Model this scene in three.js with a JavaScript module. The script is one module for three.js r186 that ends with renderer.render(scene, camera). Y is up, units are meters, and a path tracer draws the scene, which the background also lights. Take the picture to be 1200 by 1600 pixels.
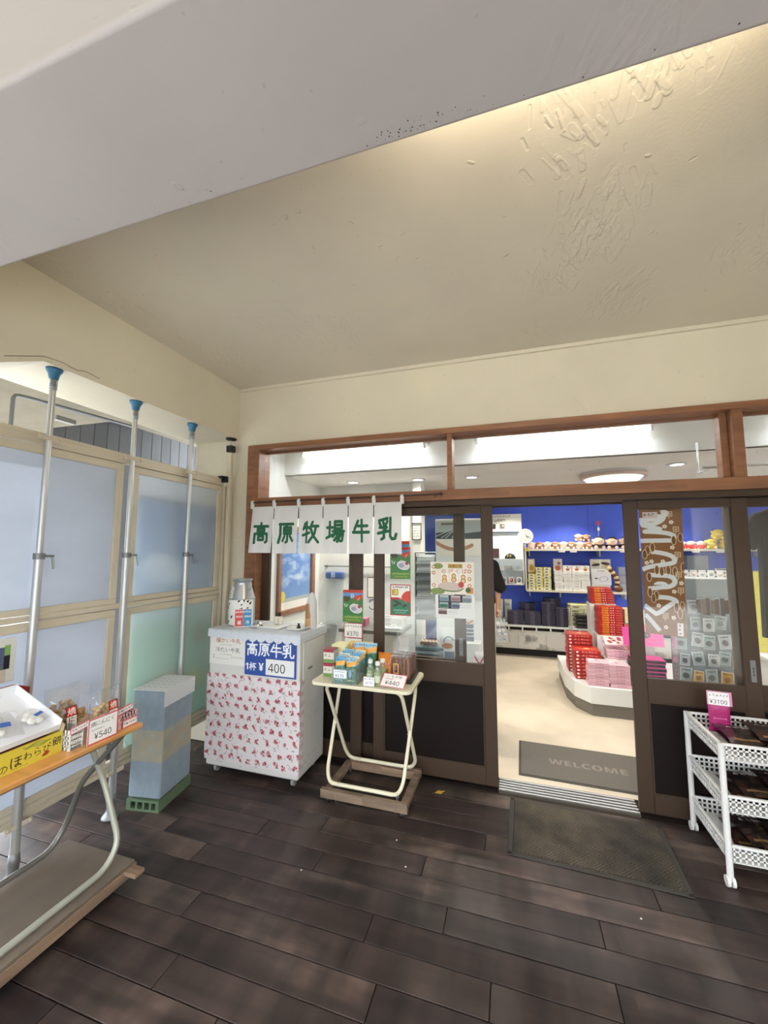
import * as THREE from 'three';
import { RoundedBoxGeometry } from 'three/addons/geometries/RoundedBoxGeometry.js';
import { mergeGeometries, mergeVertices } from 'three/addons/utils/BufferGeometryUtils.js';
import { MarchingCubes } from 'three/addons/objects/MarchingCubes.js';
import { RectAreaLightUniformsLib } from 'three/addons/lights/RectAreaLightUniformsLib.js';

// ---------------------------------------------------------------- camera, sky, exposure
const scene = new THREE.Scene();
const camera = new THREE.PerspectiveCamera(THREE.MathUtils.radToDeg(2 * Math.atan(800 / 627.35)), 0.75, 0.02, 60);
camera.position.set(0, 1.52, 2.807);
camera.rotation.order = 'YXZ';
camera.rotation.set(THREE.MathUtils.degToRad(5.478), THREE.MathUtils.degToRad(17.565), THREE.MathUtils.degToRad(0.07));
scene.background = new THREE.Color().setRGB(7.9, 8.3, 8.85);      // overcast daylight
const renderer = new THREE.WebGLRenderer({ antialias: true });
renderer.toneMapping = THREE.LinearToneMapping;
renderer.toneMappingExposure = 1.1;
renderer.shadowMap.enabled = true;
RectAreaLightUniformsLib.init();

// ---------------------------------------------------------------- helpers
let seed = 7;
const rnd = (a = 0, b = 1) => { seed = (seed * 1664525 + 1013904223) >>> 0; return a + (b - a) * (seed / 4294967296); };
const pick = (list) => list[Math.floor(rnd() * list.length) % list.length];
const used = new Map();
const numbered = (name) => { const n = used.get(name) ?? 0; used.set(name, n + 1); return n ? name + '_' + String(n).padStart(3, '0') : name; };
const ORD = ['bottom', 'second', 'third', 'fourth', 'fifth', 'sixth', 'seventh', 'eighth', 'ninth', 'tenth', 'eleventh', 'twelfth', 'thirteenth', 'fourteenth', 'fifteenth', 'sixteenth', 'seventeenth', 'eighteenth'];
const nth = (k, n) => (k === 0 ? 'bottom' : k === n - 1 ? 'topmost' : ORD[k] + ' from bottom');
function bx(w, h, d, x = 0, y = 0, z = 0, r = 0, seg = 2) {
  const g = r > 0 ? new RoundedBoxGeometry(w, h, d, seg, Math.min(r, w / 2.01, h / 2.01, d / 2.01)) : new THREE.BoxGeometry(w, h, d);
  return g.translate(x, y, z);
}
const span = (x0, x1, y0, y1, z0, z1, r = 0) => bx(x1 - x0, y1 - y0, z1 - z0, (x0 + x1) / 2, (y0 + y1) / 2, (z0 + z1) / 2, r);
const cyl = (r0, r1, h, x = 0, y = 0, z = 0, n = 20) => new THREE.CylinderGeometry(r1, r0, h, n).translate(x, y, z);
const cylX = (r, h, x, y, z, n = 16) => new THREE.CylinderGeometry(r, r, h, n).rotateZ(Math.PI / 2).translate(x, y, z);
const cylZ = (r, h, x, y, z, n = 16) => new THREE.CylinderGeometry(r, r, h, n).rotateX(Math.PI / 2).translate(x, y, z);
const ball = (r, x = 0, y = 0, z = 0, sx = 1, sy = 1, sz = 1, n = 14) => new THREE.SphereGeometry(r, n, Math.round(n * 0.75)).scale(sx, sy, sz).translate(x, y, z);
const lathe = (pts, n = 32) => new THREE.LatheGeometry(pts.map((p) => new THREE.Vector2(p[0], p[1])), n);
const V = (a) => new THREE.Vector3(...a);
function pipe(pts, r, n = 10, bend = 0.04, closed = false) {         // a bent tube: straight runs with rounded corners
  const path = new THREE.CurvePath(), P = pts.map(V), k = P.length;
  let from = closed ? P[0].clone().lerp(P[1], 0.5) : P[0];
  for (let i = 1; i < (closed ? k + 1 : k - 1); i++) {
    const a = P[(i - 1) % k], b = P[i % k], c = P[(i + 1) % k], rb = Math.min(bend, a.distanceTo(b) * 0.48, c.distanceTo(b) * 0.48);
    const p = b.clone().add(a.clone().sub(b).setLength(rb)), q = b.clone().add(c.clone().sub(b).setLength(rb));
    path.add(new THREE.LineCurve3(from, p)); path.add(new THREE.QuadraticBezierCurve3(p, b.clone(), q)); from = q;
  }
  path.add(new THREE.LineCurve3(from, closed ? P[0].clone().lerp(P[1], 0.5) : P[k - 1]));
  const total = path.getLength();
  return new THREE.TubeGeometry(path, Math.max(8, Math.min(90, Math.round(total / 0.02))), r, n, false);
}
function bar(a, b, w, h) {                                          // straight bar of rectangular section between two points
  const A = V(a), B = V(b), L = A.distanceTo(B), g = new THREE.BoxGeometry(w, h, L);
  const q = new THREE.Quaternion().setFromUnitVectors(new THREE.Vector3(0, 0, 1), B.clone().sub(A).normalize());
  return g.applyQuaternion(q).translate((A.x + B.x) / 2, (A.y + B.y) / 2, (A.z + B.z) / 2);
}
function rod(a, b, r, n = 10) {
  const A = V(a), B = V(b), g = new THREE.CylinderGeometry(r, r, A.distanceTo(B), n);
  const q = new THREE.Quaternion().setFromUnitVectors(new THREE.Vector3(0, 1, 0), B.clone().sub(A).normalize());
  return g.applyQuaternion(q).translate((A.x + B.x) / 2, (A.y + B.y) / 2, (A.z + B.z) / 2);
}
function extr(pts, depth, bevel = 0) {                              // outline in x, y pushed along z
  const s = new THREE.Shape(pts.map((p) => new THREE.Vector2(p[0], p[1])));
  return new THREE.ExtrudeGeometry(s, { depth, bevelEnabled: bevel > 0, bevelSize: bevel, bevelThickness: bevel, bevelSegments: 2, curveSegments: 8 });
}
function merge(list) {
  list = [].concat(list);
  if (list.length === 1) return list[0];
  return mergeGeometries(list.map((g) => {
    const o = g.index ? g.toNonIndexed() : g;
    for (const k of Object.keys(o.attributes)) if (!['position', 'normal', 'uv'].includes(k)) o.deleteAttribute(k);
    if (!o.attributes.uv) o.setAttribute('uv', new THREE.BufferAttribute(new Float32Array(o.attributes.position.count * 2), 2));
    return o;
  }));
}
function metricUV(g, k = 1, ox = 0, oy = 0) {                       // texture coordinates in metres, by the way each face points
  const o = g.index ? g.toNonIndexed() : g, p = o.attributes.position, n = o.attributes.normal, uv = new Float32Array(p.count * 2);
  for (let i = 0; i < p.count; i++) {
    const ax = Math.abs(n.getX(i)), ay = Math.abs(n.getY(i)), az = Math.abs(n.getZ(i));
    const [u, v] = ay >= ax && ay >= az ? [p.getX(i), p.getZ(i)] : ax >= az ? [p.getZ(i), p.getY(i)] : [p.getX(i), p.getY(i)];
    uv[i * 2] = u * k + ox; uv[i * 2 + 1] = v * k + oy;
  }
  o.setAttribute('uv', new THREE.BufferAttribute(uv, 2));
  return o;
}
function mesh(name, geo, mat, parent, pos, rot) {
  const m = new THREE.Mesh(merge(geo), mat);
  m.name = name; m.castShadow = m.receiveShadow = true;
  if (pos) m.position.set(...pos);
  if (rot) m.rotation.set(...rot);
  parent.add(m);
  return m;
}
const part = (name, geo, mat, parent, pos, rot) => mesh(name, geo, mat, parent, pos, rot);
function thing(name, label, category, pos = [0, 0, 0], turn = 0, group) {
  const o = new THREE.Group();
  o.name = numbered(name); o.position.set(...pos); o.rotation.y = turn;
  o.userData = { label, category };
  if (group) o.userData.group = group;
  scene.add(o);
  return o;
}
function single(name, label, category, geo, mat, pos, rot, group) {
  const m = mesh(numbered(name), geo, mat, scene, pos, rot);
  m.userData = { label, category };
  if (group) m.userData.group = group;
  return m;
}
function struct(name, label, geo, mat) {
  const m = mesh(name, geo, mat, scene);
  m.userData = { label, category: name.split('_')[0], kind: 'structure' };
  return m;
}
function structGroup(name, label) {
  const o = new THREE.Group();
  o.name = name; o.userData = { label, category: name.split('_')[0], kind: 'structure' };
  scene.add(o);
  return o;
}
// a filled pillow bag, base at y = 0, with crimped seals at top and bottom
function pouch(w, h, d, wr = 0.004, sd = 1, nx = 12, ny = 14, seal = 0.06) {
  const pos = [], uv = [], idx = [], R = (i, j) => { const s = Math.sin(i * 12.9898 + j * 78.233 + sd * 37.7) * 43758.5453; return s - Math.floor(s) - 0.5; };
  for (const side of [1, -1]) {
    for (let j = 0; j <= ny; j++) for (let i = 0; i <= nx; i++) {
      const u = (i / nx) * 2 - 1, v = j / ny, e = Math.min(v, 1 - v) / 0.5, edge = i === 0 || i === nx || j === 0 || j === ny;
      const body = e < seal * 2 ? 0 : Math.pow(Math.min(1, (e - seal * 2) * 2.2), 0.6), bulge = Math.pow(Math.max(0, 1 - Math.pow(Math.abs(u), 2.6)), 0.6) * body;
      pos.push(u * w * 0.5 * (1 - 0.06 * body), v * h, side * (0.0012 + d * 0.5 * bulge * (v < 0.5 ? 1.05 : 0.92)) * (edge ? 0.2 : 1) + (edge ? 0 : R(i, j) * wr * side));
      uv.push(side > 0 ? i / nx : 1 - i / nx, v);
    }
  }
  const off = (nx + 1) * (ny + 1);
  for (let s = 0; s < 2; s++) for (let j = 0; j < ny; j++) for (let i = 0; i < nx; i++) {
    const a = s * off + j * (nx + 1) + i, b = a + 1, c = a + nx + 1, dd = c + 1;
    if (s === 0) idx.push(a, b, dd, a, dd, c); else idx.push(a, dd, b, a, c, dd);
  }
  const g = new THREE.BufferGeometry();
  g.setAttribute('position', new THREE.Float32BufferAttribute(pos, 3)); g.setAttribute('uv', new THREE.Float32BufferAttribute(uv, 2)); g.setIndex(idx);
  g.computeVertexNormals();
  return g;
}
// a sheet of cloth, w along x, h down from y = 0, depth given by a function of (u, v)
function sheet(w, h, fn, nx = 16, ny = 14, fx = null) {
  const g = new THREE.PlaneGeometry(w, h, nx, ny).translate(0, -h / 2, 0), p = g.attributes.position;
  for (let i = 0; i < p.count; i++) {
    const u = p.getX(i) / w + 0.5, v = -p.getY(i) / h;
    p.setZ(i, fn(u, v));
    if (fx) p.setX(i, p.getX(i) + fx(u, v));
  }
  g.computeVertexNormals();
  return g;
}
// ---------------------------------------------------------------- textures
const fr = (x) => x - Math.floor(x), hash2 = (x, y, s) => fr(Math.sin(x * 127.1 + y * 311.7 + s * 74.7) * 43758.5453);
function vnoise(x, y, per, s) {                                     // periodic value noise
  const ix = Math.floor(x), iy = Math.floor(y), fx = x - ix, fy = y - iy, u = fx * fx * (3 - 2 * fx), v = fy * fy * (3 - 2 * fy), m = (a) => ((a % per) + per) % per;
  const a = hash2(m(ix), m(iy), s), b = hash2(m(ix + 1), m(iy), s), c = hash2(m(ix), m(iy + 1), s), d = hash2(m(ix + 1), m(iy + 1), s);
  return a + (b - a) * u + (c - a) * v + (a - b - c + d) * u * v;
}
function fbm(x, y, per, s, oct = 5) {
  let t = 0, a = 0.5, n = 0;
  for (let i = 0; i < oct; i++) { t += a * vnoise(x, y, per, s + i * 3); n += a; x *= 2; y *= 2; per *= 2; a *= 0.5; }
  return t / n;
}
function dataTex(n, fn, srgb, rx = 1, ry = rx) {                    // fn(u, v) gives a grey value or [r, g, b], 0 to 1
  const d = new Uint8Array(n * n * 4);
  for (let j = 0; j < n; j++) for (let i = 0; i < n; i++) {
    const c = fn(i / n, j / n), k = (j * n + i) * 4, a = Array.isArray(c) ? c : [c, c, c];
    for (let q = 0; q < 3; q++) d[k + q] = Math.max(0, Math.min(255, a[q] * 255));
    d[k + 3] = 255;
  }
  const t = new THREE.DataTexture(d, n, n);
  t.magFilter = THREE.LinearFilter; t.wrapS = t.wrapT = THREE.RepeatWrapping; t.repeat.set(rx, ry);
  if (srgb) t.colorSpace = THREE.SRGBColorSpace;
  t.needsUpdate = true;
  return t;
}
function canvasTex(w, h, draw) {
  const c = document.createElement('canvas');
  c.width = w; c.height = h;
  const x = c.getContext('2d');
  x.lineCap = x.lineJoin = 'round';
  draw(x, w, h);
  const t = new THREE.CanvasTexture(c);
  t.colorSpace = THREE.SRGBColorSpace; t.magFilter = THREE.LinearFilter;
  return t;
}
// Japanese letters as pen strokes on a 100 x 100 square
const GLY = {
  高: '50,3 50,16;8,18 92,18;30,29 70,29 70,43 30,43 30,29;14,97 14,54 86,54 86,90 78,95;35,66 65,66 65,83 35,83 35,66',
  原: '14,10 94,10;18,10 17,60 6,96;58,12 50,24;38,26 82,26 82,54 38,54 38,26;38,40 82,40;60,54 60,90 50,95;42,66 30,88;76,66 92,88',
  牧: '18,10 8,36;10,29 46,29;29,4 29,96;4,64 46,53;64,4 50,34;58,23 97,23;85,23 76,58 44,96;57,38 68,66 97,96',
  場: '20,8 20,72;4,33 36,33;2,80 38,66;48,6 86,6 86,38 48,38 48,6;48,22 86,22;38,50 98,50;56,50 38,74;52,62 93,62 87,92 76,94;68,63 46,90;81,64 60,96',
  牛: '32,8 12,46;24,30 86,30;4,58 96,58;52,4 52,98',
  乳: '50,5 8,14;9,24 15,36;29,21 32,33;50,18 41,34;11,44 47,44 31,58;31,58 33,88 20,95;2,69 56,60;66,4 66,82 76,94 91,92 96,74',
  暖: '8,14 32,14 32,84 8,84 8,14;8,48 32,48;88,6 42,12;46,20 52,32;64,18 68,30;88,18 80,34;42,41 94,41;38,57 98,57;60,42 54,70 36,96;56,69 84,69 74,84 50,98;60,74 96,98',
  か: '8,36 60,32 56,80 44,94 34,86;36,8 28,60 10,94;72,24 92,52', い: '14,18 16,66 28,86 38,68;72,24 88,62',
  冷: '8,16 22,28;6,82 28,56;60,4 34,40;60,4 98,40;48,42 76,42;42,58 86,58 78,78;64,58 64,98', た: '10,28 60,26;36,6 10,94;56,46 92,44;52,66 52,86 70,92 94,88',
  に: '18,14 12,60 18,94 24,78;46,28 86,26;42,66 50,84 92,84', ん: '50,6 10,94 32,56 48,56 54,88 70,92 94,64', く: '68,6 26,48 72,94',
  焼: '8,36 14,52;42,28 34,48;24,6 24,58 6,94;26,60 42,84;48,18 96,18;70,4 70,44;56,18 56,44;84,18 84,44;46,44 98,44;44,62 98,62;62,62 56,84 42,96;80,62 80,90 96,92 98,80',
  杯: '4,32 48,32;26,4 26,98;26,40 6,74;28,42 46,64;50,16 98,16;76,16 46,66;72,36 72,98;76,44 96,64', 水: '50,4 50,90 40,92;8,34 36,34 28,60 6,86;88,22 62,46;54,40 70,70 96,92',
  の: '52,18 40,78 24,82 10,56 28,24 60,16 88,40 82,74 56,92', ほ: '16,10 12,60 18,94;42,18 90,18;42,44 90,44;68,18 68,84 52,92 44,78 60,70 92,90',
  わ: '28,6 28,96;8,30 40,28 6,80;10,76 60,40 88,56 84,80 60,94', ら: '36,6 60,16;24,30 18,64 50,48 84,60 78,84 40,96', び: '6,26 36,22 18,60 32,90 60,84 66,50 62,22 94,52;78,4 84,16;90,2 96,14',
  餅: '26,4 4,34;26,4 48,28;12,38 42,38 42,62 12,62 12,38;12,50 42,50;12,62 12,94 44,84;30,70 46,90;58,6 64,20;86,6 78,20;52,26 98,26;52,56 98,56;64,26 64,60 54,96;84,26 84,98',
  も: '50,4 44,70 52,92 76,92 84,70;20,30 72,30;18,54 70,54', 大: '6,34 94,34;50,4 46,50 8,96;52,44 94,96',
  学: '18,8 26,24;46,4 52,20;82,6 70,24;8,48 8,32 92,32 88,46;26,48 74,48 52,62;50,60 50,92 38,96;6,70 94,70',
  猿: '30,4 8,30;10,8 28,40 28,90 16,96;28,50 6,72;44,18 92,18;68,4 68,32;38,32 98,32;50,42 86,42 86,58 50,58 50,42;62,58 38,84;56,76 56,96 70,90;88,64 74,76;66,66 96,96',
  オ: '8,28 92,28;62,6 62,92 48,90;58,32 10,80', リ: '24,12 24,58;74,8 74,60 40,96', ジ: '20,12 40,24;12,36 32,48;14,90 60,72 88,34;70,6 78,20;86,2 94,16', ナ: '6,34 94,34;54,6 52,56 22,94',
  ル: '30,12 28,56 8,90;58,8 58,88 94,58', グ: '34,6 8,50;30,22 80,22 64,66 24,96;76,2 82,14;90,0 96,12', ッ: '12,36 20,58;40,30 48,54;82,34 70,70 34,94', ズ: '14,16 74,16 50,60 8,94;56,60 92,92;80,2 86,14;92,0 98,12',
  日: '18,8 82,8 82,94 18,94 18,8;18,50 82,50', 光: '50,4 50,40;20,12 30,34;80,12 70,34;6,42 94,42;36,42 34,70 8,96;62,42 62,86 74,94 94,90 96,72', ば: '16,10 12,60 18,94;42,26 88,26;66,6 66,84 50,92 44,78 60,70 90,90;80,2 86,14;92,0 98,12',
};
function write(x, text, px, py, size, color, weight = 0.09, step = 1.04, font = 'sans-serif') {
  let at = px;
  x.save(); x.strokeStyle = x.fillStyle = color; x.lineWidth = size * weight; x.lineCap = x.lineJoin = 'round';
  for (const ch of text) {
    if (GLY[ch]) {
      for (const s of GLY[ch].split(';')) {
        x.beginPath();
        s.split(' ').forEach((q, i) => { const [a, b] = q.split(',').map(Number); x[i ? 'lineTo' : 'moveTo'](at + (a / 100) * size, py + (b / 100) * size); });
        x.stroke();
      }
      at += size * step;
    } else {
      x.font = (weight > 0.07 ? 'bold ' : '') + size + 'px ' + font; x.textBaseline = 'alphabetic';
      x.fillText(ch, at, py + size * 0.9); at += x.measureText(ch).width * (ch === ' ' ? 1 : 1.02);
    }
  }
  x.restore();
  return at;
}
function scribble(x, px, py, w, size, color, lw = 1.5, sd = 1) {     // a line of writing too small to read
  x.strokeStyle = color; x.lineWidth = lw;
  for (let a = px, k = 0; a < px + w - size * 0.5; a += size * 0.95, k++) for (let s = 0; s < 4; s++) {
    const r = (q) => hash2(k * 7 + s, q, sd) * size * 0.8;
    x.beginPath(); x.moveTo(a + r(1), py + r(2)); x.lineTo(a + r(3), py + r(4)); x.stroke();
  }
}
const fill = (x, c, a = 0, b = 0, w = 4000, h = 4000) => { x.fillStyle = c; x.fillRect(a, b, w, h); };

// ---------------------------------------------------------------- materials
const std = (color, roughness = 0.7, more = {}) => new THREE.MeshStandardMaterial({ color, roughness, ...more });
const phy = (color, roughness = 0.5, more = {}) => new THREE.MeshPhysicalMaterial({ color, roughness, ...more });
const printed = (tex, roughness = 0.6, more = {}) => new THREE.MeshStandardMaterial({ map: tex, roughness, side: THREE.DoubleSide, ...more });

const plasterBump = (() => {                                        // trowel strokes, runs and lumps under old paint
  const N = 1024, c = document.createElement('canvas'); c.width = c.height = N;
  const x = c.getContext('2d'); x.fillStyle = '#7c7c7c'; x.fillRect(0, 0, N, N); x.lineCap = 'round';
  for (let k = 0; k < 420; k++) {                                   // broad soft swells
    const g = x.createRadialGradient(0, 0, 0, 0, 0, 1), w = rnd(20, 90), l = k % 2 ? 255 : 0; g.addColorStop(0, `rgba(${l},${l},${l},0.07)`); g.addColorStop(1, `rgba(${l},${l},${l},0)`);
    x.save(); x.translate(rnd(0, N), rnd(0, N)); x.rotate(rnd(0, 3)); x.scale(w, w * rnd(0.4, 1)); x.fillStyle = g; x.beginPath(); x.arc(0, 0, 1, 0, 7); x.fill(); x.restore();
  }
  for (let q = 0; q < 15; q++) {                                    // clusters of short ragged strokes
    const cx = rnd(60, N - 60), cy = rnd(60, N - 60), dir = rnd(1.1, 2.0), n = rnd(50, 150);
    for (let k = 0; k < n; k++) {
      const a = cx + (rnd() + rnd() - 1) * 80, b = cy + (rnd() + rnd() - 1) * 110, L = rnd(6, 44), l = rnd() < 0.55 ? 255 : 10;
      x.strokeStyle = `rgba(${l},${l},${l},${rnd(0.03, 0.13)})`; x.lineWidth = rnd(2, 10); x.beginPath(); x.moveTo(a, b); x.lineTo(a + Math.cos(dir + rnd(-0.5, 0.5)) * L, b + Math.sin(dir + rnd(-0.5, 0.5)) * L); x.stroke();
    }
  }
  for (let k = 0; k < 60; k++) { const l = rnd() < 0.7 ? 255 : 0; x.fillStyle = `rgba(${l},${l},${l},${rnd(0.1, 0.3)})`; x.beginPath(); x.ellipse(rnd(0, N), rnd(0, N), rnd(1.5, 6), rnd(1.5, 4), rnd(0, 3), 0, 7); x.fill(); }
  const t = new THREE.CanvasTexture(c); t.magFilter = THREE.LinearFilter; t.wrapS = t.wrapT = THREE.RepeatWrapping; t.repeat.set(0.4, 0.4);
  return t;
})();
const plasterTint = (r, g, b, amt) => dataTex(512, (u, v) => {
  const n = fbm(u * 4, v * 4, 4, 3, 5) - 0.5, sp = vnoise(u * 128, v * 128, 128, 8) > 0.985 && vnoise(u * 9, v * 9, 9, 2) > 0.6 ? -0.1 : 0, k = 1 + n * amt + sp;
  return [r * k, g * k, b * k * (1 - Math.max(0, n) * 0.06)];
}, true, 0.45);
const M = {};
M.wall = std(0xffffff, 0.62, { map: plasterTint(0.875, 0.845, 0.765, 0.1), bumpMap: plasterBump, bumpScale: 0.006 });
M.ceil = std(0xffffff, 0.55, { map: plasterTint(0.865, 0.835, 0.765, 0.09), bumpMap: plasterBump, bumpScale: 0.02 });
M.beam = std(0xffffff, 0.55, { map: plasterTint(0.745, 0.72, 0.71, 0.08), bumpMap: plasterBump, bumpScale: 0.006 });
M.trim = std(0xddd5c2, 0.5);
M.sashCream = std(0xffffff, 0.5, { map: dataTex(256, (u, v) => { const n = fbm(u * 5, v * 5, 5, 21, 4), k = 0.93 + 0.14 * (n - 0.5); return [0.87 * k, 0.83 * k, 0.74 * k]; }, true, 2) });
const woodTone = (r, g, b, sd, contrast = 0.3) => dataTex(256, (u, v) => {
  const g1 = fbm(u * 3, v * 40, 40, sd, 3), g2 = fbm(u * 5, v * 5, 5, sd + 9, 4), k = 1 + contrast * (g1 - 0.5) + 0.25 * (g2 - 0.5);
  return [r * k, g * k, b * k];
}, true, 1);
M.brownFrame = std(0xffffff, 0.45, { map: woodTone(0.56, 0.385, 0.275, 4, 0.3) });
M.bronze = phy(0x4a3b30, 0.42, { metalness: 0.15, specularIntensity: 0.6 });
M.bronzeDark = phy(0x1b1411, 0.5, { specularIntensity: 0.35 });
M.blackGap = std(0x0e0c0b, 0.8);
M.glass = phy(0xfbfcfb, 0.03, { transmission: 1, thickness: 0, ior: 1.5, specularIntensity: 0.8 });
M.dirtyGlass = phy(0xffffff, 0.04, { transmission: 1, thickness: 0, ior: 1.5, map: dataTex(512, (u, v) => {
  const s = vnoise(u * 150, v * 150, 150, 5) > 0.93 && vnoise(u * 7, v * 7, 7, 15) > 0.45 ? 0.93 : 0.98; return [s, s, s]; }, true, 1.2) });
M.frost = phy(0xffffff, 0.8, { transmission: 0.62, thickness: 0, ior: 1.45, clearcoat: 0.9, clearcoatRoughness: 0.16, map: dataTex(512, (u, v) => {
  const k = 0.95 + 0.1 * (fbm(u * 4, v * 9, 9, 6, 5) - 0.5); return [0.795 * k, 0.815 * k, 0.845 * k]; }, true, 0.7) });
M.frostClear = M.frost.clone(); M.frostClear.roughness = 0.62; M.frostClear.transmission = 0.85; M.frostClear.map = null; M.frostClear.color.set(0xdfe3e6);
M.steel = std(0xb9bdc0, 0.32, { metalness: 0.85 });
M.steelDull = std(0x85888a, 0.5, { metalness: 0.7 });
M.chrome = std(0xd5d8da, 0.14, { metalness: 1 });
M.alu = std(0xc9ccce, 0.38, { metalness: 0.75 });
M.blackPlastic = std(0x151515, 0.45);
M.white = std(0xe9e8e4, 0.5);
M.whitePlastic = phy(0xe4e4e2, 0.38, { clearcoat: 0.15 });
M.cloudy = phy(0xf2f4f5, 0.35, { transmission: 0.7, thickness: 0 });
M.film = phy(0xfbfbfb, 0.1, { transmission: 0.95, thickness: 0, ior: 1.5 });
M.navyBlue = std(0x2f4f93, 0.7);
M.paper = std(0xf3f1ec, 0.7);
// floor boards, four tones
const plankBump = dataTex(512, (u, v) => 0.6 * fbm(u * 4, v * 60, 60, 77, 3) + 0.4 * fbm(u * 24, v * 24, 24, 41, 4), false, 1);
const plankRough = dataTex(256, (u, v) => 0.62 + 0.6 * (fbm(u * 6, v * 6, 6, 56, 4) - 0.4), false, 1);
M.planks = [[0.235, 0.19, 0.18, 51], [0.26, 0.21, 0.195, 58], [0.205, 0.165, 0.16, 66], [0.30, 0.255, 0.235, 73]].map(([r, g, b, sd]) => std(0xffffff, 0.42, {
  map: dataTex(512, (u, v) => {
    const gr = fbm(u * 3, v * 48, 48, sd, 3), p = 0.5 * fbm(u * 5, v * 20, 20, sd + 5, 5) + 0.5 * fbm(u * 6, v * 6, 6, sd + 15, 4), worn = Math.min(0.7, Math.max(0, p - 0.52) * 4.5) * (0.5 + fbm(u * 40, v * 40, 40, sd + 7, 3)), sc = fbm(u * 30, v * 6, 30, sd + 2, 3), k = 0.82 + 0.5 * (gr - 0.5) + 0.6 * (sc - 0.5);
    return [r * k + worn * 0.14, g * k + worn * 0.122, b * k + worn * 0.105];
  }, true, 1),
  roughnessMap: plankRough, bumpMap: plankBump, bumpScale: 0.0016,
}));
for (const m of M.planks) m.roughness = 0.75;
M.bare = std(0xffffff, 0.75, { map: woodTone(0.52, 0.43, 0.35, 91, 0.4) });
M.rawWood = std(0xffffff, 0.7, { map: woodTone(0.47, 0.40, 0.33, 95, 0.5) });
M.pineTop = phy(0xffffff, 0.35, { map: woodTone(0.86, 0.62, 0.36, 99, 0.2), clearcoat: 0.3, clearcoatRoughness: 0.25 });
M.vinyl = std(0xffffff, 0.35, { map: dataTex(512, (u, v) => { const k = 0.95 + 0.16 * (fbm(u * 5, v * 5, 5, 13, 5) - 0.5) + 0.03 * hash2(Math.floor(u * 300), Math.floor(v * 300), 4); return [0.845 * k, 0.80 * k, 0.715 * k]; }, true, 0.8) });
M.concrete = std(0xffffff, 0.85, { map: dataTex(256, (u, v) => { const k = 0.9 + 0.3 * (fbm(u * 6, v * 6, 6, 19, 5) - 0.5); return [0.78 * k, 0.77 * k, 0.74 * k]; }, true, 0.5) });
// ---------------------------------------------------------------- the setting: porch
const X0 = -2.62, X1 = 2.6, ZF = 4.3, HC = 2.888;
{
  const floor = struct('floor', 'dark brown worn plank floor of the porch', metricUV(span(-3.05, X1 + 0.1, -0.12, -0.0135, 0.0, ZF)), std(0x3a322b, 0.95));
  const lens = [0.9, 1.25, 1.6, 1.95], pw = 0.1255, geos = lens.map((L, i) => [0, 1, 2].map((k) => metricUV(bx(L - 0.003, 0.014, pw - 0.0025, 0, -0.007, 0, 0.0016, 1), 0.55, rnd(), rnd())));
  for (let r = 0, z = 0.045; z < ZF - 0.05; r++, z += 0.1275) {
    let x = -3.05 + rnd(-0.5, 0);
    while (x < X1) {
      const i = Math.floor(rnd() * 4), L = lens[i], x1 = Math.min(x + L, X1 + 0.08), x0 = Math.max(x, -3.05);
      if (x1 - x0 > 0.12) {
        const fits = x0 === x && x1 === x + L;
        const g = fits ? geos[i][Math.floor(rnd() * 3) % 3] : metricUV(bx(x1 - x0 - 0.003, 0.014, pw - 0.0025, 0, -0.007, 0, 0.0016, 1), 0.55, rnd(), rnd());
        part('plank', g, M.planks[[0, 0, 1, 2, 1, 3][Math.floor(rnd() * 6) % 6]], floor, [(x0 + x1) / 2, rnd(-0.0006, 0.0006), z + 0.0628]);
      }
      x += L;
    }
  }
}
struct('wall_back', 'cream painted wall around and above the shop doorway', metricUV(merge([span(X0, X1, 2.383, 3.0, -0.13, 0), span(X0, -2.06, -0.1, 2.383, -0.13, 0)])), M.wall);
struct('ceiling', 'lumpy cream painted ceiling over the porch', metricUV(span(X0, X1, HC, 3.02, 0, ZF)), M.ceil);
struct('trim_1', 'thin cream moulding where ceiling meets back wall', span(-2.18, X1, 2.862, HC, 0, 0.022, 0.003), M.trim);
{
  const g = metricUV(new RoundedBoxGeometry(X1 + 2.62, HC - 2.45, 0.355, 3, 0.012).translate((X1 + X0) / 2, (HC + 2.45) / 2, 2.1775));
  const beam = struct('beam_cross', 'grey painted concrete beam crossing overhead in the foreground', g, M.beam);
  // chips where the paint has come off along the far edge
  const chip = std(0x2c2a2a, 0.9);
  for (let i = 0; i < 46; i++) { const x = -0.33 + (rnd() + rnd()) * 0.17; part('paint_chip', new THREE.CircleGeometry(rnd(0.0006, 0.0019), 6).rotateX(Math.PI / 2), chip, beam, [x, 2.4493, 2.013 + rnd(0, 0.03)]); }
  for (const x of [-0.9, -0.72, 0.16, 0.28, 0.41, 0.05]) part('paint_chip', new THREE.CircleGeometry(rnd(0.001, 0.002), 6).rotateX(Math.PI / 2), chip, beam, [x, 2.4493, 2.015 + rnd(0, 0.02)]);
}
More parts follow.
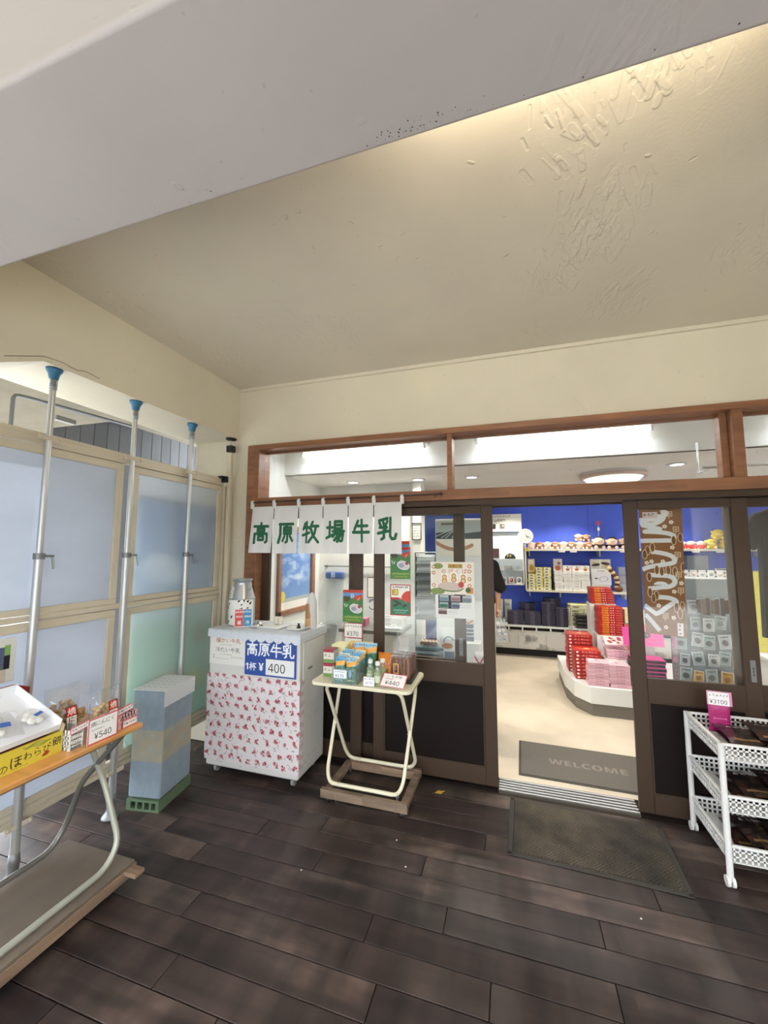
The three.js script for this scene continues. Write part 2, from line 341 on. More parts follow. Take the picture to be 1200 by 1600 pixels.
{
  const s = [[0, 2.9], [0, 2.45], [-1.5, 2.45], [-2.0, 2.2], [-2.36, 2.2], [-2.36, 2.9]];
  const bs = struct('beam_side', 'cream painted concrete beam along the window side with haunch', metricUV(extr(s, 0.44).rotateY(Math.PI / 2).translate(X0, 0, 0)), M.wall);
  part('crack', pipe([[-2.1795, 2.4, 1.66], [-2.1795, 2.475, 1.5], [-2.1795, 2.482, 1.42], [-2.1795, 2.472, 1.34], [-2.1795, 2.487, 1.3], [-2.1795, 2.478, 1.22]], 0.0016, 5, 0.01), std(0x6d6350, 0.9), bs);
  struct('column', 'cream painted concrete column at the porch corner', metricUV(span(X0, -2.18, -0.1, 2.2, 2.0, 2.36, 0.008)), M.wall);
  struct('wall_left', 'cream lintel over the open porch side behind the column', metricUV(span(X0, -2.4, 2.25, 3.0, 2.36, ZF)), M.wall);
  struct('wall_right', 'cream painted side wall on the right of the porch', metricUV(span(X1, X1 + 0.14, -0.1, 3.02, -0.13, ZF)), M.wall);
  struct('wall_front', 'cream lintel above the open porch front', metricUV(span(X0, X1, 2.25, 3.0, ZF - 0.15, ZF)), M.wall);
}
// outdoors, seen above and below the window partition
struct('ground', 'grey concrete ground outside the porch', metricUV(merge([span(-16, -3.05, -0.2, -0.06, -12, 16), span(-3.05, 16, -0.2, -0.06, ZF, 16), span(X1 + 0.14, 16, -0.2, -0.06, -12, ZF)])), M.concrete);
{
  const bank = new THREE.PlaneGeometry(40, 6, 80, 12), p = bank.attributes.position;
  for (let i = 0; i < p.count; i++) { const v = p.getY(i) / 6 + 0.5; p.setZ(i, -v * 2.2 + 0.7 * Math.sin(p.getX(i) * 1.7) * Math.cos(p.getY(i) * 2.3) + rnd(-0.3, 0.3)); p.setY(i, v * (3.1 + 0.5 * Math.sin(p.getX(i) * 0.8)) - 0.2); }
  const leafy = std(0x232a1c, 0.9, { side: THREE.DoubleSide });
  const g2 = bank.clone().rotateY(-Math.PI / 2).translate(11, 0, 0); g2.computeVertexNormals();
  const g1 = bank.rotateY(Math.PI).translate(0, 0, 10.5); g1.computeVertexNormals();
  struct('hedge', 'dark wooded bank across the forecourt behind the viewer', [g1, g2], leafy);
}
{
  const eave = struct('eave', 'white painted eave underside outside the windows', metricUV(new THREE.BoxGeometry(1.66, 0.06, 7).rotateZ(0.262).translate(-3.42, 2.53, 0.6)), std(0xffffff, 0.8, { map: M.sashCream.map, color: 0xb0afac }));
  part('conduit', pipe([[-2.98, 2.3, 1.17], [-2.98, 2.5, 1.17], [-2.98, 2.51, 1.1], [-2.98, 2.545, 0.3]], 0.012, 8, 0.03), M.steelDull, eave);
  part('junction_box', bx(0.04, 0.035, 0.14, -3.1, 2.47, 0.78, 0.004), std(0x9a9894, 0.6), eave);
}
{
  const w = structGroup('wall_siding', 'grey board siding outside above the window rail');
  const m1 = std(0x6d6f74, 0.6), m2 = std(0x65676c, 0.6);
  part('backing', span(-3.06, -3.04, 0, 2.34, -0.62, 0.92), M.blackGap, w);
  for (let k = 0; k < 15; k++) { const z = 0.92 - k * 0.103, top = (q) => Math.min(2.56, 2.36 + (0.92 - q) * 0.42); part('board', extr([[-z, 0], [-z + 0.097, 0], [-z + 0.097, top(z - 0.097)], [-z, top(z)]], 0.018).rotateY(Math.PI / 2).translate(-3.038, 0, 0), k % 3 ? m1 : m2, w); }
}
// window partition of cream sashes with cloudy sheets
{
  const zA = 2.25, zB = 0.09, xw = -2.275;
  struct('trim_2', 'cream top rail of the window partition', span(xw - 0.02, xw + 0.02, 2.052, 2.115, zB - 0.02, zA, 0.004), M.sashCream);
  struct('trim_3', 'cream bottom rail of the window partition', merge([span(xw - 0.03, xw + 0.02, 0.235, 0.262, zB - 0.02, zA, 0.004), span(xw - 0.02, xw + 0.012, 0.268, 0.292, zB - 0.02, zA, 0.004)]), M.sashCream);
  struct('trim_4', 'cream middle rail of the window partition', span(xw - 0.022, xw + 0.02, 1.172, 1.2, zB - 0.02, zA, 0.004), M.sashCream);
  struct('trim_5', 'cream corner post between window partition and pier', span(xw - 0.05, xw + 0.025, 0.0, 2.05, zB - 0.085, zB - 0.02, 0.004), M.sashCream);
  const bays = [[0.9, 0.985, zA, 'left'], [zB, 0, 0.88, 'right']];
  let n = 0;
  for (const [z0, zz, z1, side] of [[0.965, 0, zA, 'left'], [zB, 0, 0.9, 'right']]) for (const [y0, y1, lev] of [[1.204, 2.048, 'upper'], [0.296, 1.166, 'lower']]) {
    const w = structGroup('window_' + ++n, `${lev} ${side} cream window sash with cloudy sheet`), f = 0.042;
    part('sash_frame', [span(xw - 0.014, xw + 0.014, y1 - f, y1, z0, z1, 0.003), span(xw - 0.014, xw + 0.014, y0, y0 + 0.03, z0, z1, 0.003), span(xw - 0.014, xw + 0.014, y0 + 0.03, y1 - f, z0, z0 + f, 0.003), span(xw - 0.014, xw + 0.014, y0 + 0.03, y1 - f, z1 - f, z1, 0.003)], M.sashCream, w);
    part('pane', metricUV(span(xw - 0.0015, xw + 0.0015, y0 + 0.03, y1 - f, z0 + f, z1 - f)), side === 'left' ? M.frost : M.frostClear, w);
  }
}
// brown frame, transom and door track
{
  const fr = structGroup('trim_6', 'brown wooden frame around the shop doors and transom');
  part('head', metricUV(span(-2.065, X1, 2.345, 2.385, -0.13, 0.03, 0.004)), M.brownFrame, fr);
  part('jamb', metricUV(span(-2.065, -1.955, 0.0, 2.345, -0.13, 0.03, 0.004)), M.brownFrame, fr);
  part('transom_rail', metricUV(span(-1.955, X1, 1.872, 1.945, -0.13, 0.025, 0.004)), M.brownFrame, fr);
  part('post', metricUV(span(-0.418, -0.382, 1.945, 2.345, -0.11, 0.015, 0.003)), M.brownFrame, fr);
  part('post', metricUV(merge([span(1.245, 1.30, 1.945, 2.345, -0.12, 0.02, 0.003), span(1.205, 1.243, 1.945, 2.345, -0.1, -0.03, 0.003)])), M.brownFrame, fr);
  part('stop_strip', span(-1.955, X1, 2.328, 2.345, -0.1, -0.075), M.brownFrame, fr);
  let n = 4;
  for (const [a, b, t] of [[-1.955, -0.418, 'left'], [-0.382, 1.205, 'middle'], [1.30, X1, 'right']]) {
    const w = structGroup('window_' + ++n, `${t} clear transom pane above the shop doors`);
    part('pane', metricUV(span(a, b, 1.945, 2.345, -0.072, -0.068)), M.dirtyGlass, w);
  }
}
struct('trim_7', 'dark bronze head track above the sliding doors', [span(-1.955, X1, 1.832, 1.872, -0.125, 0.012, 0.003), span(-1.955, X1, 1.822, 1.832, -0.125, -0.115)], M.bronze);
{
  const t = structGroup('trim_8', 'ridged aluminium floor track in the doorway');
  part('plate', span(-0.12, 0.67, -0.05, 0.002, -0.15, 0.0), std(0x5d554d, 0.5, { metalness: 0.3 }), t);
  for (const [a, b] of [[-1.955, -0.121], [0.671, X1]]) part('dark_sill', span(a, b, -0.05, 0.004, -0.15, 0.0), M.bronzeDark, t);
  for (let k = 0; k < 5; k++) part('ridge', span(-0.12, 0.67, 0.002, 0.009, -0.018 - k * 0.03, -0.008 - k * 0.03, 0.002), M.alu, t);
}
function leaf(n, label, x0, x1, z, handle, glassMat = M.glass, back = false) {
  const d = structGroup('door_' + n, label), s = 0.078, t = 0.014;
  part('stile', span(x0, x0 + s, 0.012, 1.828, z - t, z + t, 0.004), M.bronze, d);
  part('stile', span(x1 - s, x1, 0.012, 1.828, z - t, z + t, 0.004), M.bronze, d);
  part('top_rail', span(x0 + s, x1 - s, 1.776, 1.828, z - t, z + t, 0.003), M.bronze, d);
  part('lock_rail', span(x0 + s, x1 - s, 0.635, 0.768, z - t, z + t, 0.003), M.bronze, d);
  part('bottom_rail', span(x0 + s, x1 - s, 0.012, 0.115, z - t, z + t, 0.003), M.bronze, d);
  part('panel', span(x0 + s, x1 - s, 0.115, 0.635, z - t * 0.5, z + 0.001), M.bronzeDark, d);
  part('bead', [span(x0 + s, x1 - s, 0.115, 0.125, z, z + t * 0.8, 0.002), span(x0 + s, x1 - s, 0.625, 0.635, z, z + t * 0.8, 0.002), span(x0 + s, x0 + s + 0.01, 0.125, 0.625, z, z + t * 0.8, 0.002), span(x1 - s - 0.01, x1 - s, 0.125, 0.625, z, z + t * 0.8, 0.002)], M.bronze, d);
  part('pane', metricUV(span(x0 + s, x1 - s, 0.768, 1.776, z - 0.002, z + 0.002)), glassMat, d);
  if (handle !== undefined) {
    const h = part('handle', span(handle - 0.013, handle + 0.013, 0.795, 0.915, z + t, z + t + 0.005, 0.002), M.steelDull, d);
    part('keyhole', [cylZ(0.004, 0.002, handle, 0.835, z + t + 0.0055), cylZ(0.004, 0.002, handle, 0.87, z + t + 0.0055), span(handle - 0.002, handle + 0.002, 0.845, 0.86, z + t + 0.005, z + t + 0.0065)], M.blackPlastic, h);
  }
  return d;
}
leaf(1, 'dark bronze sliding door behind the milk cabinet', -1.955, -1.075, -0.063);
leaf(2, 'dark bronze sliding door left of the open doorway', -0.972, -0.120, -0.026);
leaf(3, 'dark bronze sliding door slid back behind its neighbour', -1.20, -0.318, -0.1, -0.352);
leaf(4, 'dark bronze sliding door with brown towel, right of the doorway', 0.668, 1.30, -0.026, 1.262, M.dirtyGlass);
leaf(5, 'dark bronze sliding door at the right edge', 1.20, 2.1, -0.063, undefined, M.dirtyGlass);

// ---------------------------------------------------------------- the setting: shop interior
const ZB = -4.2, HS = 2.25;
M.blueWall = std(0xffffff, 0.55, { map: dataTex(256, (u, v) => { const k = 0.95 + 0.12 * (fbm(u * 5, v * 5, 5, 29, 4) - 0.5); return [0.32 * k, 0.44 * k, 0.94 * k]; }, true, 0.6) });
M.shopWhite = std(0xe7eae8, 0.55);
M.shopCeil = std(0xe4e4e0, 0.7);
{
  const f = struct('floor_shop', 'cream vinyl floor of the shop', metricUV(span(-2.2, 3.7, -0.12, 0.004, ZB - 0.1, -0.15)), M.vinyl);
  struct('ceiling_shop', 'white shop ceiling with downlights', metricUV(span(-2.2, 3.7, HS, 2.36, ZB - 0.1, -0.62)), M.shopCeil);
  struct('bulkhead', 'white boxed bulkhead behind the transom', [span(-2.2, 3.7, HS, 2.75, -0.66, -0.6, 0.006)], M.shopWhite);
  struct('ceiling_front', 'raised white ceiling strip over the doorway inside', span(-2.2, 3.7, 2.66, 2.75, -0.6, -0.13), M.shopCeil);
  const w = struct('wall_shop_back', 'blue panelled back wall of the shop', metricUV(span(-2.2, 3.7, -0.1, 2.36, ZB - 0.12, ZB)), M.blueWall);
  for (let k = 0; k < 6; k++) part('panel', metricUV(span(-1.55 + k * 0.905, -0.65 + k * 0.905, 0.02, HS - 0.004, ZB, ZB + 0.006, 0.002)), M.blueWall, w);
  struct('wall_shop_left', 'white side wall inside the shop', span(-2.24, -2.1, -0.1, 2.75, ZB, -0.13), M.shopWhite);
  struct('wall_shop_right', 'white right-hand wall inside the shop', span(3.7, 3.82, -0.1, 2.75, ZB, -0.13), M.shopWhite);
  struct('wall_booth', 'white partition wall of the serving booth inside', [span(-2.1, -0.97, 0, HS, -1.46, -1.38), span(-0.985, -0.895, 0, HS, -1.5, -1.3, 0.004)], M.shopWhite);
}
// ---------------------------------------------------------------- lamps
M.tubeGlow = new THREE.MeshStandardMaterial({ color: 0xffffff, emissive: new THREE.Color(1, 1, 0.97), emissiveIntensity: 9, roughness: 0.4 });
M.lampGlow = new THREE.MeshStandardMaterial({ color: 0xffffff, emissive: new THREE.Color(1, 0.94, 0.88), emissiveIntensity: 0.85, roughness: 0.4 });
M.downGlow = new THREE.MeshStandardMaterial({ color: 0xffffff, emissive: new THREE.Color(1, 0.97, 0.9), emissiveIntensity: 4, roughness: 0.4 });
function areaLight(parent, w, h, intensity, color, pos, look) {
  const l = new THREE.RectAreaLight(color, intensity, w, h);
  l.name = 'lamp_light'; l.position.set(...pos); parent.add(l); parent.updateMatrixWorld(true); l.lookAt(...look);
  return l;
}
const SHOP_TUBE = 49, SHOP_ROUND = 12, SHOP_DOWN = 5, PORCH_LAMP = 0.32;
// three fluorescent battens on the bulkhead face behind the transom
for (const [x0, x1, where] of [[-1.88, -0.67, 'left'], [-0.27, 1.02, 'middle'], [1.75, 2.95, 'right']]) {
  const t = thing('fluorescent_lamp', `fluorescent tube lamp behind the ${where} transom pane`, 'lamp', [(x0 + x1) / 2, 2.43, -0.5], 0, 'fluorescent lamps behind the transom');
  const L = x1 - x0;
  part('housing', bx(L, 0.05, 0.075, 0, 0.035, -0.055, 0.006), M.whitePlastic, t);
  part('reflector', extr([[-0.05, 0.01], [0.05, 0.01], [0.09, -0.035], [0.084, -0.037], [0.047, 0.004], [-0.05, 0.004]], L - 0.02).rotateY(Math.PI / 2).translate(-L / 2 + 0.01, 0.01, -0.04), M.white, t);
  part('tube', cylX(0.016, L - 0.06, 0, -0.022, -0.015, 16), M.tubeGlow, t);
  for (const s of [-1, 1]) part('socket', bx(0.02, 0.05, 0.03, s * (L / 2 - 0.02), -0.01, -0.015, 0.004), M.whitePlastic, t);
  areaLight(t, L - 0.08, 0.035, SHOP_TUBE, 0xf4fbff, [0, -0.042, 0.0], [(x0 + x1) / 2, 0, -0.15]);
}
{ // round ceiling lamp
  const t = thing('round_ceiling_lamp', 'large round white ceiling lamp inside the shop', 'lamp', [0.93, HS, -1.42]);
  part('base', cyl(0.27, 0.27, 0.02, 0, -0.01, 0, 40), M.whitePlastic, t);
  part('rim', lathe([[0.245, -0.02], [0.28, -0.02], [0.285, -0.035], [0.278, -0.05], [0.25, -0.052]], 40), std(0xd9c2ba, 0.4), t);
  part('diffuser', lathe([[0.25, -0.045], [0.22, -0.075], [0.15, -0.09], [0.0001, -0.097]], 40), M.lampGlow, t);
  areaLight(t, 0.42, 0.42, SHOP_ROUND, 0xfff3e6, [0, -0.105, 0], [0.93, 0, -1.42]);
}
const downs = [[-0.9, -1.2, 'above the serving booth'], [-0.36, -1.22, 'left of the round ceiling lamp'], [1.35, -1.12, 'right of the round ceiling lamp'], [-0.02, -3.75, 'over the shelf by the clock'], [0.86, -3.7, 'over the plush toy shelf'], [2.1, -3.7, 'over the yellow plush toys'], [-1.6, -1.15, 'nearest the left shop wall']];
for (const [x, z, where] of downs) {
  const t = thing('downlight', `small round ceiling downlight ${where}`, 'lamp', [x, HS, z], 0, 'downlights in the shop ceiling');
  part('rim', lathe([[0.05, 0.0], [0.075, 0.0], [0.075, -0.006], [0.05, -0.008]], 24), M.whitePlastic, t);
  part('lens', new THREE.CircleGeometry(0.052, 24).rotateX(Math.PI / 2).translate(0, -0.006, 0), M.downGlow, t);
  const s = new THREE.SpotLight(0xfff4e4, SHOP_DOWN, 0, 1.1, 0.6, 2);
  s.name = 'lamp_light'; s.position.set(0, -0.02, 0); s.target.position.set(0, -1.5, 0); s.castShadow = true; s.shadow.radius = 2;
  t.add(s, s.target);
}
{ // ceiling batten in the porch, tucked behind the cross beam
  const t = thing('porch_batten_lamp', 'fluorescent batten lamp on porch ceiling behind the cross beam', 'lamp', [0.2, HC, 1.85]);
  part('housing', bx(1.0, 0.05, 0.07, 0, -0.025, 0, 0.006), M.whitePlastic, t);
  part('tube', cylX(0.015, 0.96, 0, -0.075, 0, 16), new THREE.MeshStandardMaterial({ color: 0xffffff, emissive: new THREE.Color(1, 0.9, 0.7), emissiveIntensity: 5, roughness: 0.4 }), t);
  for (const s of [-1, 1]) part('socket', bx(0.02, 0.06, 0.03, s * 0.49, -0.065, 0, 0.004), M.whitePlastic, t);
  for (const x of [-0.36, -0.12, 0.12, 0.36]) {
    const p = new THREE.PointLight(0xfff0d6, PORCH_LAMP, 0, 2);
    p.name = 'lamp_light'; p.position.set(x, -0.105, 0); p.castShadow = true; p.shadow.radius = 1.2; t.add(p);
  }
}
// ---------------------------------------------------------------- porch: window side
['nearest the camera', 'in the middle of the row', 'nearest the shop wall'].forEach((where, i) => {
  const z = [1.42, 0.945, 0.475][i], t = thing('support_pole', `telescopic aluminium support pole with blue cap, ${where}`, 'pole', [-2.225, 0, z], 0, 'support poles along the window partition');
  part('foot', lathe([[0.0001, 0], [0.045, 0], [0.045, 0.012], [0.03, 0.03], [0.02, 0.05], [0.024, 0.09], [0.02, 0.13], [0.0001, 0.13]], 20), M.steelDull, t);
  part('lower_tube', cyl(0.019, 0.019, 1.36, 0, 0.8, 0, 18), M.alu, t);
  part('upper_tube', cyl(0.0145, 0.0145, 0.88, 0, 1.915, 0, 18), M.alu, t);
  const c = part('clamp', [cyl(0.024, 0.024, 0.03, 0, 1.49, 0, 16), bx(0.02, 0.012, 0.05, 0.008, 1.49, -0.035, 0.003)], M.steelDull, t);
  part('lever', [bar([0.012, 1.49, -0.052], [0.018, 1.425, -0.06], 0.008, 0.01)], M.steel, c);
  part('spring', (() => { const q = []; for (let k = 0; k <= 48; k++) q.push(new THREE.Vector3(Math.cos(k * 0.8) * 0.017, 2.335 + k * 0.0011, Math.sin(k * 0.8) * 0.017)); return new THREE.TubeGeometry(new THREE.CatmullRomCurve3(q), 110, 0.0025, 5); })(), M.steel, t);
  part('collar', cyl(0.012, 0.012, 0.07, 0, 2.37, 0), M.steelDull, t);
  part('cap', lathe([[0.0001, 2.45], [0.036, 2.45], [0.036, 2.44], [0.026, 2.425], [0.02, 2.395], [0.0001, 2.395]], 20), std(0x2f6f96, 0.5), t);
  for (const y of [2.083, 0.25]) part('strap', [bx(0.006, 0.022, 0.11, 0.013, y, 0, 0.002), ball(0.006, 0.016, y, 0.045), ball(0.006, 0.016, y, -0.045)], M.sashCream, t);
});
{
  const t = thing('tension_post', 'slim white post with black cap in the window corner', 'post', [-2.21, 0, 0.06]);
  part('tube', bx(0.034, 2.33, 0.034, 0, 1.165, 0, 0.006), M.sashCream, t);
  part('cap', bx(0.055, 0.055, 0.055, 0, 2.36, 0, 0.006), M.blackPlastic, t);
  part('screw', cyl(0.007, 0.007, 0.05, 0, 2.41, 0), M.chrome, t);
  part('top_pad', lathe([[0.0001, 2.449], [0.045, 2.449], [0.04, 2.437], [0.0001, 2.43]], 20), M.blackPlastic, t);
  part('bracket', [bx(0.06, 0.05, 0.03, -0.03, 2.1, 0.03, 0.004), bx(0.05, 0.02, 0.05, -0.04, 2.115, 0.05, 0.003)], M.blackPlastic, t);
}
single('wall_plate', 'small metal strap plate screwed to the cream pier', 'bracket', [bx(0.11, 0.022, 0.006, 0, 0, 0.003, 0.002), ball(0.006, -0.04, 0, 0.007), ball(0.006, 0.04, 0, 0.007)], M.trim, [-2.13, 1.598, 0]);
{ // banner hung outside behind the cloudy sheet
  const tex = canvasTex(512, 1024, (x, w, h) => {
    const gr = x.createLinearGradient(0, 0, 0, h);
    gr.addColorStop(0, '#8ea6c8'); gr.addColorStop(0.4, '#b4c8d8'); gr.addColorStop(0.5, '#c2d8cc'); gr.addColorStop(0.58, '#a4c8ac'); gr.addColorStop(1, '#96c09e');
    x.fillStyle = gr; x.fillRect(0, 0, w, h);
    x.fillStyle = '#dfe8f0';
    for (const [a, b, r] of [[380, 130, 40], [120, 300, 60], [190, 310, 70], [260, 330, 50]]) { x.beginPath(); x.arc(a, b, r, 0, 7); x.fill(); }
    x.fillStyle = '#8d7d62'; x.beginPath(); x.ellipse(230, 860, 120, 70, 0, 0, 7); x.fill();
    x.fillStyle = '#b49f7c'; x.beginPath(); x.ellipse(230, 815, 115, 34, 0, 0, 7); x.fill();
    x.fillStyle = '#d6c653'; for (let k = 0; k < 6; k++) { x.beginPath(); x.arc(420 + Math.cos(k) * 22, 850 + Math.sin(k) * 22, 17, 0, 7); x.fill(); }
    x.fillStyle = '#9a8a66'; x.beginPath(); x.ellipse(430, 640, 30, 50, 0, 0, 7); x.fill();
  });
  const t = thing('painted_banner', 'translucent sky and meadow banner hung outside the right window sheets', 'banner', [-2.315, 0, 0.49]);
  part('picture', new THREE.PlaneGeometry(0.74, 1.55, 6, 12).rotateY(Math.PI / 2).translate(0, 1.085, 0), new THREE.MeshPhysicalMaterial({ map: tex, roughness: 0.95, transmission: 0.9, thickness: 0, side: THREE.DoubleSide }), t);
  part('hem_bar', bx(0.008, 0.016, 0.76, 0, 1.866, 0, 0.003), M.white, t);
}
{ // box wrapped in cloth standing on a green crate
  const t = thing('wrapped_carton', 'tall carton wrapped in blue-grey cloth on a green crate by the window', 'carton', [-2.125, 0, 0.70], 0.16);
  const green = std(0x5d7358, 0.6);
  part('crate', [bx(0.21, 0.012, 0.30, 0, 0.006, 0), bx(0.21, 0.012, 0.30, 0, 0.056, 0), ...[-1, 1].flatMap((s) => [bx(0.012, 0.04, 0.30, s * 0.099, 0.032, 0), ...[-0.085, -0.04, 0.005, 0.05, 0.09].map((x) => bx(0.012, 0.04, 0.012, x, 0.032, s * 0.144))])], green, t);
  const cloth = canvasTex(512, 1024, (x, w, h) => {
    fill(x, '#8595a1');
    fill(x, '#a29a86', 0, 380, w, 300);
    for (let k = 0; k < 160; k++) { x.fillStyle = `rgba(${k % 2 ? '120,140,155' : '160,176,188'},0.10)`; x.beginPath(); x.ellipse(hash2(k, 1, 3) * w, hash2(k, 2, 3) * h, 20 + hash2(k, 3, 3) * 50, 10 + hash2(k, 4, 3) * 60, 0, 0, 7); x.fill(); }
    for (let k = 0; k < 30; k++) { x.strokeStyle = 'rgba(95,108,120,0.25)'; x.lineWidth = 1.5; x.beginPath(); const a = hash2(k, 5, 3) * w, b = hash2(k, 6, 3) * h; x.moveTo(a, b); x.lineTo(a + 40 * hash2(k, 7, 3) - 20, b + 60); x.stroke(); }
  });
  const g = new RoundedBoxGeometry(0.205, 0.61, 0.285, 6, 0.012), p = g.attributes.position;
  for (let i = 0; i < p.count; i++) { const y = p.getY(i), k = 1 + 0.03 * Math.sin(y * 9 + 1) * (y < 0 ? 1 : 0.4) + (y < -0.27 ? 0.05 : 0); p.setX(i, p.getX(i) * k); p.setZ(i, p.getZ(i) * (1 + 0.012 * Math.sin(y * 14))); }
  g.computeVertexNormals();
  part('cloth_wrap', g, printed(cloth, 0.8), t, [0, 0.372, 0]);
  const lace = canvasTex(256, 256, (x, w) => {
    fill(x, '#c3c7ca'); x.strokeStyle = '#e7e9ea'; x.lineWidth = 3;
    for (let i = 0; i < 6; i++) for (let j = 0; j < 6; j++) for (let r = 6; r < 24; r += 7) { x.beginPath(); x.arc(i * 46 + (j % 2) * 23, j * 46, r, 0, 7); x.stroke(); }
  });
  part('lace_cover', [bx(0.216, 0.005, 0.298, 0, 0.681, 0, 0.002), bx(0.004, 0.095, 0.294, 0.107, 0.634, 0, 0.0015)], printed(lace, 0.85), t);
  part('cord', [pipe([[-0.112, 0.6, 0.1], [-0.113, 0.5, 0.105], [-0.108, 0.44, 0.11]], 0.0025, 5)], M.blackPlastic, t);
}
{ // leaflet stuck to the lower left pane
  const tex = canvasTex(256, 256, (x) => {
    fill(x, '#d9dad5'); fill(x, '#5e6f6b', 0, 50, 210, 130); fill(x, '#cfd6d4', 40, 60, 120, 110); write(x, '水', 80, 72, 60, '#1d2a2a', 0.07);
    fill(x, '#56607f', 170, 50, 26, 110); fill(x, '#7fae5f', 196, 40, 30, 60); fill(x, '#10141c', 196, 100, 30, 80); fill(x, '#c9bfb2', 0, 180, 210, 76); x.fillStyle = '#8d7d86'; x.beginPath(); x.arc(30, 220, 20, 0, 7); x.fill(); scribble(x, 20, 56, 150, 9, '#445', 1.2, 3);
  });
  single('leaflet', 'small dark picture leaflet stuck low on the left window sheet', 'leaflet', new THREE.BoxGeometry(0.002, 0.2, 0.2), [std(0xd9dad5, 0.6), ...[0, 0, 0, 0, 0].map(() => std(0xd9dad5, 0.6))].map((m, i) => (i === 0 ? printed(tex) : m)), [-2.255, 1.01, 1.565]);
}
// ---------------------------------------------------------------- long display table on the left
{
  const t = thing('display_table', 'long wooden-top folding display table on a low trolley at the left', 'table', [-1.91, 0, 1.24]);
  part('tabletop', metricUV(bx(0.47, 0.022, 1.15, -0.025, 0.69, 0.575, 0.006)), M.pineTop, t);
  const grey = std(0x7d7d78, 0.45, { metalness: 0.5 });
  for (const [a, b] of [[0.17, -0.17], [-0.17, 0.17]]) {
    part('leg', [pipe([[a * 0.9, 0.68, 0.03], [b * 0.45, 0.42, 0.065], [b, 0.2, 0.06], [b * 1.02, 0.125, 0.12], [b * 1.02, 0.118, 1.0], [b, 0.2, 1.08], [b * 0.45, 0.42, 1.08], [a * 0.9, 0.68, 1.1]], 0.0125, 10, 0.05)], b > 0 ? std(0xb3b6a8, 0.45, { metalness: 0.3 }) : grey, t);
  }
  part('under_rail', [bx(0.025, 0.025, 1.0, -0.15, 0.667, 0.575), bx(0.025, 0.025, 1.0, 0.15, 0.667, 0.575)], grey, t);
  const tr = thing('low_trolley', 'worn plywood trolley under the left display table', 'trolley', [-1.91, 0, 1.24]);
  const ply = std(0xffffff, 0.8, { map: dataTex(256, (u, v) => { const n = fbm(u * 5, v * 5, 5, 61, 5), s = Math.max(0, fbm(u * 3, v * 3, 3, 67, 4) - 0.55) * 2.2, k = 0.9 + 0.3 * (n - 0.5); return [0.50 * k - s * 0.3, 0.45 * k - s * 0.26, 0.395 * k - s * 0.2]; }, true, 1) });
  part('deck', metricUV(bx(0.43, 0.016, 1.1, 0, 0.094, 0.56, 0.003)), ply, tr);
  part('rail', metricUV(bx(0.035, 0.045, 1.12, 0.2, 0.063, 0.56, 0.003)), M.bare, tr);
  part('rail', metricUV(bx(0.035, 0.045, 1.12, -0.2, 0.063, 0.56, 0.003)), M.bare, tr);
  part('cross_bar', metricUV(bx(0.52, 0.018, 0.05, 0.02, 0.077, 0.04, 0.003)), M.bare, tr);
  for (const sx of [-0.17, 0.17]) for (const sz of [0.1, 1.0]) { const c = part('caster', [cylX(0.02, 0.016, sx, 0.0205, sz), bx(0.03, 0.012, 0.03, sx, 0.038, sz)], M.blackPlastic, tr); }
}
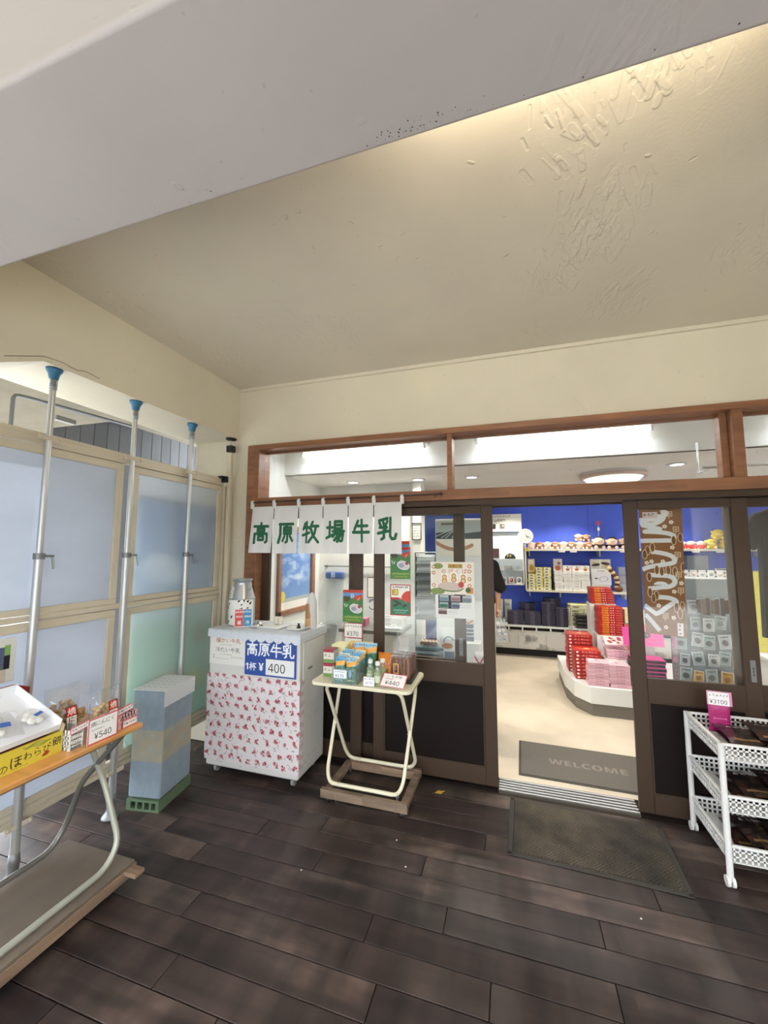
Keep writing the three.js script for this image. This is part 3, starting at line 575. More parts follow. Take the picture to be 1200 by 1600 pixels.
// goods on it
const cardBoard = (name, label, tex, w, h, pos, rot, back = 0xf2efe9, group) => single(name, label, 'price card', new THREE.BoxGeometry(w, h, 0.003), [0, 1, 2, 3, 4, 5].map((i) => (i === 4 ? printed(tex, 0.5) : std(back, 0.6))), pos, rot, group);
{
  const TT = 0.7015;
  const yellow = canvasTex(1024, 320, (x, w, h) => {
    fill(x, '#d8c545'); x.strokeStyle = '#7f9440'; x.lineWidth = 9;
    for (let k = 0; k < 5; k++) { x.beginPath(); for (let a = 0; a <= 300; a += 10) x.lineTo(480 + a + k * 20, 34 + k * 12 + 16 * Math.sin(a / 40 + k)); x.stroke(); }
    write(x, '水の', 70, 170, 124, '#2c2a1c', 0.08); write(x, 'ほ', 330, 110, 160, '#2c2a1c', 0.1); write(x, 'わらび', 500, 110, 118, '#2c2a1c', 0.08); write(x, '餅', 880, 60, 130, '#2c2a1c', 0.09);
    x.fillStyle = '#a83a26'; x.beginPath(); x.moveTo(740, 270); x.quadraticCurveTo(800, 180, 850, 240); x.quadraticCurveTo(810, 300, 740, 270); x.fill();
    scribble(x, 360, 276, 200, 22, '#5d6a2c', 3, 8);
  });
  // text runs from the near end towards the far end of the table
  const box = thing('yellow_gift_carton', 'long yellow carton with brush lettering on the left table', 'carton', [-1.865, TT, 1.69]);
  const side = std(0xd8c545, 0.6), red = std(0x7c1f1d, 0.6);
  part('front_wall', new THREE.BoxGeometry(0.004, 0.082, 0.27).translate(0.082, 0.041, 0), [printed(yellow, 0.5), side, side, side, side, side], box);
  part('side_wall', [bx(0.16, 0.082, 0.004, 0, 0.041, 0.133), bx(0.16, 0.082, 0.004, 0, 0.041, -0.133), bx(0.004, 0.082, 0.27, -0.08, 0.041, 0)], side, box);
  part('bottom', bx(0.16, 0.003, 0.26, 0, 0.002, 0), side, box);
  const pk = thing('red_packet_pile', 'dark red flat packet lying inside the yellow carton', 'packet', [-1.865, TT + 0.0045, 1.69]);
  part('wrapper', bx(0.135, 0.055, 0.245, 0, 0.0275, 0, 0.008), red, pk);
  // red box and tilted tray behind
  const rb = thing('red_box', 'dark red open box standing behind the white tray', 'box', [-2.125, TT, 1.68]);
  part('wall', [bx(0.1, 0.21, 0.006, 0, 0.105, -0.17), bx(0.1, 0.21, 0.006, 0, 0.105, 0.17), bx(0.006, 0.21, 0.34, -0.05, 0.105, 0), bx(0.006, 0.16, 0.34, 0.05, 0.08, 0)], std(0x8f2420, 0.5), rb);
  part('floor', bx(0.096, 0.004, 0.335, 0, 0.002, 0), std(0x571512, 0.6), rb);
  const tr = thing('white_tray', 'white paper-lined wooden tray tilted on the yellow carton', 'tray', [-1.775, TT + 0.095, 1.575]);
  tr.rotation.z = -0.36;
  part('liner', [bx(0.30, 0.004, 0.46, -0.15, 0.004, 0.23, 0.001), bx(0.30, 0.04, 0.004, -0.15, 0.022, 0.001), bx(0.004, 0.022, 0.46, 0.0, 0.011, 0.23), bx(0.004, 0.045, 0.46, -0.3, 0.024, 0.23)], std(0xe8e9ec, 0.6), tr);
  part('rim', [metricUV(bx(0.31, 0.028, 0.012, -0.15, 0.0, -0.012, 0.002)), metricUV(bx(0.012, 0.05, 0.48, -0.309, 0.01, 0.23, 0.002))], std(0xd8c39a, 0.6), tr);
  // two clear packets with blue bands in the tray
  [[-0.1, 0.16, 0.16, 'near the middle of the white tray'], [-0.085, 0.055, 0.09, 'in the far corner of the white tray']].forEach(([x, z, w, where], k) => {
    const o = thing('clear_packet', `clear packet of pale sweets with blue band ${where}`, 'packet', [0, 0, 0], 0, 'clear packets in the white tray');
    const at = new THREE.Vector3(x, 0.008, z).applyAxisAngle(new THREE.Vector3(0, 0, 1), -0.36).add(tr.position);
    o.position.copy(at); o.rotation.set(0, 0.3 * (k ? 1 : -1), -0.36, 'ZYX');
    part('bag', pouch(w, w * 0.75, 0.045, 0.004, k + 3).rotateX(-Math.PI / 2).translate(0, 0.024, w * 0.37), M.film, o);
    for (let q = 0; q < 5; q++) part('sweet', ball(0.016, (q - 2) * w * 0.13, 0.02, 0.02 * (q % 2), 1, 0.7, 1, 8), std(0xe6e6e0, 0.4), o);
    part('label', bx(w * 0.16, 0.0012, w * 0.36, w * 0.2, 0.047, w * 0.05, 0), std(0x3f63b0, 0.5), o);
  });
  // bags of roasted garlic
  const gar = std(0xd2b07c, 0.6), garD = std(0xb98f58, 0.6);
  const red1 = canvasTex(96, 256, (x, w, h) => { fill(x, '#efe9e2'); fill(x, '#c2281f', 0, 0, w, 96); x.strokeStyle = '#2a1512'; x.lineWidth = 5; x.strokeRect(2, 2, w - 4, h - 4); write(x, '焼', 12, 12, 72, '#f3e6dc', 0.1); write(x, 'に', 20, 100, 50, '#1d1512', 0.12); write(x, 'ん', 20, 152, 50, '#1d1512', 0.12); write(x, 'に', 20, 204, 44, '#1d1512', 0.12); });
  const labelMat = printed(red1, 0.45);
  [[-1.875, 1.47, 0.16, 0.215, 'beside the white tray'], [-1.81, 1.355, 0.14, 0.185, 'behind the 540 yen card'], [-1.98, 1.43, 0.16, 0.20, 'at the back, next to the window']].forEach(([x, z, w, h, where], k) => {
    const o = thing('garlic_bag', `clear bag of roasted garlic with red label ${where}`, 'snack bag', [x, TT, z], Math.PI / 2 - 0.15 + k * 0.1, 'bags of roasted garlic');
    part('bag', pouch(w, h, 0.075, 0.009, k + 9, 14, 16, 0.1), M.film, o);
    const cl = [];
    for (let q = 0; q < 34; q++) cl.push(ball(0.0115, (hash2(q, 1, k) - 0.5) * w * 0.72, 0.022 + hash2(q, 2, k) * h * 0.5, (hash2(q, 3, k) - 0.5) * 0.036, 1, 0.85, 1, 6));
    part('garlic_cloves', cl, k === 1 ? gar : garD, o).userData.kind = 'stuff';
    if (k < 2) part('label', new THREE.PlaneGeometry(0.042, 0.112), labelMat, o, [k ? 0.01 : -0.01, h * 0.42, 0.047], [-0.1, 0, 0.05]);
  });
  const c540 = canvasTex(320, 256, (x, w, h) => { fill(x, '#d44a57'); fill(x, '#f6f4f1', 12, 12, w - 24, h - 24); write(x, '焼にんにく', 26, 34, 50, '#20201f', 0.07); scribble(x, 40, 112, 130, 15, '#444', 2, 5); write(x, '¥540', 66, 138, 84, '#20201f', 0.05, 1.02); });
  cardBoard('price_card', 'red-bordered handwritten 540 yen card leaning on left table edge', c540, 0.13, 0.105, [-1.712, TT + 0.0525, 1.435], [0, Math.PI / 2 - 0.05, 0, 'YXZ']);
  // white perforated baskets with pink price strips
  const small1 = canvasTex(192, 64, (x) => { fill(x, '#d9707c'); fill(x, '#f3f0ee', 6, 8, 180, 48); scribble(x, 14, 16, 160, 30, '#333', 3, 2); });
  const small2 = small1;
  const basket = (name, label, pos, w, h, d, mat) => {
    const o = thing(name, label, 'basket', pos), g = [];
    for (const s of [-1, 1]) {
      g.push(bx(0.003, 0.014, d, s * w / 2, h - 0.007, 0), bx(0.003, 0.012, d, s * w / 2, 0.006, 0), bx(w, 0.014, 0.003, 0, h - 0.007, s * d / 2), bx(w, 0.012, 0.003, 0, 0.006, s * d / 2));
      for (let k = 0; k <= 6; k++) g.push(bx(0.003, h, 0.006, s * w / 2, h / 2, -d / 2 + (k / 6) * d));
      for (let k = 0; k <= 6; k++) g.push(bx(0.006, h, 0.003, -w / 2 + (k / 6) * w, h / 2, s * d / 2));
      for (let k = 1; k <= 3; k++) g.push(bx(0.003, 0.006, d, s * w / 2, (k / 4) * h, 0), bx(w, 0.006, 0.003, 0, (k / 4) * h, s * d / 2));
    }
    g.push(bx(w, 0.003, d, 0, 0.0015, 0));
    part('body', g, mat, o);
    return o;
  };
  const b1 = basket('perforated_basket', 'white perforated basket with small price strip beside yellow carton', [-1.795, TT, 1.525], 0.1, 0.08, 0.05, M.whitePlastic);
  const b2 = basket('perforated_basket', 'pink-edged white basket at the far end of the left table', [-1.80, TT, 1.295], 0.13, 0.06, 0.09, std(0xe7b7b9, 0.5));
  cardBoard('price_card', 'narrow pink price strip on the basket beside yellow carton', small1, 0.075, 0.026, [-1.738, TT + 0.082, 1.518], [0, Math.PI / 2, 0.12, 'YXZ'], 0xd9707c);
  cardBoard('price_card', 'narrow pink price strip standing at the far table end', small2, 0.08, 0.028, [-1.75, TT + 0.075, 1.30], [0, Math.PI / 2, 0.12, 'YXZ'], 0xd9707c);
  cardBoard('price_card', 'small pink card low at the far table end', small1, 0.075, 0.035, [-1.728, TT + 0.018, 1.29], [0, Math.PI / 2, 0, 'YXZ'], 0xd9707c);
}
// ---------------------------------------------------------------- milk cabinet
{
  const t = thing('milk_cabinet', 'white milk cabinet with floral cloth and price signs', 'cabinet', [-1.693, 0, 0.215]);
  const W = 0.715, D = 0.37, white = std(0xffffff, 0.45, { map: dataTex(256, (u, v) => { const k = 0.97 - (hash2(Math.floor(u * 90), Math.floor(v * 90), 3) > 0.985 ? 0.12 : 0) + 0.06 * (fbm(u * 4, v * 4, 4, 3, 4) - 0.5); return [0.86 * k, 0.855 * k, 0.84 * k]; }, true, 1) });
  part('body', metricUV(bx(W, 0.885, D, 0, 0.5, 0, 0.014, 3)), white, t);
  part('top', bx(W + 0.01, 0.026, D + 0.01, 0, 0.955, 0, 0.01, 3), white, t);
  part('side_door', bx(0.008, 0.42, D - 0.06, W / 2 + 0.002, 0.70, -0.01, 0.004), white, t);
  part('door_pull', bx(0.012, 0.012, 0.05, W / 2 + 0.009, 0.73, 0.06, 0.003), M.steelDull, t);
  for (const sx of [-0.3, 0.3]) for (const sz of [-0.13, 0.13]) { const c = part('caster', [cylX(0.026, 0.02, sx, 0.027, sz)], std(0x8d8f90, 0.4), t); part('fork', [bx(0.03, 0.012, 0.034, sx, 0.052, sz), bx(0.004, 0.035, 0.02, sx - 0.013, 0.036, sz), bx(0.004, 0.035, 0.02, sx + 0.013, 0.036, sz)], M.steelDull, c); }
  const floral = canvasTex(1024, 768, (x, w, h) => {
    fill(x, '#d9d2d4');
    for (let k = 0; k < 230; k++) { x.fillStyle = 'rgba(120,112,122,0.5)'; x.save(); x.translate(hash2(k, 1, 5) * w, hash2(k, 2, 5) * h); x.rotate(hash2(k, 3, 5) * 6); x.beginPath(); x.ellipse(0, 0, 15, 4, 0, 0, 7); x.fill(); x.restore(); }
    for (let j = 0; j < 9; j++) for (let i = 0; i < 11; i++) {
      const a = (i + (j % 2) * 0.5) * 96 + hash2(i, j, 1) * 30, b = j * 88 + hash2(i, j, 2) * 26;
      for (let q = 0; q < 5; q++) { x.fillStyle = ['#a8505a', '#bd6d76', '#8f3a46'][q % 3]; x.beginPath(); x.arc(a + (hash2(q, i, j) - 0.5) * 34, b + (hash2(q, j, i + 3) - 0.5) * 34, 8 + 6 * hash2(q, 3, i), 0, 7); x.fill(); }
      x.fillStyle = '#7d8a7c'; x.beginPath(); x.ellipse(a + 20, b + 18, 11, 4, 0.8, 0, 7); x.fill();
    }
  });
  const drape = sheet(W + 0.012, 0.57, (u, v) => 0.004 + 0.003 * Math.sin(u * 21 + v * 3) * v + (v > 0.36 && v < 0.4 ? 0.002 : 0) + 0.004 * Math.sin(v * 9), 30, 14);
  part('floral_cloth', drape, printed(floral, 0.85), t, [0.004, 0.672, D / 2 + 0.003]);
  const wrap = sheet(0.05, 0.57, () => 0, 2, 4); part('floral_cloth_fold', wrap, printed(floral, 0.85), t, [W / 2 + 0.012, 0.672, D / 2 - 0.02], [0, Math.PI / 2, 0]);
  // lace-edged plastic cover on top
  const lace = canvasTex(512, 128, (x, w, h) => { fill(x, '#c9cdd2'); for (let i = -1; i < 12; i++) { x.fillStyle = '#dfe3ea'; x.beginPath(); x.arc(i * 46 + 20, 40, 34, 0, 7); x.fill(); x.strokeStyle = '#b3bccb'; x.lineWidth = 2; for (let r = 8; r < 34; r += 8) { x.beginPath(); x.arc(i * 46 + 20, 40, r, 0, 7); x.stroke(); } } });
  part('lace_cover', [bx(W + 0.016, 0.003, D + 0.014, 0, 0.9695, 0), (() => { const s = new THREE.Shape(); s.moveTo(-W / 2 - 0.008, 0); s.lineTo(-W / 2 - 0.008, -0.05); for (let k = 0; k < 11; k++) { const a = -W / 2 - 0.008 + (k / 11) * (W + 0.016), b = (W + 0.016) / 11; s.quadraticCurveTo(a + b / 2, -0.05 - (k > 3 ? 0.036 : 0.006), a + b, -0.05); } s.lineTo(W / 2 + 0.008, 0); const g = new THREE.ShapeGeometry(s, 6); const uv = g.attributes.uv; for (let i = 0; i < uv.count; i++) uv.setXY(i, uv.getX(i) / W + 0.5, uv.getY(i) * 8 + 1); return g.translate(0, 0.969, D / 2 + 0.0125); })(), (() => new THREE.PlaneGeometry(D + 0.014, 0.055).rotateY(Math.PI / 2).translate(W / 2 + 0.0085, 0.942, 0))()], printed(lace, 0.5), t);
  const menu = canvasTex(512, 384, (x, w, h) => { fill(x, '#e4e2dd'); write(x, '暖かい牛乳', 90, 24, 68, '#a8382f', 0.07); scribble(x, 150, 110, 170, 20, '#a86a60', 2, 4); write(x, '冷たい牛乳', 84, 150, 68, '#2f3133', 0.07); scribble(x, 150, 240, 170, 20, '#777', 2, 7); fill(x, '#333', 56, 258, 12, 12); fill(x, '#333', 56, 290, 12, 12); fill(x, '#777', 84, 306, 200, 3); scribble(x, 310, 270, 180, 30, '#555', 2, 9); });
  part('milk_menu', new THREE.PlaneGeometry(0.297, 0.19), printed(menu, 0.5), t, [-0.206, 0.828, D / 2 + 0.0022]);
  const price = canvasTex(640, 400, (x, w, h) => { fill(x, '#2f4f9c'); write(x, '高原牛乳', 18, 44, 146, '#eef1f4', 0.115, 1.03); write(x, '1', 6, 254, 100, '#eef1f4', 0.12); write(x, '杯', 58, 262, 88, '#eef1f4', 0.12); write(x, '¥', 176, 240, 118, '#eef1f4', 0.12); fill(x, '#e7e8e6', 268, 214, 348, 170); write(x, '400', 296, 236, 128, '#2a2a2a', 0.04, 1.02); });
  part('price_sign', new THREE.BoxGeometry(0.395, 0.242, 0.002), [4, 4, 4, 4, 0, 4].map((k) => (k ? std(0x2f4f9c, 0.5) : printed(price, 0.4))), t, [0.137, 0.805, D / 2 + 0.004]);
}
{ // on the cabinet
  const TY = 0.9715;
  const can = thing('milk_can', 'steel milk can with printed paper wrap on the milk cabinet', 'milk can', [-1.945, TY, 0.20]);
  part('body', lathe([[0.0001, 0], [0.092, 0], [0.096, 0.006], [0.096, 0.19], [0.093, 0.196], [0.066, 0.285], [0.06, 0.30], [0.06, 0.318], [0.072, 0.324], [0.074, 0.332], [0.07, 0.336], [0.055, 0.336], [0.055, 0.3], [0.0001, 0.29]], 40), M.steel, can);
  part('seam', [new THREE.TorusGeometry(0.096, 0.003, 8, 40).rotateX(Math.PI / 2).translate(0, 0.192, 0)], M.steel, can);
  part('handle', pipe([[0.06, 0.318, 0.02], [0.095, 0.32, 0.03], [0.1, 0.27, 0.03], [0.078, 0.255, 0.025]], 0.005, 8, 0.02), M.steel, can);
  const wrap = canvasTex(512, 256, (x, w, h) => { fill(x, '#ecebe8'); for (let k = 0; k < 30; k++) { x.fillStyle = '#26262b'; const a = hash2(k, 1, 9) * w, b = hash2(k, 2, 9) * h, r = 8 + 9 * hash2(k, 3, 9); x.beginPath(); x.ellipse(a, b, r, r * 0.7, k, 0, 7); x.fill(); x.beginPath(); x.arc(a + r * 0.8, b - r * 0.6, r * 0.5, 0, 7); x.fill(); } for (let k = 0; k < 6; k++) { x.fillStyle = '#b5343a'; x.beginPath(); x.arc(270 + hash2(k, 4, 9) * 50, 185 + hash2(k, 5, 9) * 50, 9, 0, 7); x.fill(); } });
  part('paper_wrap', new THREE.CylinderGeometry(0.0972, 0.0972, 0.18, 40, 1, true, -1.3, 2.9).translate(0, 0.096, 0), printed(wrap, 0.5), can);
  part('paper_strip', new THREE.CylinderGeometry(0.069, 0.094, 0.087, 16, 1, true, -0.85, 0.7).translate(0.0, 0.241, 0.0).scale(1.008, 1, 1.008), printed(wrap, 0.5), can);
  const wc = canvasTex(256, 256, (x) => { fill(x, '#f0eeea'); fill(x, '#c9483e', 8, 8, 118, 240); fill(x, '#2f87b5', 128, 8, 120, 240); for (const [q, a, c] of [['WARM', 14, 0], ['MILK', 22, 1], ['COLD', 138, 0], ['MILK', 144, 1]]) write(x, q, a, 22 + c * 66, 38, '#f4efe9', 0.1); write(x, '暖', 44, 166, 56, '#f4efe9', 0.1); write(x, '冷', 160, 166, 56, '#f4efe9', 0.1); });
  cardBoard('warm_cold_sign', 'red and blue WARM MILK COLD MILK sign beside milk can', wc, 0.125, 0.125, [-1.855, TY + 0.065, 0.30], [-0.12, 0.38, 0.04, 'YXZ']).userData.category = 'sign';
  const tray = (name, label, x, z, w, d, turn) => { const o = thing(name, label, 'tray', [x, TY, z], turn); part('base', bx(w - 0.02, 0.004, d - 0.02, 0, 0.002, 0, 0.0015), M.whitePlastic, o); part('rim', pipe([[-w / 2, 0.012, -d / 2], [w / 2, 0.012, -d / 2], [w / 2, 0.012, d / 2], [-w / 2, 0.012, d / 2]], 0.006, 8, 0.03, true), M.whitePlastic, o); return o; };
  tray('serving_tray', 'large cream serving tray on the milk cabinet', -1.67, 0.215, 0.26, 0.2, -0.12);
  tray('small_tray', 'small cream tray beside the paper cup dispenser', -1.435, 0.235, 0.12, 0.15, -0.1);
  const bell = thing('call_bell', 'small chrome call bell in the serving tray', 'bell', [-1.755, TY + 0.005, 0.268]);
  part('base', lathe([[0.0001, 0], [0.036, 0], [0.036, 0.006], [0.03, 0.01], [0.0001, 0.01]], 24), M.blackPlastic, bell);
  part('dome', lathe([[0.034, 0.01], [0.032, 0.02], [0.022, 0.031], [0.0001, 0.036]], 24), M.chrome, bell);
  part('button', cyl(0.005, 0.004, 0.012, 0, 0.041, 0, 10), M.chrome, bell);
  for (const [x, z, k] of [[-1.675, 0.15, 'left'], [-1.648, 0.145, 'right']]) {
    const c = thing('paper_cup', `${k} small white cup at the back of the serving tray`, 'cup', [x, TY + 0.005, z], 0, 'small cups in the serving tray');
    part('wall', lathe([[0.0001, 0.002], [0.013, 0.002], [0.017, 0.052], [0.0155, 0.052], [0.012, 0.005], [0.0001, 0.005]], 18), std(0xe6dfcd, 0.6), c);
    part('lip', new THREE.TorusGeometry(0.0168, 0.0015, 6, 20).rotateX(Math.PI / 2).translate(0, 0.052, 0), std(0xe6dfcd, 0.6), c);
  }
  const st = thing('cup_stack', 'stack of brown paper cups in a white plastic bag', 'cup stack', [-1.385, TY, 0.185]);
  for (let k = 0; k < 9; k++) part('cup', lathe([[0.031, 0], [0.026, 0.075], [0.0001, 0.076]], 20), k < 6 ? std(0xb98f5c, 0.7) : std(0xa67c4b, 0.7), st, [0, 0.003 + k * 0.0115, 0]);
  part('cup_rim', [0, 1, 2, 3, 4, 5].map((k) => new THREE.TorusGeometry(0.031, 0.0022, 6, 22).rotateX(Math.PI / 2).translate(0, 0.006 + k * 0.0115, 0)), std(0xd8b987, 0.7), st);
  part('plastic_bag', (() => { const g = lathe([[0.037, 0.0], [0.038, 0.12], [0.036, 0.18], [0.024, 0.225], [0.006, 0.25]], 22), p = g.attributes.position; for (let i = 0; i < p.count; i++) { const k = 1 + 0.1 * (hash2(i, 3, 2) - 0.5); p.setX(i, p.getX(i) * k + 0.01); p.setZ(i, p.getZ(i) * k - 0.012); } g.computeVertexNormals(); return g; })(), phy(0xf0f2f3, 0.4, { transmission: 0.35, thickness: 0, side: THREE.DoubleSide }), st);
  const fig = thing('dark_figurine', 'tiny dark figurine in the small tray', 'figurine', [-1.42, TY + 0.004, 0.275]);
  part('body', lathe([[0.0001, 0], [0.013, 0], [0.014, 0.012], [0.009, 0.026], [0.0001, 0.028]], 12), M.blackPlastic, fig);
  part('head', [ball(0.008, 0, 0.033, 0, 1, 1, 1, 10), ball(0.003, -0.006, 0.04, 0, 1, 1, 1, 6), ball(0.003, 0.006, 0.04, 0, 1, 1, 1, 6)], M.blackPlastic, fig);
  const dish = thing('coin_dish', 'shallow pale dish in the small tray', 'dish', [-1.458, TY + 0.004, 0.262]);
  part('bowl', lathe([[0.0001, 0.002], [0.02, 0.002], [0.028, 0.01], [0.0265, 0.011], [0.019, 0.005], [0.0001, 0.005]], 20), M.white, dish);
}
// ---------------------------------------------------------------- noren curtain
{
  const xs = [-1.985, -1.783, -1.565, -1.357, -1.152, -0.95, -0.737], text = '高原牧場牛乳', zr = 0.055;
  single('curtain_rod', 'thin dark rod carrying the white shop curtain', 'rod', [rod([-2.0, 1.903, zr], [-0.45, 1.912, zr], 0.006, 10), cylX(0.009, 0.012, -0.452, 1.912, zr)], std(0x3a2b25, 0.4));
  for (const [x, w] of [[-1.99, 'left'], [-0.5, 'right']]) single('rod_hook', `small brass hook holding the ${w} end of the curtain rod`, 'hook', [cylZ(0.003, 0.05, x, 1.9, 0.043, 8), ball(0.006, x, 1.9, 0.024, 1, 1, 1, 8)], std(0x8a7440, 0.4, { metalness: 0.8 }));
  const t = thing('noren_curtain', 'white split shop curtain with green lettering over the door', 'curtain', [0, 0, 0]);
  const atlas = canvasTex(1536, 448, (x, W, H) => {
    fill(x, '#eeeff0');
    for (let k = 0; k < 9000; k++) { x.fillStyle = `rgba(${k % 2 ? '200,200,206' : '246,246,246'},0.22)`; x.fillRect(hash2(k, 1, 3) * W, hash2(k, 2, 3) * H, 14 * hash2(k, 3, 3), 1); }
    x.scale(1, 1.1);
    [...text].forEach((ch, i) => write(x, ch, i * 256 + [30, 36, 38, 40, 38, 34][i], [142, 140, 138, 134, 130, 120][i], 182, '#2c6b4d', 0.135));
  });
  const clothMat = new THREE.MeshPhysicalMaterial({ map: atlas, roughness: 0.9, transmission: 0.12, thickness: 0, side: THREE.DoubleSide });
  [...text].forEach((ch, i) => {
    const x0 = xs[i], x1 = xs[i + 1], w = x1 - x0 - 0.006, top = 1.868, h = i === 0 ? 0.368 : 0.372;
    const g = sheet(w, h, (u, v) => 0.012 * Math.sin(u * 5.5 + i * 1.9 + v * 1.2) * v + 0.004 * Math.sin(u * 13 + i) * v + 0.008 * v, 18, 18, (u, v) => (i === 0 ? -0.015 * v * (1 - u) * 1.2 - 0.012 * v * u : i === 4 ? 0.012 * v * (1 - u) : 0));
    for (let q = 0; q < g.attributes.uv.count; q++) g.attributes.uv.setX(q, (g.attributes.uv.getX(q) + i) / 6);
    part('panel', g, clothMat, t, [(x0 + x1) / 2, top, zr - 0.002]);
  });
  const loopMat = std(0xe8e8e9, 0.9);
  xs.forEach((x, i) => part('loop', [(() => { const g = pipe([[x, 1.853, zr + 0.004], [x, 1.916, zr + 0.011], [x, 1.918, zr - 0.011], [x, 1.853, zr - 0.006]], 0.0025, 6, 0.008); const p = g.attributes.position; for (let k = 0; k < p.count; k++) p.setX(k, x + (p.getX(k) - x) * 5.2); g.computeVertexNormals(); return g; })()], loopMat, t));
}
// ---------------------------------------------------------------- snack table on a timber dolly
{
  const t = thing('snack_table', 'small cream folding table with bent tube legs', 'table', [-0.905, 0, 0.26]);
  const cream = phy(0xe3dcc0, 0.4, { clearcoat: 0.2 });
  const s = new THREE.Shape(), w = 0.32, d = 0.2, r = 0.045;
  s.moveTo(-w + r, -d); s.lineTo(w - r, -d); s.quadraticCurveTo(w, -d, w, -d + r); s.lineTo(w, d - r); s.quadraticCurveTo(w, d, w - r, d); s.lineTo(-w + r, d); s.quadraticCurveTo(-w, d, -w, d - r); s.lineTo(-w, -d + r); s.quadraticCurveTo(-w, -d, -w + r, -d);
  part('tabletop', new THREE.ExtrudeGeometry(s, { depth: 0.012, bevelEnabled: true, bevelSize: 0.005, bevelThickness: 0.004, bevelSegments: 3 }).rotateX(-Math.PI / 2).translate(0, 0.687, 0), cream, t);
  part('leg_frame', pipe([[-0.2, 0.686, 0.16], [-0.235, 0.66, 0.15], [-0.23, 0.62, 0.13], [-0.215, 0.16, -0.13], [-0.19, 0.105, -0.155], [0.24, 0.105, -0.155], [0.275, 0.16, -0.13], [0.262, 0.62, 0.13], [0.255, 0.67, 0.155], [0.2, 0.686, 0.16]], 0.0115, 10, 0.05), cream, t);
  part('leg_frame', pipe([[-0.21, 0.686, -0.13], [-0.248, 0.66, -0.12], [-0.245, 0.6, -0.09], [-0.225, 0.16, 0.135], [-0.2, 0.103, 0.16], [0.235, 0.103, 0.16], [0.262, 0.16, 0.135], [0.285, 0.6, -0.09], [0.28, 0.665, -0.12], [0.24, 0.686, -0.13]], 0.0115, 10, 0.05), cream, t);
  part('rivet', [cylX(0.006, 0.03, -0.234, 0.385, 0.01), cylX(0.006, 0.03, 0.27, 0.385, 0.01)], M.steelDull, t);
  const y = thing('timber_dolly', 'rough timber dolly on casters under the snack table', 'dolly', [-0.87, 0, 0.27]);
  part('front_rail', metricUV(bx(0.54, 0.05, 0.03, 0, 0.067, 0.19, 0.003)), M.rawWood, y);
  part('back_rail', metricUV(bx(0.5, 0.05, 0.03, 0.015, 0.065, -0.19, 0.003)), M.rawWood, y);
  part('middle_rail', metricUV(bx(0.47, 0.05, 0.02, 0.02, 0.06, -0.165, 0.003)), M.bare, y);
  part('side_rail', metricUV(bx(0.045, 0.03, 0.36, -0.235, 0.068, 0, 0.003)), M.rawWood, y);
  part('side_rail', metricUV(bx(0.045, 0.03, 0.36, 0.245, 0.068, 0, 0.003)), M.rawWood, y);
  for (const sx of [-0.23, 0.235]) for (const sz of [-0.16, 0.165]) { const c = part('caster', [cylX(0.018, 0.014, sx, 0.019, sz)], M.blackPlastic, y); part('fork', [bx(0.026, 0.008, 0.026, sx, 0.038, sz), bx(0.003, 0.026, 0.014, sx - 0.01, 0.026, sz), bx(0.003, 0.026, 0.014, sx + 0.01, 0.026, sz)], M.steel, c); }
  for (const [x, z] of [[-0.17, 0.155], [0.2, 0.155], [-0.15, -0.165], [0.2, -0.165]]) part('wire_tie', [new THREE.TorusGeometry(0.02, 0.0016, 5, 16).rotateY(Math.PI / 2).translate(x, 0.098, z * 1.0), rod([x, 0.08, z + 0.05 * Math.sign(z)], [x + 0.004, 0.03, z + 0.052 * Math.sign(z)], 0.001, 4)], M.steel, y);
}
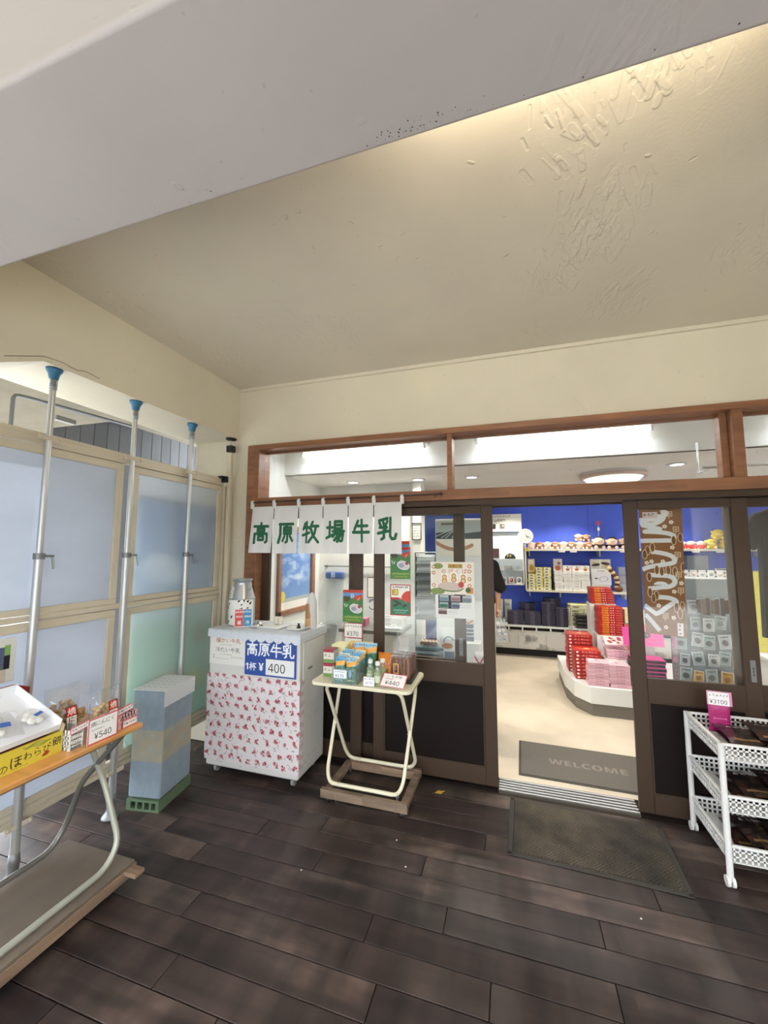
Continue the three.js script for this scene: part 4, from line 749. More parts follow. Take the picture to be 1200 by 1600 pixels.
{ // goods on the snack table
  const TY = 0.7035;
  const bagTex = (a, b, sd) => canvasTex(128, 192, (x, w, h) => { fill(x, a); fill(x, b, 0, 60, w, 132); x.fillStyle = '#e9a23b'; x.beginPath(); x.moveTo(0, 36); x.lineTo(128, 20); x.lineTo(128, 52); x.lineTo(0, 70); x.fill(); x.fillStyle = '#2d5d4a'; x.beginPath(); x.ellipse(64, 112, 34, 44, 0.2, 0, 7); x.fill(); x.fillStyle = '#6fb0d6'; x.beginPath(); x.ellipse(58, 116, 20, 32, 0, 0, 7); x.fill(); scribble(x, 12, 8, 104, 18, '#22424f', 2.5, sd); scribble(x, 20, 160, 90, 18, '#f1eee2', 2.5, sd + 1); });
  const bags = [bagTex('#5fa6cf', '#4c8f86', 2), bagTex('#8fc0da', '#3f7f5f', 3), bagTex('#d7dcc6', '#5b94b8', 4)].map((q) => printed(q, 0.35));
  const crate = thing('clear_display_box', 'clear plastic box holding blue snack bags on the snack table', 'display box', [-1.0, TY, 0.375]);
  part('walls', [bx(0.16, 0.10, 0.002, 0, 0.05, 0.085), bx(0.16, 0.10, 0.002, 0, 0.05, -0.12), bx(0.002, 0.10, 0.205, -0.08, 0.05, -0.018), bx(0.002, 0.10, 0.205, 0.08, 0.05, -0.018)], M.film, crate);
  part('base', bx(0.16, 0.002, 0.205, 0, 0.001, -0.018), M.film, crate);
  const g1 = pouch(0.072, 0.15, 0.026, 0.003, 4), g2 = pouch(0.07, 0.15, 0.024, 0.003, 6);
  const rows = ['front', 'second', 'third', 'fourth', 'rearmost'];
  for (let r = 0; r < 5; r++) for (let c = 0; c < 2; c++) {
    const o = thing('snack_bag', `blue snack bag, ${rows[r]} row, ${c ? 'right' : 'left'} side of the clear display box`, 'snack bag', [-1.038 + c * 0.076 + rnd(-0.002, 0.002), TY + 0.003 + r * 0.004, 0.438 - r * 0.037], rnd(-0.08, 0.08), 'blue snack bags in the clear box');
    part('pouch', c ? g1 : g2, bags[(r + c) % 3], o);
    o.rotation.x = -0.1;
  }
  const c370 = canvasTex(192, 128, (x) => { fill(x, '#bcd8e6'); fill(x, '#eef3f3', 8, 8, 176, 112); scribble(x, 20, 20, 150, 26, '#234', 3, 4); write(x, '¥270', 24, 58, 56, '#26333c', 0.06); });
  cardBoard('price_card', 'pale blue 270 yen card on front of the clear display box', c370, 0.088, 0.05, [-1.022, TY + 0.063, 0.4645], [0, 0, 0]);
  // small boxes on the left, two stacked
  const sb = canvasTex(96, 96, (x) => { fill(x, '#d9d6c8'); fill(x, '#a03040', 0, 0, 96, 18); fill(x, '#6e8f4b', 0, 70, 96, 26); scribble(x, 8, 26, 80, 34, '#7a4a5a', 3, 3); });
  for (let k = 0; k < 2; k++) { const o = thing('boxed_sweet', `small clear-fronted sweet box, ${k ? 'upper' : 'lower'} of the pair at the table's left end`, 'box', [-1.155, TY + k * 0.088, 0.315], 0.05, 'small sweet boxes on the snack table'); part('carton', bx(0.075, 0.086, 0.075, 0, 0.0435, 0, 0.003), std(0xcfd3cc, 0.4), o); part('front_print', new THREE.PlaneGeometry(0.07, 0.08).translate(0, 0.043, 0.0382), printed(sb, 0.4), o); part('lid', bx(0.077, 0.006, 0.077, 0, 0.084, 0, 0.002), std(0x8b2b3a, 0.5), o); }
  // pale packets standing behind
  const pale = canvasTex(128, 128, (x) => { fill(x, '#e3dfa9'); fill(x, '#f3efdf', 0, 30, 128, 40); fill(x, '#6d8f5a', 0, 100, 128, 28); scribble(x, 8, 36, 110, 26, '#56663a', 3, 6); });
  for (let k = 0; k < 4; k++) { const o = thing('upright_packet', `pale yellow packet standing behind the sweet boxes, number ${['one', 'two', 'three', 'four'][k]} from the front`, 'packet', [-1.13, TY, 0.245 - k * 0.032], 0.1, 'pale packets at the back of the snack table'); part('pouch', pouch(0.1, 0.185, 0.022, 0.002, k + 20), printed(pale, 0.4), o); }
  const mixed = [printed(canvasTex(128, 128, (x) => { fill(x, '#e6b64a'); fill(x, '#3f7d8f', 0, 50, 128, 34); scribble(x, 10, 10, 110, 28, '#a8442c', 4, 8); scribble(x, 10, 92, 110, 24, '#3a5a3a', 3, 9); }), 0.35), bags[1]];
  for (let k = 0; k < 4; k++) { const o = thing('upright_packet', `colourful packet leaning behind the clear display box, number ${['one', 'two', 'three', 'four'][k]} from the left`, 'packet', [-1.03 + k * 0.038, TY, 0.19 + (k % 2) * 0.03], 0.25, 'colourful packets at the back of the snack table'); part('pouch', pouch(0.085, 0.2, 0.022, 0.003, k + 30), mixed[k % 2], o); o.rotation.x = -0.12; }
  // three little bottles
  const liquid = std(0x8fa15a, 0.35);
  [[-0.80, 0.405, 'in front'], [-0.858, 0.372, 'at the left'], [-0.79, 0.335, 'at the back right']].forEach(([x, z, where]) => {
    const o = thing('pickle_bottle', `small green pickle bottle with white cap, ${where} of the trio`, 'bottle', [x, TY, z], 0, 'pickle bottles on the snack table');
    part('bottle', lathe([[0.0001, 0], [0.023, 0], [0.025, 0.004], [0.025, 0.082], [0.013, 0.108], [0.013, 0.12], [0.0001, 0.12]], 20), phy(0xe9f0e0, 0.08, { transmission: 0.8, thickness: 0 }), o);
    part('contents', lathe([[0.0001, 0.003], [0.022, 0.003], [0.022, 0.075], [0.0001, 0.078]], 16), liquid, o);
    part('label', new THREE.CylinderGeometry(0.0254, 0.0254, 0.04, 20, 1, true, -0.9, 1.8).translate(0, 0.042, 0), std(0xc9d2b8, 0.6, { side: THREE.DoubleSide }), o);
    part('cap', cyl(0.0155, 0.0145, 0.02, 0, 0.13, 0, 18), M.white, o);
  });
  const c170 = canvasTex(128, 96, (x) => { fill(x, '#c3cdd6'); fill(x, '#f2f3f2', 6, 6, 116, 84); scribble(x, 14, 12, 96, 22, '#333', 3, 3); write(x, '¥170', 24, 44, 36, '#222', 0.06); });
  cardBoard('price_card', 'tiny white 170 yen card in front of the pickle bottles', c170, 0.07, 0.052, [-0.845, TY + 0.027, 0.437], [-0.15, 0.03, 0]);
  // orange packets
  const or = printed(canvasTex(128, 160, (x) => { fill(x, '#e08b2c'); fill(x, '#d2612a', 0, 30, 128, 26); scribble(x, 12, 32, 104, 22, '#fbe9c8', 3, 7); x.fillStyle = '#b5611c'; for (let k = 0; k < 9; k++) { x.beginPath(); x.ellipse(20 + (k % 3) * 42, 86 + Math.floor(k / 3) * 26, 16, 10, k, 0, 7); x.fill(); } }), 0.3);
  for (let k = 0; k < 5; k++) { const o = thing('orange_packet', `orange snack packet beside the brown bread, ${['nearest', 'second', 'third', 'fourth', 'farthest'][k]} in its row`, 'packet', [-0.80 - k * 0.012 + (k % 2) * 0.03, TY + (k % 2) * 0.002, 0.27 - k * 0.034], -0.3, 'orange packets on the snack table'); part('pouch', pouch(0.1, 0.125, 0.026, 0.004, k + 40), or, o); o.rotation.x = -0.15; }
  // black tray with bread packs
  const tray = thing('black_tray', 'shallow black tray under the brown bread', 'tray', [-0.69, TY, 0.2], 0.04);
  part('base', bx(0.15, 0.004, 0.26, 0, 0.002, 0), M.blackPlastic, tray);
  part('rim', [bx(0.15, 0.028, 0.005, 0, 0.014, 0.13), bx(0.15, 0.028, 0.005, 0, 0.014, -0.13), bx(0.005, 0.028, 0.26, -0.075, 0.014, 0), bx(0.005, 0.028, 0.26, 0.075, 0.014, 0)], M.blackPlastic, tray);
  const br = [std(0x7a4a2a, 0.6), std(0x8d5a35, 0.6), std(0x6b3f24, 0.6)], lab = printed(canvasTex(64, 112, (x) => { fill(x, '#d9a955'); fill(x, '#5d3350', 14, 14, 36, 84); scribble(x, 20, 20, 24, 20, '#e6c98c', 3, 2); scribble(x, 20, 50, 24, 20, '#e6c98c', 3, 5); }), 0.4);
  for (let k = 0; k < 3; k++) {
    const o = thing('bread_stick_pack', `cellophane pack of brown bread sticks, ${['front', 'middle', 'rear'][k]} one in the black tray`, 'bread pack', [-0.69, TY + 0.005, 0.265 - k * 0.072], -0.04, 'bread packs in the black tray');
    for (let q = 0; q < 5; q++) part('bread_stick', bx(0.021, 0.135, 0.04, -0.05 + q * 0.025, 0.069, 0, 0.007), br[(q + k) % 3], o);
    part('wrapper', bx(0.135, 0.142, 0.052, 0, 0.0725, 0, 0.008), M.film, o);
    part('wrapper_top', (() => { const g = pouch(0.14, 0.12, 0.03, 0.02, k + 50, 14, 10, 0.02), p = g.attributes.position; for (let i = 0; i < p.count; i++) { const v = p.getY(i) / 0.12; p.setX(i, p.getX(i) * (0.7 + 0.6 * v) + 0.05 * v * v); p.setZ(i, p.getZ(i) + 0.02 * Math.sin(v * 9 + i)); } g.computeVertexNormals(); return g; })(), M.film, o, [0, 0.135, 0]);
    if (k === 0) part('label', new THREE.PlaneGeometry(0.036, 0.064), lab, o, [-0.025, 0.07, 0.0272]);
  }
  const c440 = canvasTex(320, 208, (x, w, h) => { fill(x, '#d04a5a'); fill(x, '#f4efec', 10, 10, w - 20, h - 20); write(x, 'いも大学', 62, 22, 48, '#26221f', 0.06); scribble(x, 50, 78, 100, 18, '#a33', 3, 5); write(x, '¥440', 54, 96, 86, '#1f1d1c', 0.06, 1.02); });
  cardBoard('price_card', 'red-bordered 440 yen card leaning at the snack table front', c440, 0.155, 0.095, [-0.70, TY + 0.035, 0.40], [-0.95, -0.02, -0.04, 'YXZ']);
}
// ---------------------------------------------------------------- posters and cards on the door glass
const sticker = (name, label, category, tex, w, h, pos, rot) => single(name, label, category, new THREE.BoxGeometry(w, h, 0.0015), [0, 1, 2, 3, 4, 5].map((i) => (i === 4 && tex ? printed(tex, 0.4) : M.paper)), pos, rot);
{
  const field = (head) => canvasTex(256, 384, (x, w, h) => {
    fill(x, '#3f7d45'); fill(x, '#5f93c8', 0, 30, w, 70); fill(x, '#c8442f', 0, 0, w, 34); scribble(x, 20, 6, 210, 22, '#8f2a1c', 3, 3);
    x.fillStyle = '#4d4a2f'; for (let k = 0; k < 8; k++) { x.beginPath(); x.arc(20 + k * 9, 90 + (k % 3) * 16, 16, 0, 7); x.fill(); }
    x.fillStyle = '#c8442f'; x.beginPath(); x.moveTo(120, 90); x.lineTo(240, 46); x.lineTo(256, 90); x.lineTo(190, 130); x.fill();
    x.strokeStyle = '#d8b44c'; x.lineWidth = 12; x.beginPath(); x.moveTo(110, 190); x.lineTo(215, 90); x.stroke(); x.strokeStyle = '#3a2c22'; x.lineWidth = 8; x.beginPath(); x.moveTo(140, 170); x.lineTo(180, 120); x.stroke();
    scribble(x, 12, 150, 100, 70, '#eef0ea', 5, 12);
    x.fillStyle = '#cfc9d2'; x.strokeStyle = '#f2f2ee'; x.beginPath(); x.ellipse(165, 220, 76, 50, 0.25, 0, 7); x.fill(); x.lineWidth = 7; x.stroke(); scribble(x, 110, 190, 90, 60, '#f4f2f0', 4, 14); x.fillStyle = '#9aa0b8'; x.beginPath(); x.ellipse(140, 222, 34, 26, 0, 0, 7); x.fill(); x.fillStyle = '#b5303c'; x.beginPath(); x.arc(208, 196, 20, 0, 7); x.fill();
    fill(x, '#4f8a3c', 0, 300, w, 84); scribble(x, 30, 312, 200, 24, '#d8cf62', 3, 5); scribble(x, 40, 346, 180, 24, '#d8a84c', 3, 6);
    write(x, head, 98, 48, 44, '#f2f0ea', 0.12);
  });
  sticker('green_poster', 'green picture poster hung on the door stile above the 370 yen card', 'poster', field('日'), 0.16, 0.235, [-1.126, 1.112, 0.006]);
  sticker('green_poster', 'green picture poster high on the glass beside the curtain end', 'poster', field('光'), 0.152, 0.228, [-0.77, 1.43, -0.0185]);
  { const hs = thing('header_strip', 'red and blue strip showing above the higher green poster', 'strip', [-0.732, 1.566, -0.0185]); part('red_band', bx(0.062, 0.022, 0.0015, 0, 0.011, 0), std(0xc8442f, 0.5), hs); part('blue_band', bx(0.062, 0.022, 0.0015, 0, -0.011, 0), std(0x5f93c8, 0.5), hs); }
  const c370 = canvasTex(256, 192, (x, w, h) => { fill(x, '#b0313c'); fill(x, '#f1eeea', 9, 9, w - 18, h - 18); scribble(x, 20, 28, 215, 34, '#444', 3, 5); write(x, '¥370', 36, 96, 74, '#2a2a2a', 0.06, 1.02); });
  sticker('price_card', 'red-bordered 370 yen card under the lower green poster', 'price card', c370, 0.145, 0.108, [-1.122, 0.937, 0.006]);
  sticker('hanging_strip', 'white paper strip below the 370 yen card', 'strip', null, 0.13, 0.06, [-1.12, 0.85, 0.005]);
  const monkey = canvasTex(256, 384, (x, w, h) => {
    fill(x, '#b32b35'); fill(x, '#f0ede6', 12, 12, w - 24, 150); fill(x, '#2f7d5c', 12, 190, w - 24, 180); scribble(x, 30, 24, 190, 26, '#222', 5, 4);
    x.fillStyle = '#d8452f'; x.beginPath(); x.moveTo(140, 150); x.quadraticCurveTo(180, 70, 244, 80); x.lineTo(244, 230); x.lineTo(214, 190); x.lineTo(204, 235); x.lineTo(180, 190); x.lineTo(168, 220); x.fill();
    x.fillStyle = '#7a6238'; x.fillRect(24, 60, 76, 76); write(x, '猿', 28, 62, 70, '#f0d84c', 0.12); write(x, 'の', 116, 150, 34, '#f2f0ea', 0.12);
    x.fillStyle = '#46352c'; x.beginPath(); x.ellipse(90, 220, 60, 14, 0.5, 0, 7); x.ellipse(70, 256, 40, 14, -0.4, 0, 7); x.ellipse(180, 262, 34, 12, -0.5, 0, 7); x.fill(); scribble(x, 40, 310, 180, 22, '#e8efe4', 3, 6); scribble(x, 60, 340, 140, 18, '#e8efe4', 2, 7);
  });
  sticker('red_monkey_poster', 'red-framed red and green poster on the glass left of the doorway', 'poster', monkey, 0.152, 0.22, [-0.77, 1.167, -0.0185]);
  const food = canvasTex(512, 384, (x, w, h) => {
    fill(x, '#e9e2d4'); fill(x, '#f3efe8', 0, 0, 20, h);
    x.fillStyle = '#7f8f4a'; x.beginPath(); x.ellipse(90, 50, 60, 34, 0, 0, 7); x.ellipse(80, 350, 90, 40, 0, 0, 7); x.fill();
    x.fillStyle = '#b59a3c'; x.fillRect(210, 24, 170, 50); write(x, '大学いも', 218, 30, 38, '#8a3a2a', 0.1); write(x, 'のびくば', 130, 84, 54, '#c04a3c', 0.09, 1.5);
    for (const [a, b] of [[130, 140], [240, 124], [350, 136]]) { x.fillStyle = '#f4efe6'; x.fillRect(a - 8, b, 88, 130); x.fillStyle = '#a87c3c'; x.beginPath(); x.arc(a + 36, b + 40, 28, 0, 7); x.arc(a + 36, b + 86, 32, 0, 7); x.fill(); x.fillStyle = '#e6c48c'; x.beginPath(); x.arc(a + 36, b + 42, 18, 0, 7); x.arc(a + 36, b + 88, 20, 0, 7); x.fill(); }
    x.fillStyle = '#6b7a52'; x.beginPath(); x.ellipse(240, 300, 150, 56, 0.05, 0, 7); x.fill(); x.fillStyle = '#cdbcb0'; x.beginPath(); x.ellipse(240, 290, 150, 50, 0.05, 0, 7); x.fill(); x.fillStyle = '#bb3a34'; x.beginPath(); x.arc(360, 268, 34, 0, 7); x.fill();
    for (const [a, b] of [[36, 60], [36, 130], [36, 280], [458, 50], [458, 110], [458, 200], [458, 280]]) { x.fillStyle = '#b0523c'; x.beginPath(); x.arc(a, b, 22, 0, 7); x.fill(); x.fillStyle = '#f0dcc0'; x.beginPath(); x.arc(a, b, 14, 0, 7); x.fill(); }
    x.fillStyle = '#c98a3c'; x.fillRect(430, 300, 70, 70); x.fillStyle = '#4a5a34'; x.beginPath(); x.arc(440, 330, 30, 0, 7); x.fill();
  });
  sticker('food_poster', 'wide food poster on the glass left of the doorway', 'poster', food, 0.3, 0.222, [-0.399, 1.33, -0.0185]);
  const photos = canvasTex(512, 320, (x, w, h) => {
    fill(x, '#e3e5e2'); fill(x, '#262c30', 40, 0, 420, 100); fill(x, '#262c30', 40, 100, 270, 90);
    for (const [a, b, c, d, col] of [[60, 10, 110, 70, '#6f8a9a'], [210, 10, 110, 70, '#9a6f74'], [360, 10, 110, 80, '#77808a'], [60, 106, 104, 70, '#2c6d55'], [216, 106, 100, 70, '#565a7a'], [40, 200, 110, 70, '#6a4a48']]) { fill(x, '#c9ced0', a - 4, b - 4, c + 8, d + 8); fill(x, col, a, b, c, d); fill(x, 'rgba(230,235,240,0.5)', a, b, c, d * 0.35); }
    scribble(x, 320, 130, 150, 14, '#888', 1.5, 5); scribble(x, 320, 160, 150, 14, '#888', 1.5, 6); scribble(x, 170, 210, 120, 16, '#a55', 1.5, 7); scribble(x, 170, 240, 120, 12, '#777', 1.5, 8);
  });
  sticker('photo_sheet', 'pale sheet of small photographs below the food poster', 'poster', photos, 0.27, 0.155, [-0.382, 1.136, -0.0185]);
}
{ // printed towel behind the right door glass
  const tex = canvasTex(256, 896, (x, w, h) => {
    fill(x, '#8f6238'); for (let k = 0; k < 900; k++) fill(x, `rgba(${k % 2 ? '70,44,22' : '180,132,84'},0.12)`, hash2(k, 1, 4) * w, hash2(k, 2, 4) * h, 26, 2);
    x.strokeStyle = '#e4e8ea'; x.lineWidth = 31; x.lineCap = 'butt'; x.beginPath(); x.moveTo(0, 80); x.bezierCurveTo(160, 90, 200, 10, 130, 30); x.stroke();
    x.beginPath(); x.moveTo(0, 110); x.lineTo(100, 60); x.bezierCurveTo(190, 40, 130, 120, 20, 120); x.lineTo(120, 148); x.lineTo(30, 165); x.bezierCurveTo(180, 170, 230, 190, 190, 230); x.lineTo(0, 232); x.stroke();
    x.beginPath(); x.moveTo(60, 310); x.bezierCurveTo(150, 320, 220, 340, 196, 385); x.bezierCurveTo(150, 410, 60, 400, 0, 440); x.stroke();
    x.beginPath(); x.moveTo(30, 476); x.lineTo(150, 480); x.bezierCurveTo(220, 490, 210, 560, 130, 560); x.lineTo(30, 574); x.stroke();
    x.beginPath(); x.moveTo(90, 632); x.bezierCurveTo(150, 630, 200, 640, 200, 664); x.bezierCurveTo(150, 680, 120, 730, 70, 752); x.lineTo(0, 690); x.stroke(); x.beginPath(); x.moveTo(0, 760); x.lineTo(90, 870); x.stroke();
    x.strokeStyle = '#f0d9b8'; x.lineWidth = 4; x.fillStyle = '#7a5029';
    for (const [a, b] of [[40, 300], [70, 280], [20, 330], [200, 230], [240, 210], [90, 440], [120, 450], [160, 440], [200, 450], [40, 490], [40, 600], [80, 620], [60, 640], [200, 700], [235, 690], [220, 740], [250, 420]]) { x.beginPath(); x.ellipse(a, b, 14, 32, 0, 0, 7); x.fill(); x.stroke(); }
    for (const [a, b] of [[180, 40], [216, 150], [220, 330], [220, 470], [230, 580], [130, 760]]) { x.strokeRect(a - 16, b - 16, 32, 32); x.beginPath(); x.moveTo(a, b + 16); x.lineTo(a - 4, b + 36); x.stroke(); x.beginPath(); x.arc(a, b, 7, 0, 7); x.stroke(); }
    x.fillStyle = '#f3ead9'; for (const [a, b] of [[190, 100], [150, 130], [190, 280], [30, 390], [130, 380], [235, 530], [190, 590], [90, 690], [180, 770], [130, 840], [60, 380]]) for (let k = 0; k < 5; k++) { x.beginPath(); x.arc(a + Math.cos(k * 1.26) * 9, b + Math.sin(k * 1.26) * 9, 6, 0, 7); x.fill(); }
    x.fillStyle = '#e8edf0'; x.beginPath(); x.ellipse(110, 545, 44, 24, 0, 3.14, 0); x.fill(); fill(x, '#f1efe8', 200, 800, 36, 88); scribble(x, 206, 808, 26, 22, '#3b3f78', 3, 2); scribble(x, 206, 836, 26, 22, '#3b3f78', 3, 3); scribble(x, 206, 862, 26, 20, '#3b3f78', 3, 4); fill(x, '#d9c9c4', 20, 24, 90, 44); scribble(x, 26, 34, 80, 24, '#222', 4, 9);
  });
  const g = sheet(0.228, 0.76, (u, v) => 0.003 * Math.sin(u * 9) * v, 8, 10, (u, v) => 0.0 - 0.02 * v * u);
  { const p = g.attributes.position; for (let i = 0; i < p.count; i++) { const u = p.getX(i) / 0.228 + 0.5, v = -p.getY(i) / 0.76; if (v > 0.85) p.setY(i, p.getY(i) - 0.02 * u + 0.01); } g.computeVertexNormals(); }
  single('printed_towel', 'long brown towel printed with a white winding road behind door glass', 'towel', g, printed(tex, 0.85), [0.874, 1.778, -0.036]);
}
// ---------------------------------------------------------------- white tiered cart on the right
{
  const t = thing('tiered_cart', 'white three-tier plastic basket cart on casters', 'cart', [1.2, 0, 0.247]);
  const W = 0.58, D = 0.39, wm = M.whitePlastic;
  for (const sx of [-1, 1]) for (const sz of [-1, 1]) part('post', cyl(0.0135, 0.0135, 0.575, sx * W / 2, 0.335, sz * D / 2, 14), wm, t);
  for (const sx of [-1, 1]) for (const sz of [-1, 1]) {
    const c = part('caster', [cylX(0.022, 0.012, sx * W / 2 - 0.012, 0.0225, sz * D / 2, 18), cylX(0.022, 0.012, sx * W / 2 + 0.008, 0.0225, sz * D / 2, 18)], wm, t);
    part('hub', [bx(0.01, 0.03, 0.02, sx * W / 2 - 0.002, 0.036, sz * D / 2, 0.003)], wm, c);
  }
  for (const top of [0.618, 0.39, 0.175]) {
    const h = 0.07, g = [], f = [];
    for (const s of [-1, 1]) {
      f.push(bx(W + 0.02, 0.012, 0.016, 0, top, s * D / 2, 0.004), bx(0.016, 0.012, D + 0.02, s * W / 2, top, 0, 0.004));
      g.push(bx(W, 0.006, 0.004, 0, top - h, s * (D / 2 - 0.004)), bx(0.004, 0.006, D, s * (W / 2 - 0.004), top - h, 0));
      for (let k = 0; k <= 26; k++) g.push(bx(0.008, h, 0.004, -W / 2 + (k / 26) * W, top - h / 2, s * (D / 2 - 0.004)));
      for (let k = 0; k <= 18; k++) g.push(bx(0.004, h, 0.008, s * (W / 2 - 0.004), top - h / 2, -D / 2 + (k / 18) * D));
      for (let k = 1; k <= 2; k++) g.push(bx(W, 0.007, 0.004, 0, top - (k / 3) * h, s * (D / 2 - 0.004)), bx(0.004, 0.007, D, s * (W / 2 - 0.004), top - (k / 3) * h, 0));
    }
    g.push(bx(W - 0.01, 0.004, D - 0.01, 0, top - h, 0));
    const b = part('basket', g, wm, t);
    part('basket_rim', f, wm, b);
  }
  const dark = printed(canvasTex(256, 192, (x, w, h) => { fill(x, '#211c1c'); for (let k = 0; k < 70; k++) { x.fillStyle = ['rgba(110,66,44,0.3)', 'rgba(60,52,56,0.4)', 'rgba(150,104,70,0.22)', 'rgba(96,36,48,0.3)'][k % 4]; x.beginPath(); x.ellipse(hash2(k, 1, 6) * w, hash2(k, 2, 6) * h, 10 + 34 * hash2(k, 4, 6), 4 + 12 * hash2(k, 5, 6), hash2(k, 3, 6) * 3, 0, 7); x.fill(); } scribble(x, 40, 20, 150, 26, '#b9b0a6', 4, 3); fill(x, '#8a6a44', 20, 150, 90, 12); }), 0.16);
  const levels = ['top', 'middle', 'bottom'];
  [0.551, 0.323, 0.108].forEach((y, L) => {
    for (let k = 0; k < 4; k++) {
      const o = thing('dark_food_pouch', `dark glossy food pouch, ${['lowest', 'second', 'third', 'uppermost'][k]} in the cart's ${levels[L]} basket`, 'food pouch', [1.14 + (k % 2) * 0.14 + rnd(-0.02, 0.02), y + 0.004 + k * 0.0195, 0.18 + rnd(-0.01, 0.015)], rnd(-0.15, 0.15), 'dark food pouches in the tiered cart');
      part('pouch', pouch(0.3, 0.24, 0.016, 0.006, k + L * 7 + 60).rotateX(-Math.PI / 2).translate(0, 0.0095, 0.19), dark, o);
    }
  });
  const pink = printed(canvasTex(128, 192, (x, w, h) => { fill(x, '#b02a72'); x.strokeStyle = '#e58ab5'; x.lineWidth = 3; x.beginPath(); x.arc(64, 120, 36, 0.3, 2.8); x.stroke(); x.beginPath(); x.arc(30, 104, 4, 0, 7); x.arc(98, 104, 4, 0, 7); x.stroke(); }), 0.35);
  const pk = thing('pink_packet', 'tall magenta packet standing at the back of the cart', 'packet', [1.04, 0.553, 0.115], -0.05);
  part('pouch', pouch(0.102, 0.16, 0.02, 0.002, 88), pink, pk);
  const c31 = canvasTex(256, 160, (x, w, h) => { fill(x, '#dc8fb4'); fill(x, '#f4f0f1', 12, 12, w - 40, h - 12); scribble(x, 22, 32, 190, 36, '#444', 3, 6); write(x, '¥3100', 24, 84, 66, '#222', 0.07); });
  cardBoard('price_card', 'pink-edged 3100 yen card clipped on the magenta packet', c31, 0.11, 0.07, [1.04, 0.732, 0.128], [-0.08, -0.05, -0.02]);
}
// ---------------------------------------------------------------- mats and litter
{
  const herring = dataTex(256, (u, v) => { const s = 8, a = Math.floor(u * s), b = Math.floor(v * s), d = (a + b) % 2 ? u * s * 4 + v * s * 4 : u * s * 4 - v * s * 4; return 0.5 + 0.5 * Math.sin(d * Math.PI * 1.5); }, false, 5);
  const mat1 = std(0xffffff, 0.95, { map: dataTex(512, (u, v) => { const k = 0.75 + 0.8 * (fbm(u * 5, v * 5, 5, 37, 5) - 0.5) + 0.3 * (hash2(Math.floor(u * 512), Math.floor(v * 512), 2) - 0.5); const q = 12, a = Math.floor(u * q), b = Math.floor(v * q), d = (a + b) % 2 ? u + v : u - v, f = k * (0.92 + 0.18 * Math.sin(d * q * 4 * Math.PI * 1.5)); return [0.43 * f, 0.395 * f, 0.335 * f]; }, true, 1.5), bumpMap: herring, bumpScale: 0.004 });
  const t = thing('entrance_mat', 'brown-grey ribbed entrance mat on the dark plank floor', 'mat', [0.34, 0, 0.315], -0.03);
  part('pile', metricUV(bx(0.74, 0.008, 0.44, 0, 0.0055, 0, 0.003)), mat1, t);
  part('border', [bx(0.79, 0.005, 0.025, 0, 0.0035, 0.233, 0.002), bx(0.79, 0.005, 0.025, 0, 0.0035, -0.233, 0.002), bx(0.025, 0.005, 0.49, -0.383, 0.0035, 0, 0.002), bx(0.025, 0.005, 0.49, 0.383, 0.0035, 0, 0.002)], std(0x3b3733, 0.8), t);
  const w = thing('welcome_mat', 'grey WELCOME mat on the cream shop floor', 'mat', [0.425, 0.004, -0.47], -0.02);
  const wt = canvasTex(1024, 640, (x, W, H) => { fill(x, '#66615a'); for (let k = 0; k < 9000; k++) fill(x, `rgba(${k % 2 ? '40,37,34' : '140,132,120'},0.25)`, hash2(k, 1, 8) * W, hash2(k, 2, 8) * H, 3, 3); x.globalAlpha = 0.42; write(x, 'WELCOME', 240, 262, 130, '#b0a89a', 0.1, 1); x.globalAlpha = 1; });
  part('pile', new THREE.BoxGeometry(0.8, 0.008, 0.49).translate(0, 0.004, 0), [0, 0, 1, 0, 0, 0].map((k) => (k ? printed(wt, 0.95) : std(0x3f3b37, 0.9))), w);
  part('border', [bx(0.83, 0.005, 0.016, 0, 0.0025, 0.252), bx(0.83, 0.005, 0.016, 0, 0.0025, -0.252), bx(0.016, 0.005, 0.5, -0.407, 0.0025, 0), bx(0.016, 0.005, 0.5, 0.407, 0.0025, 0)], std(0x4a4641, 0.85), w);
  const lf = thing('fallen_leaf', 'small yellow fallen leaf on the plank floor', 'leaf', [-0.475, 0.001, 0.135], 0.5);
  const ls = new THREE.Shape([[-0.035, 0], [-0.015, 0.012], [0.0, 0.02], [0.012, 0.011], [0.04, 0.006], [0.016, -0.006], [0.006, -0.018], [-0.012, -0.012]].map((p) => new THREE.Vector2(...p)));
  part('blade', new THREE.ExtrudeGeometry(ls, { depth: 0.0008, bevelEnabled: false }).rotateX(-Math.PI / 2).translate(0, 0.001, 0), std(0xc9a23e, 0.7, { side: THREE.DoubleSide }), lf);
  part('stem', rod([-0.034, 0.002, 0], [-0.055, 0.002, 0.006], 0.001, 5), std(0x8f7433, 0.7), lf);
  [[-0.62, 0.62, 'left of the entrance mat'], [-0.53, 0.78, 'in the middle of the planks'], [0.47, 0.75, 'just in front of the entrance mat'], [-1.0, 0.95, 'in front of the milk cabinet']].forEach(([x, z, where]) => single('paper_scrap', `tiny white paper scrap on the floor ${where}`, 'scrap', extr([[-0.005, -0.002], [0.001, -0.005], [0.005, 0.001], [0, 0.005]], 0.0008).rotateX(-Math.PI / 2), M.paper, [x, 0.0006, z]));
}
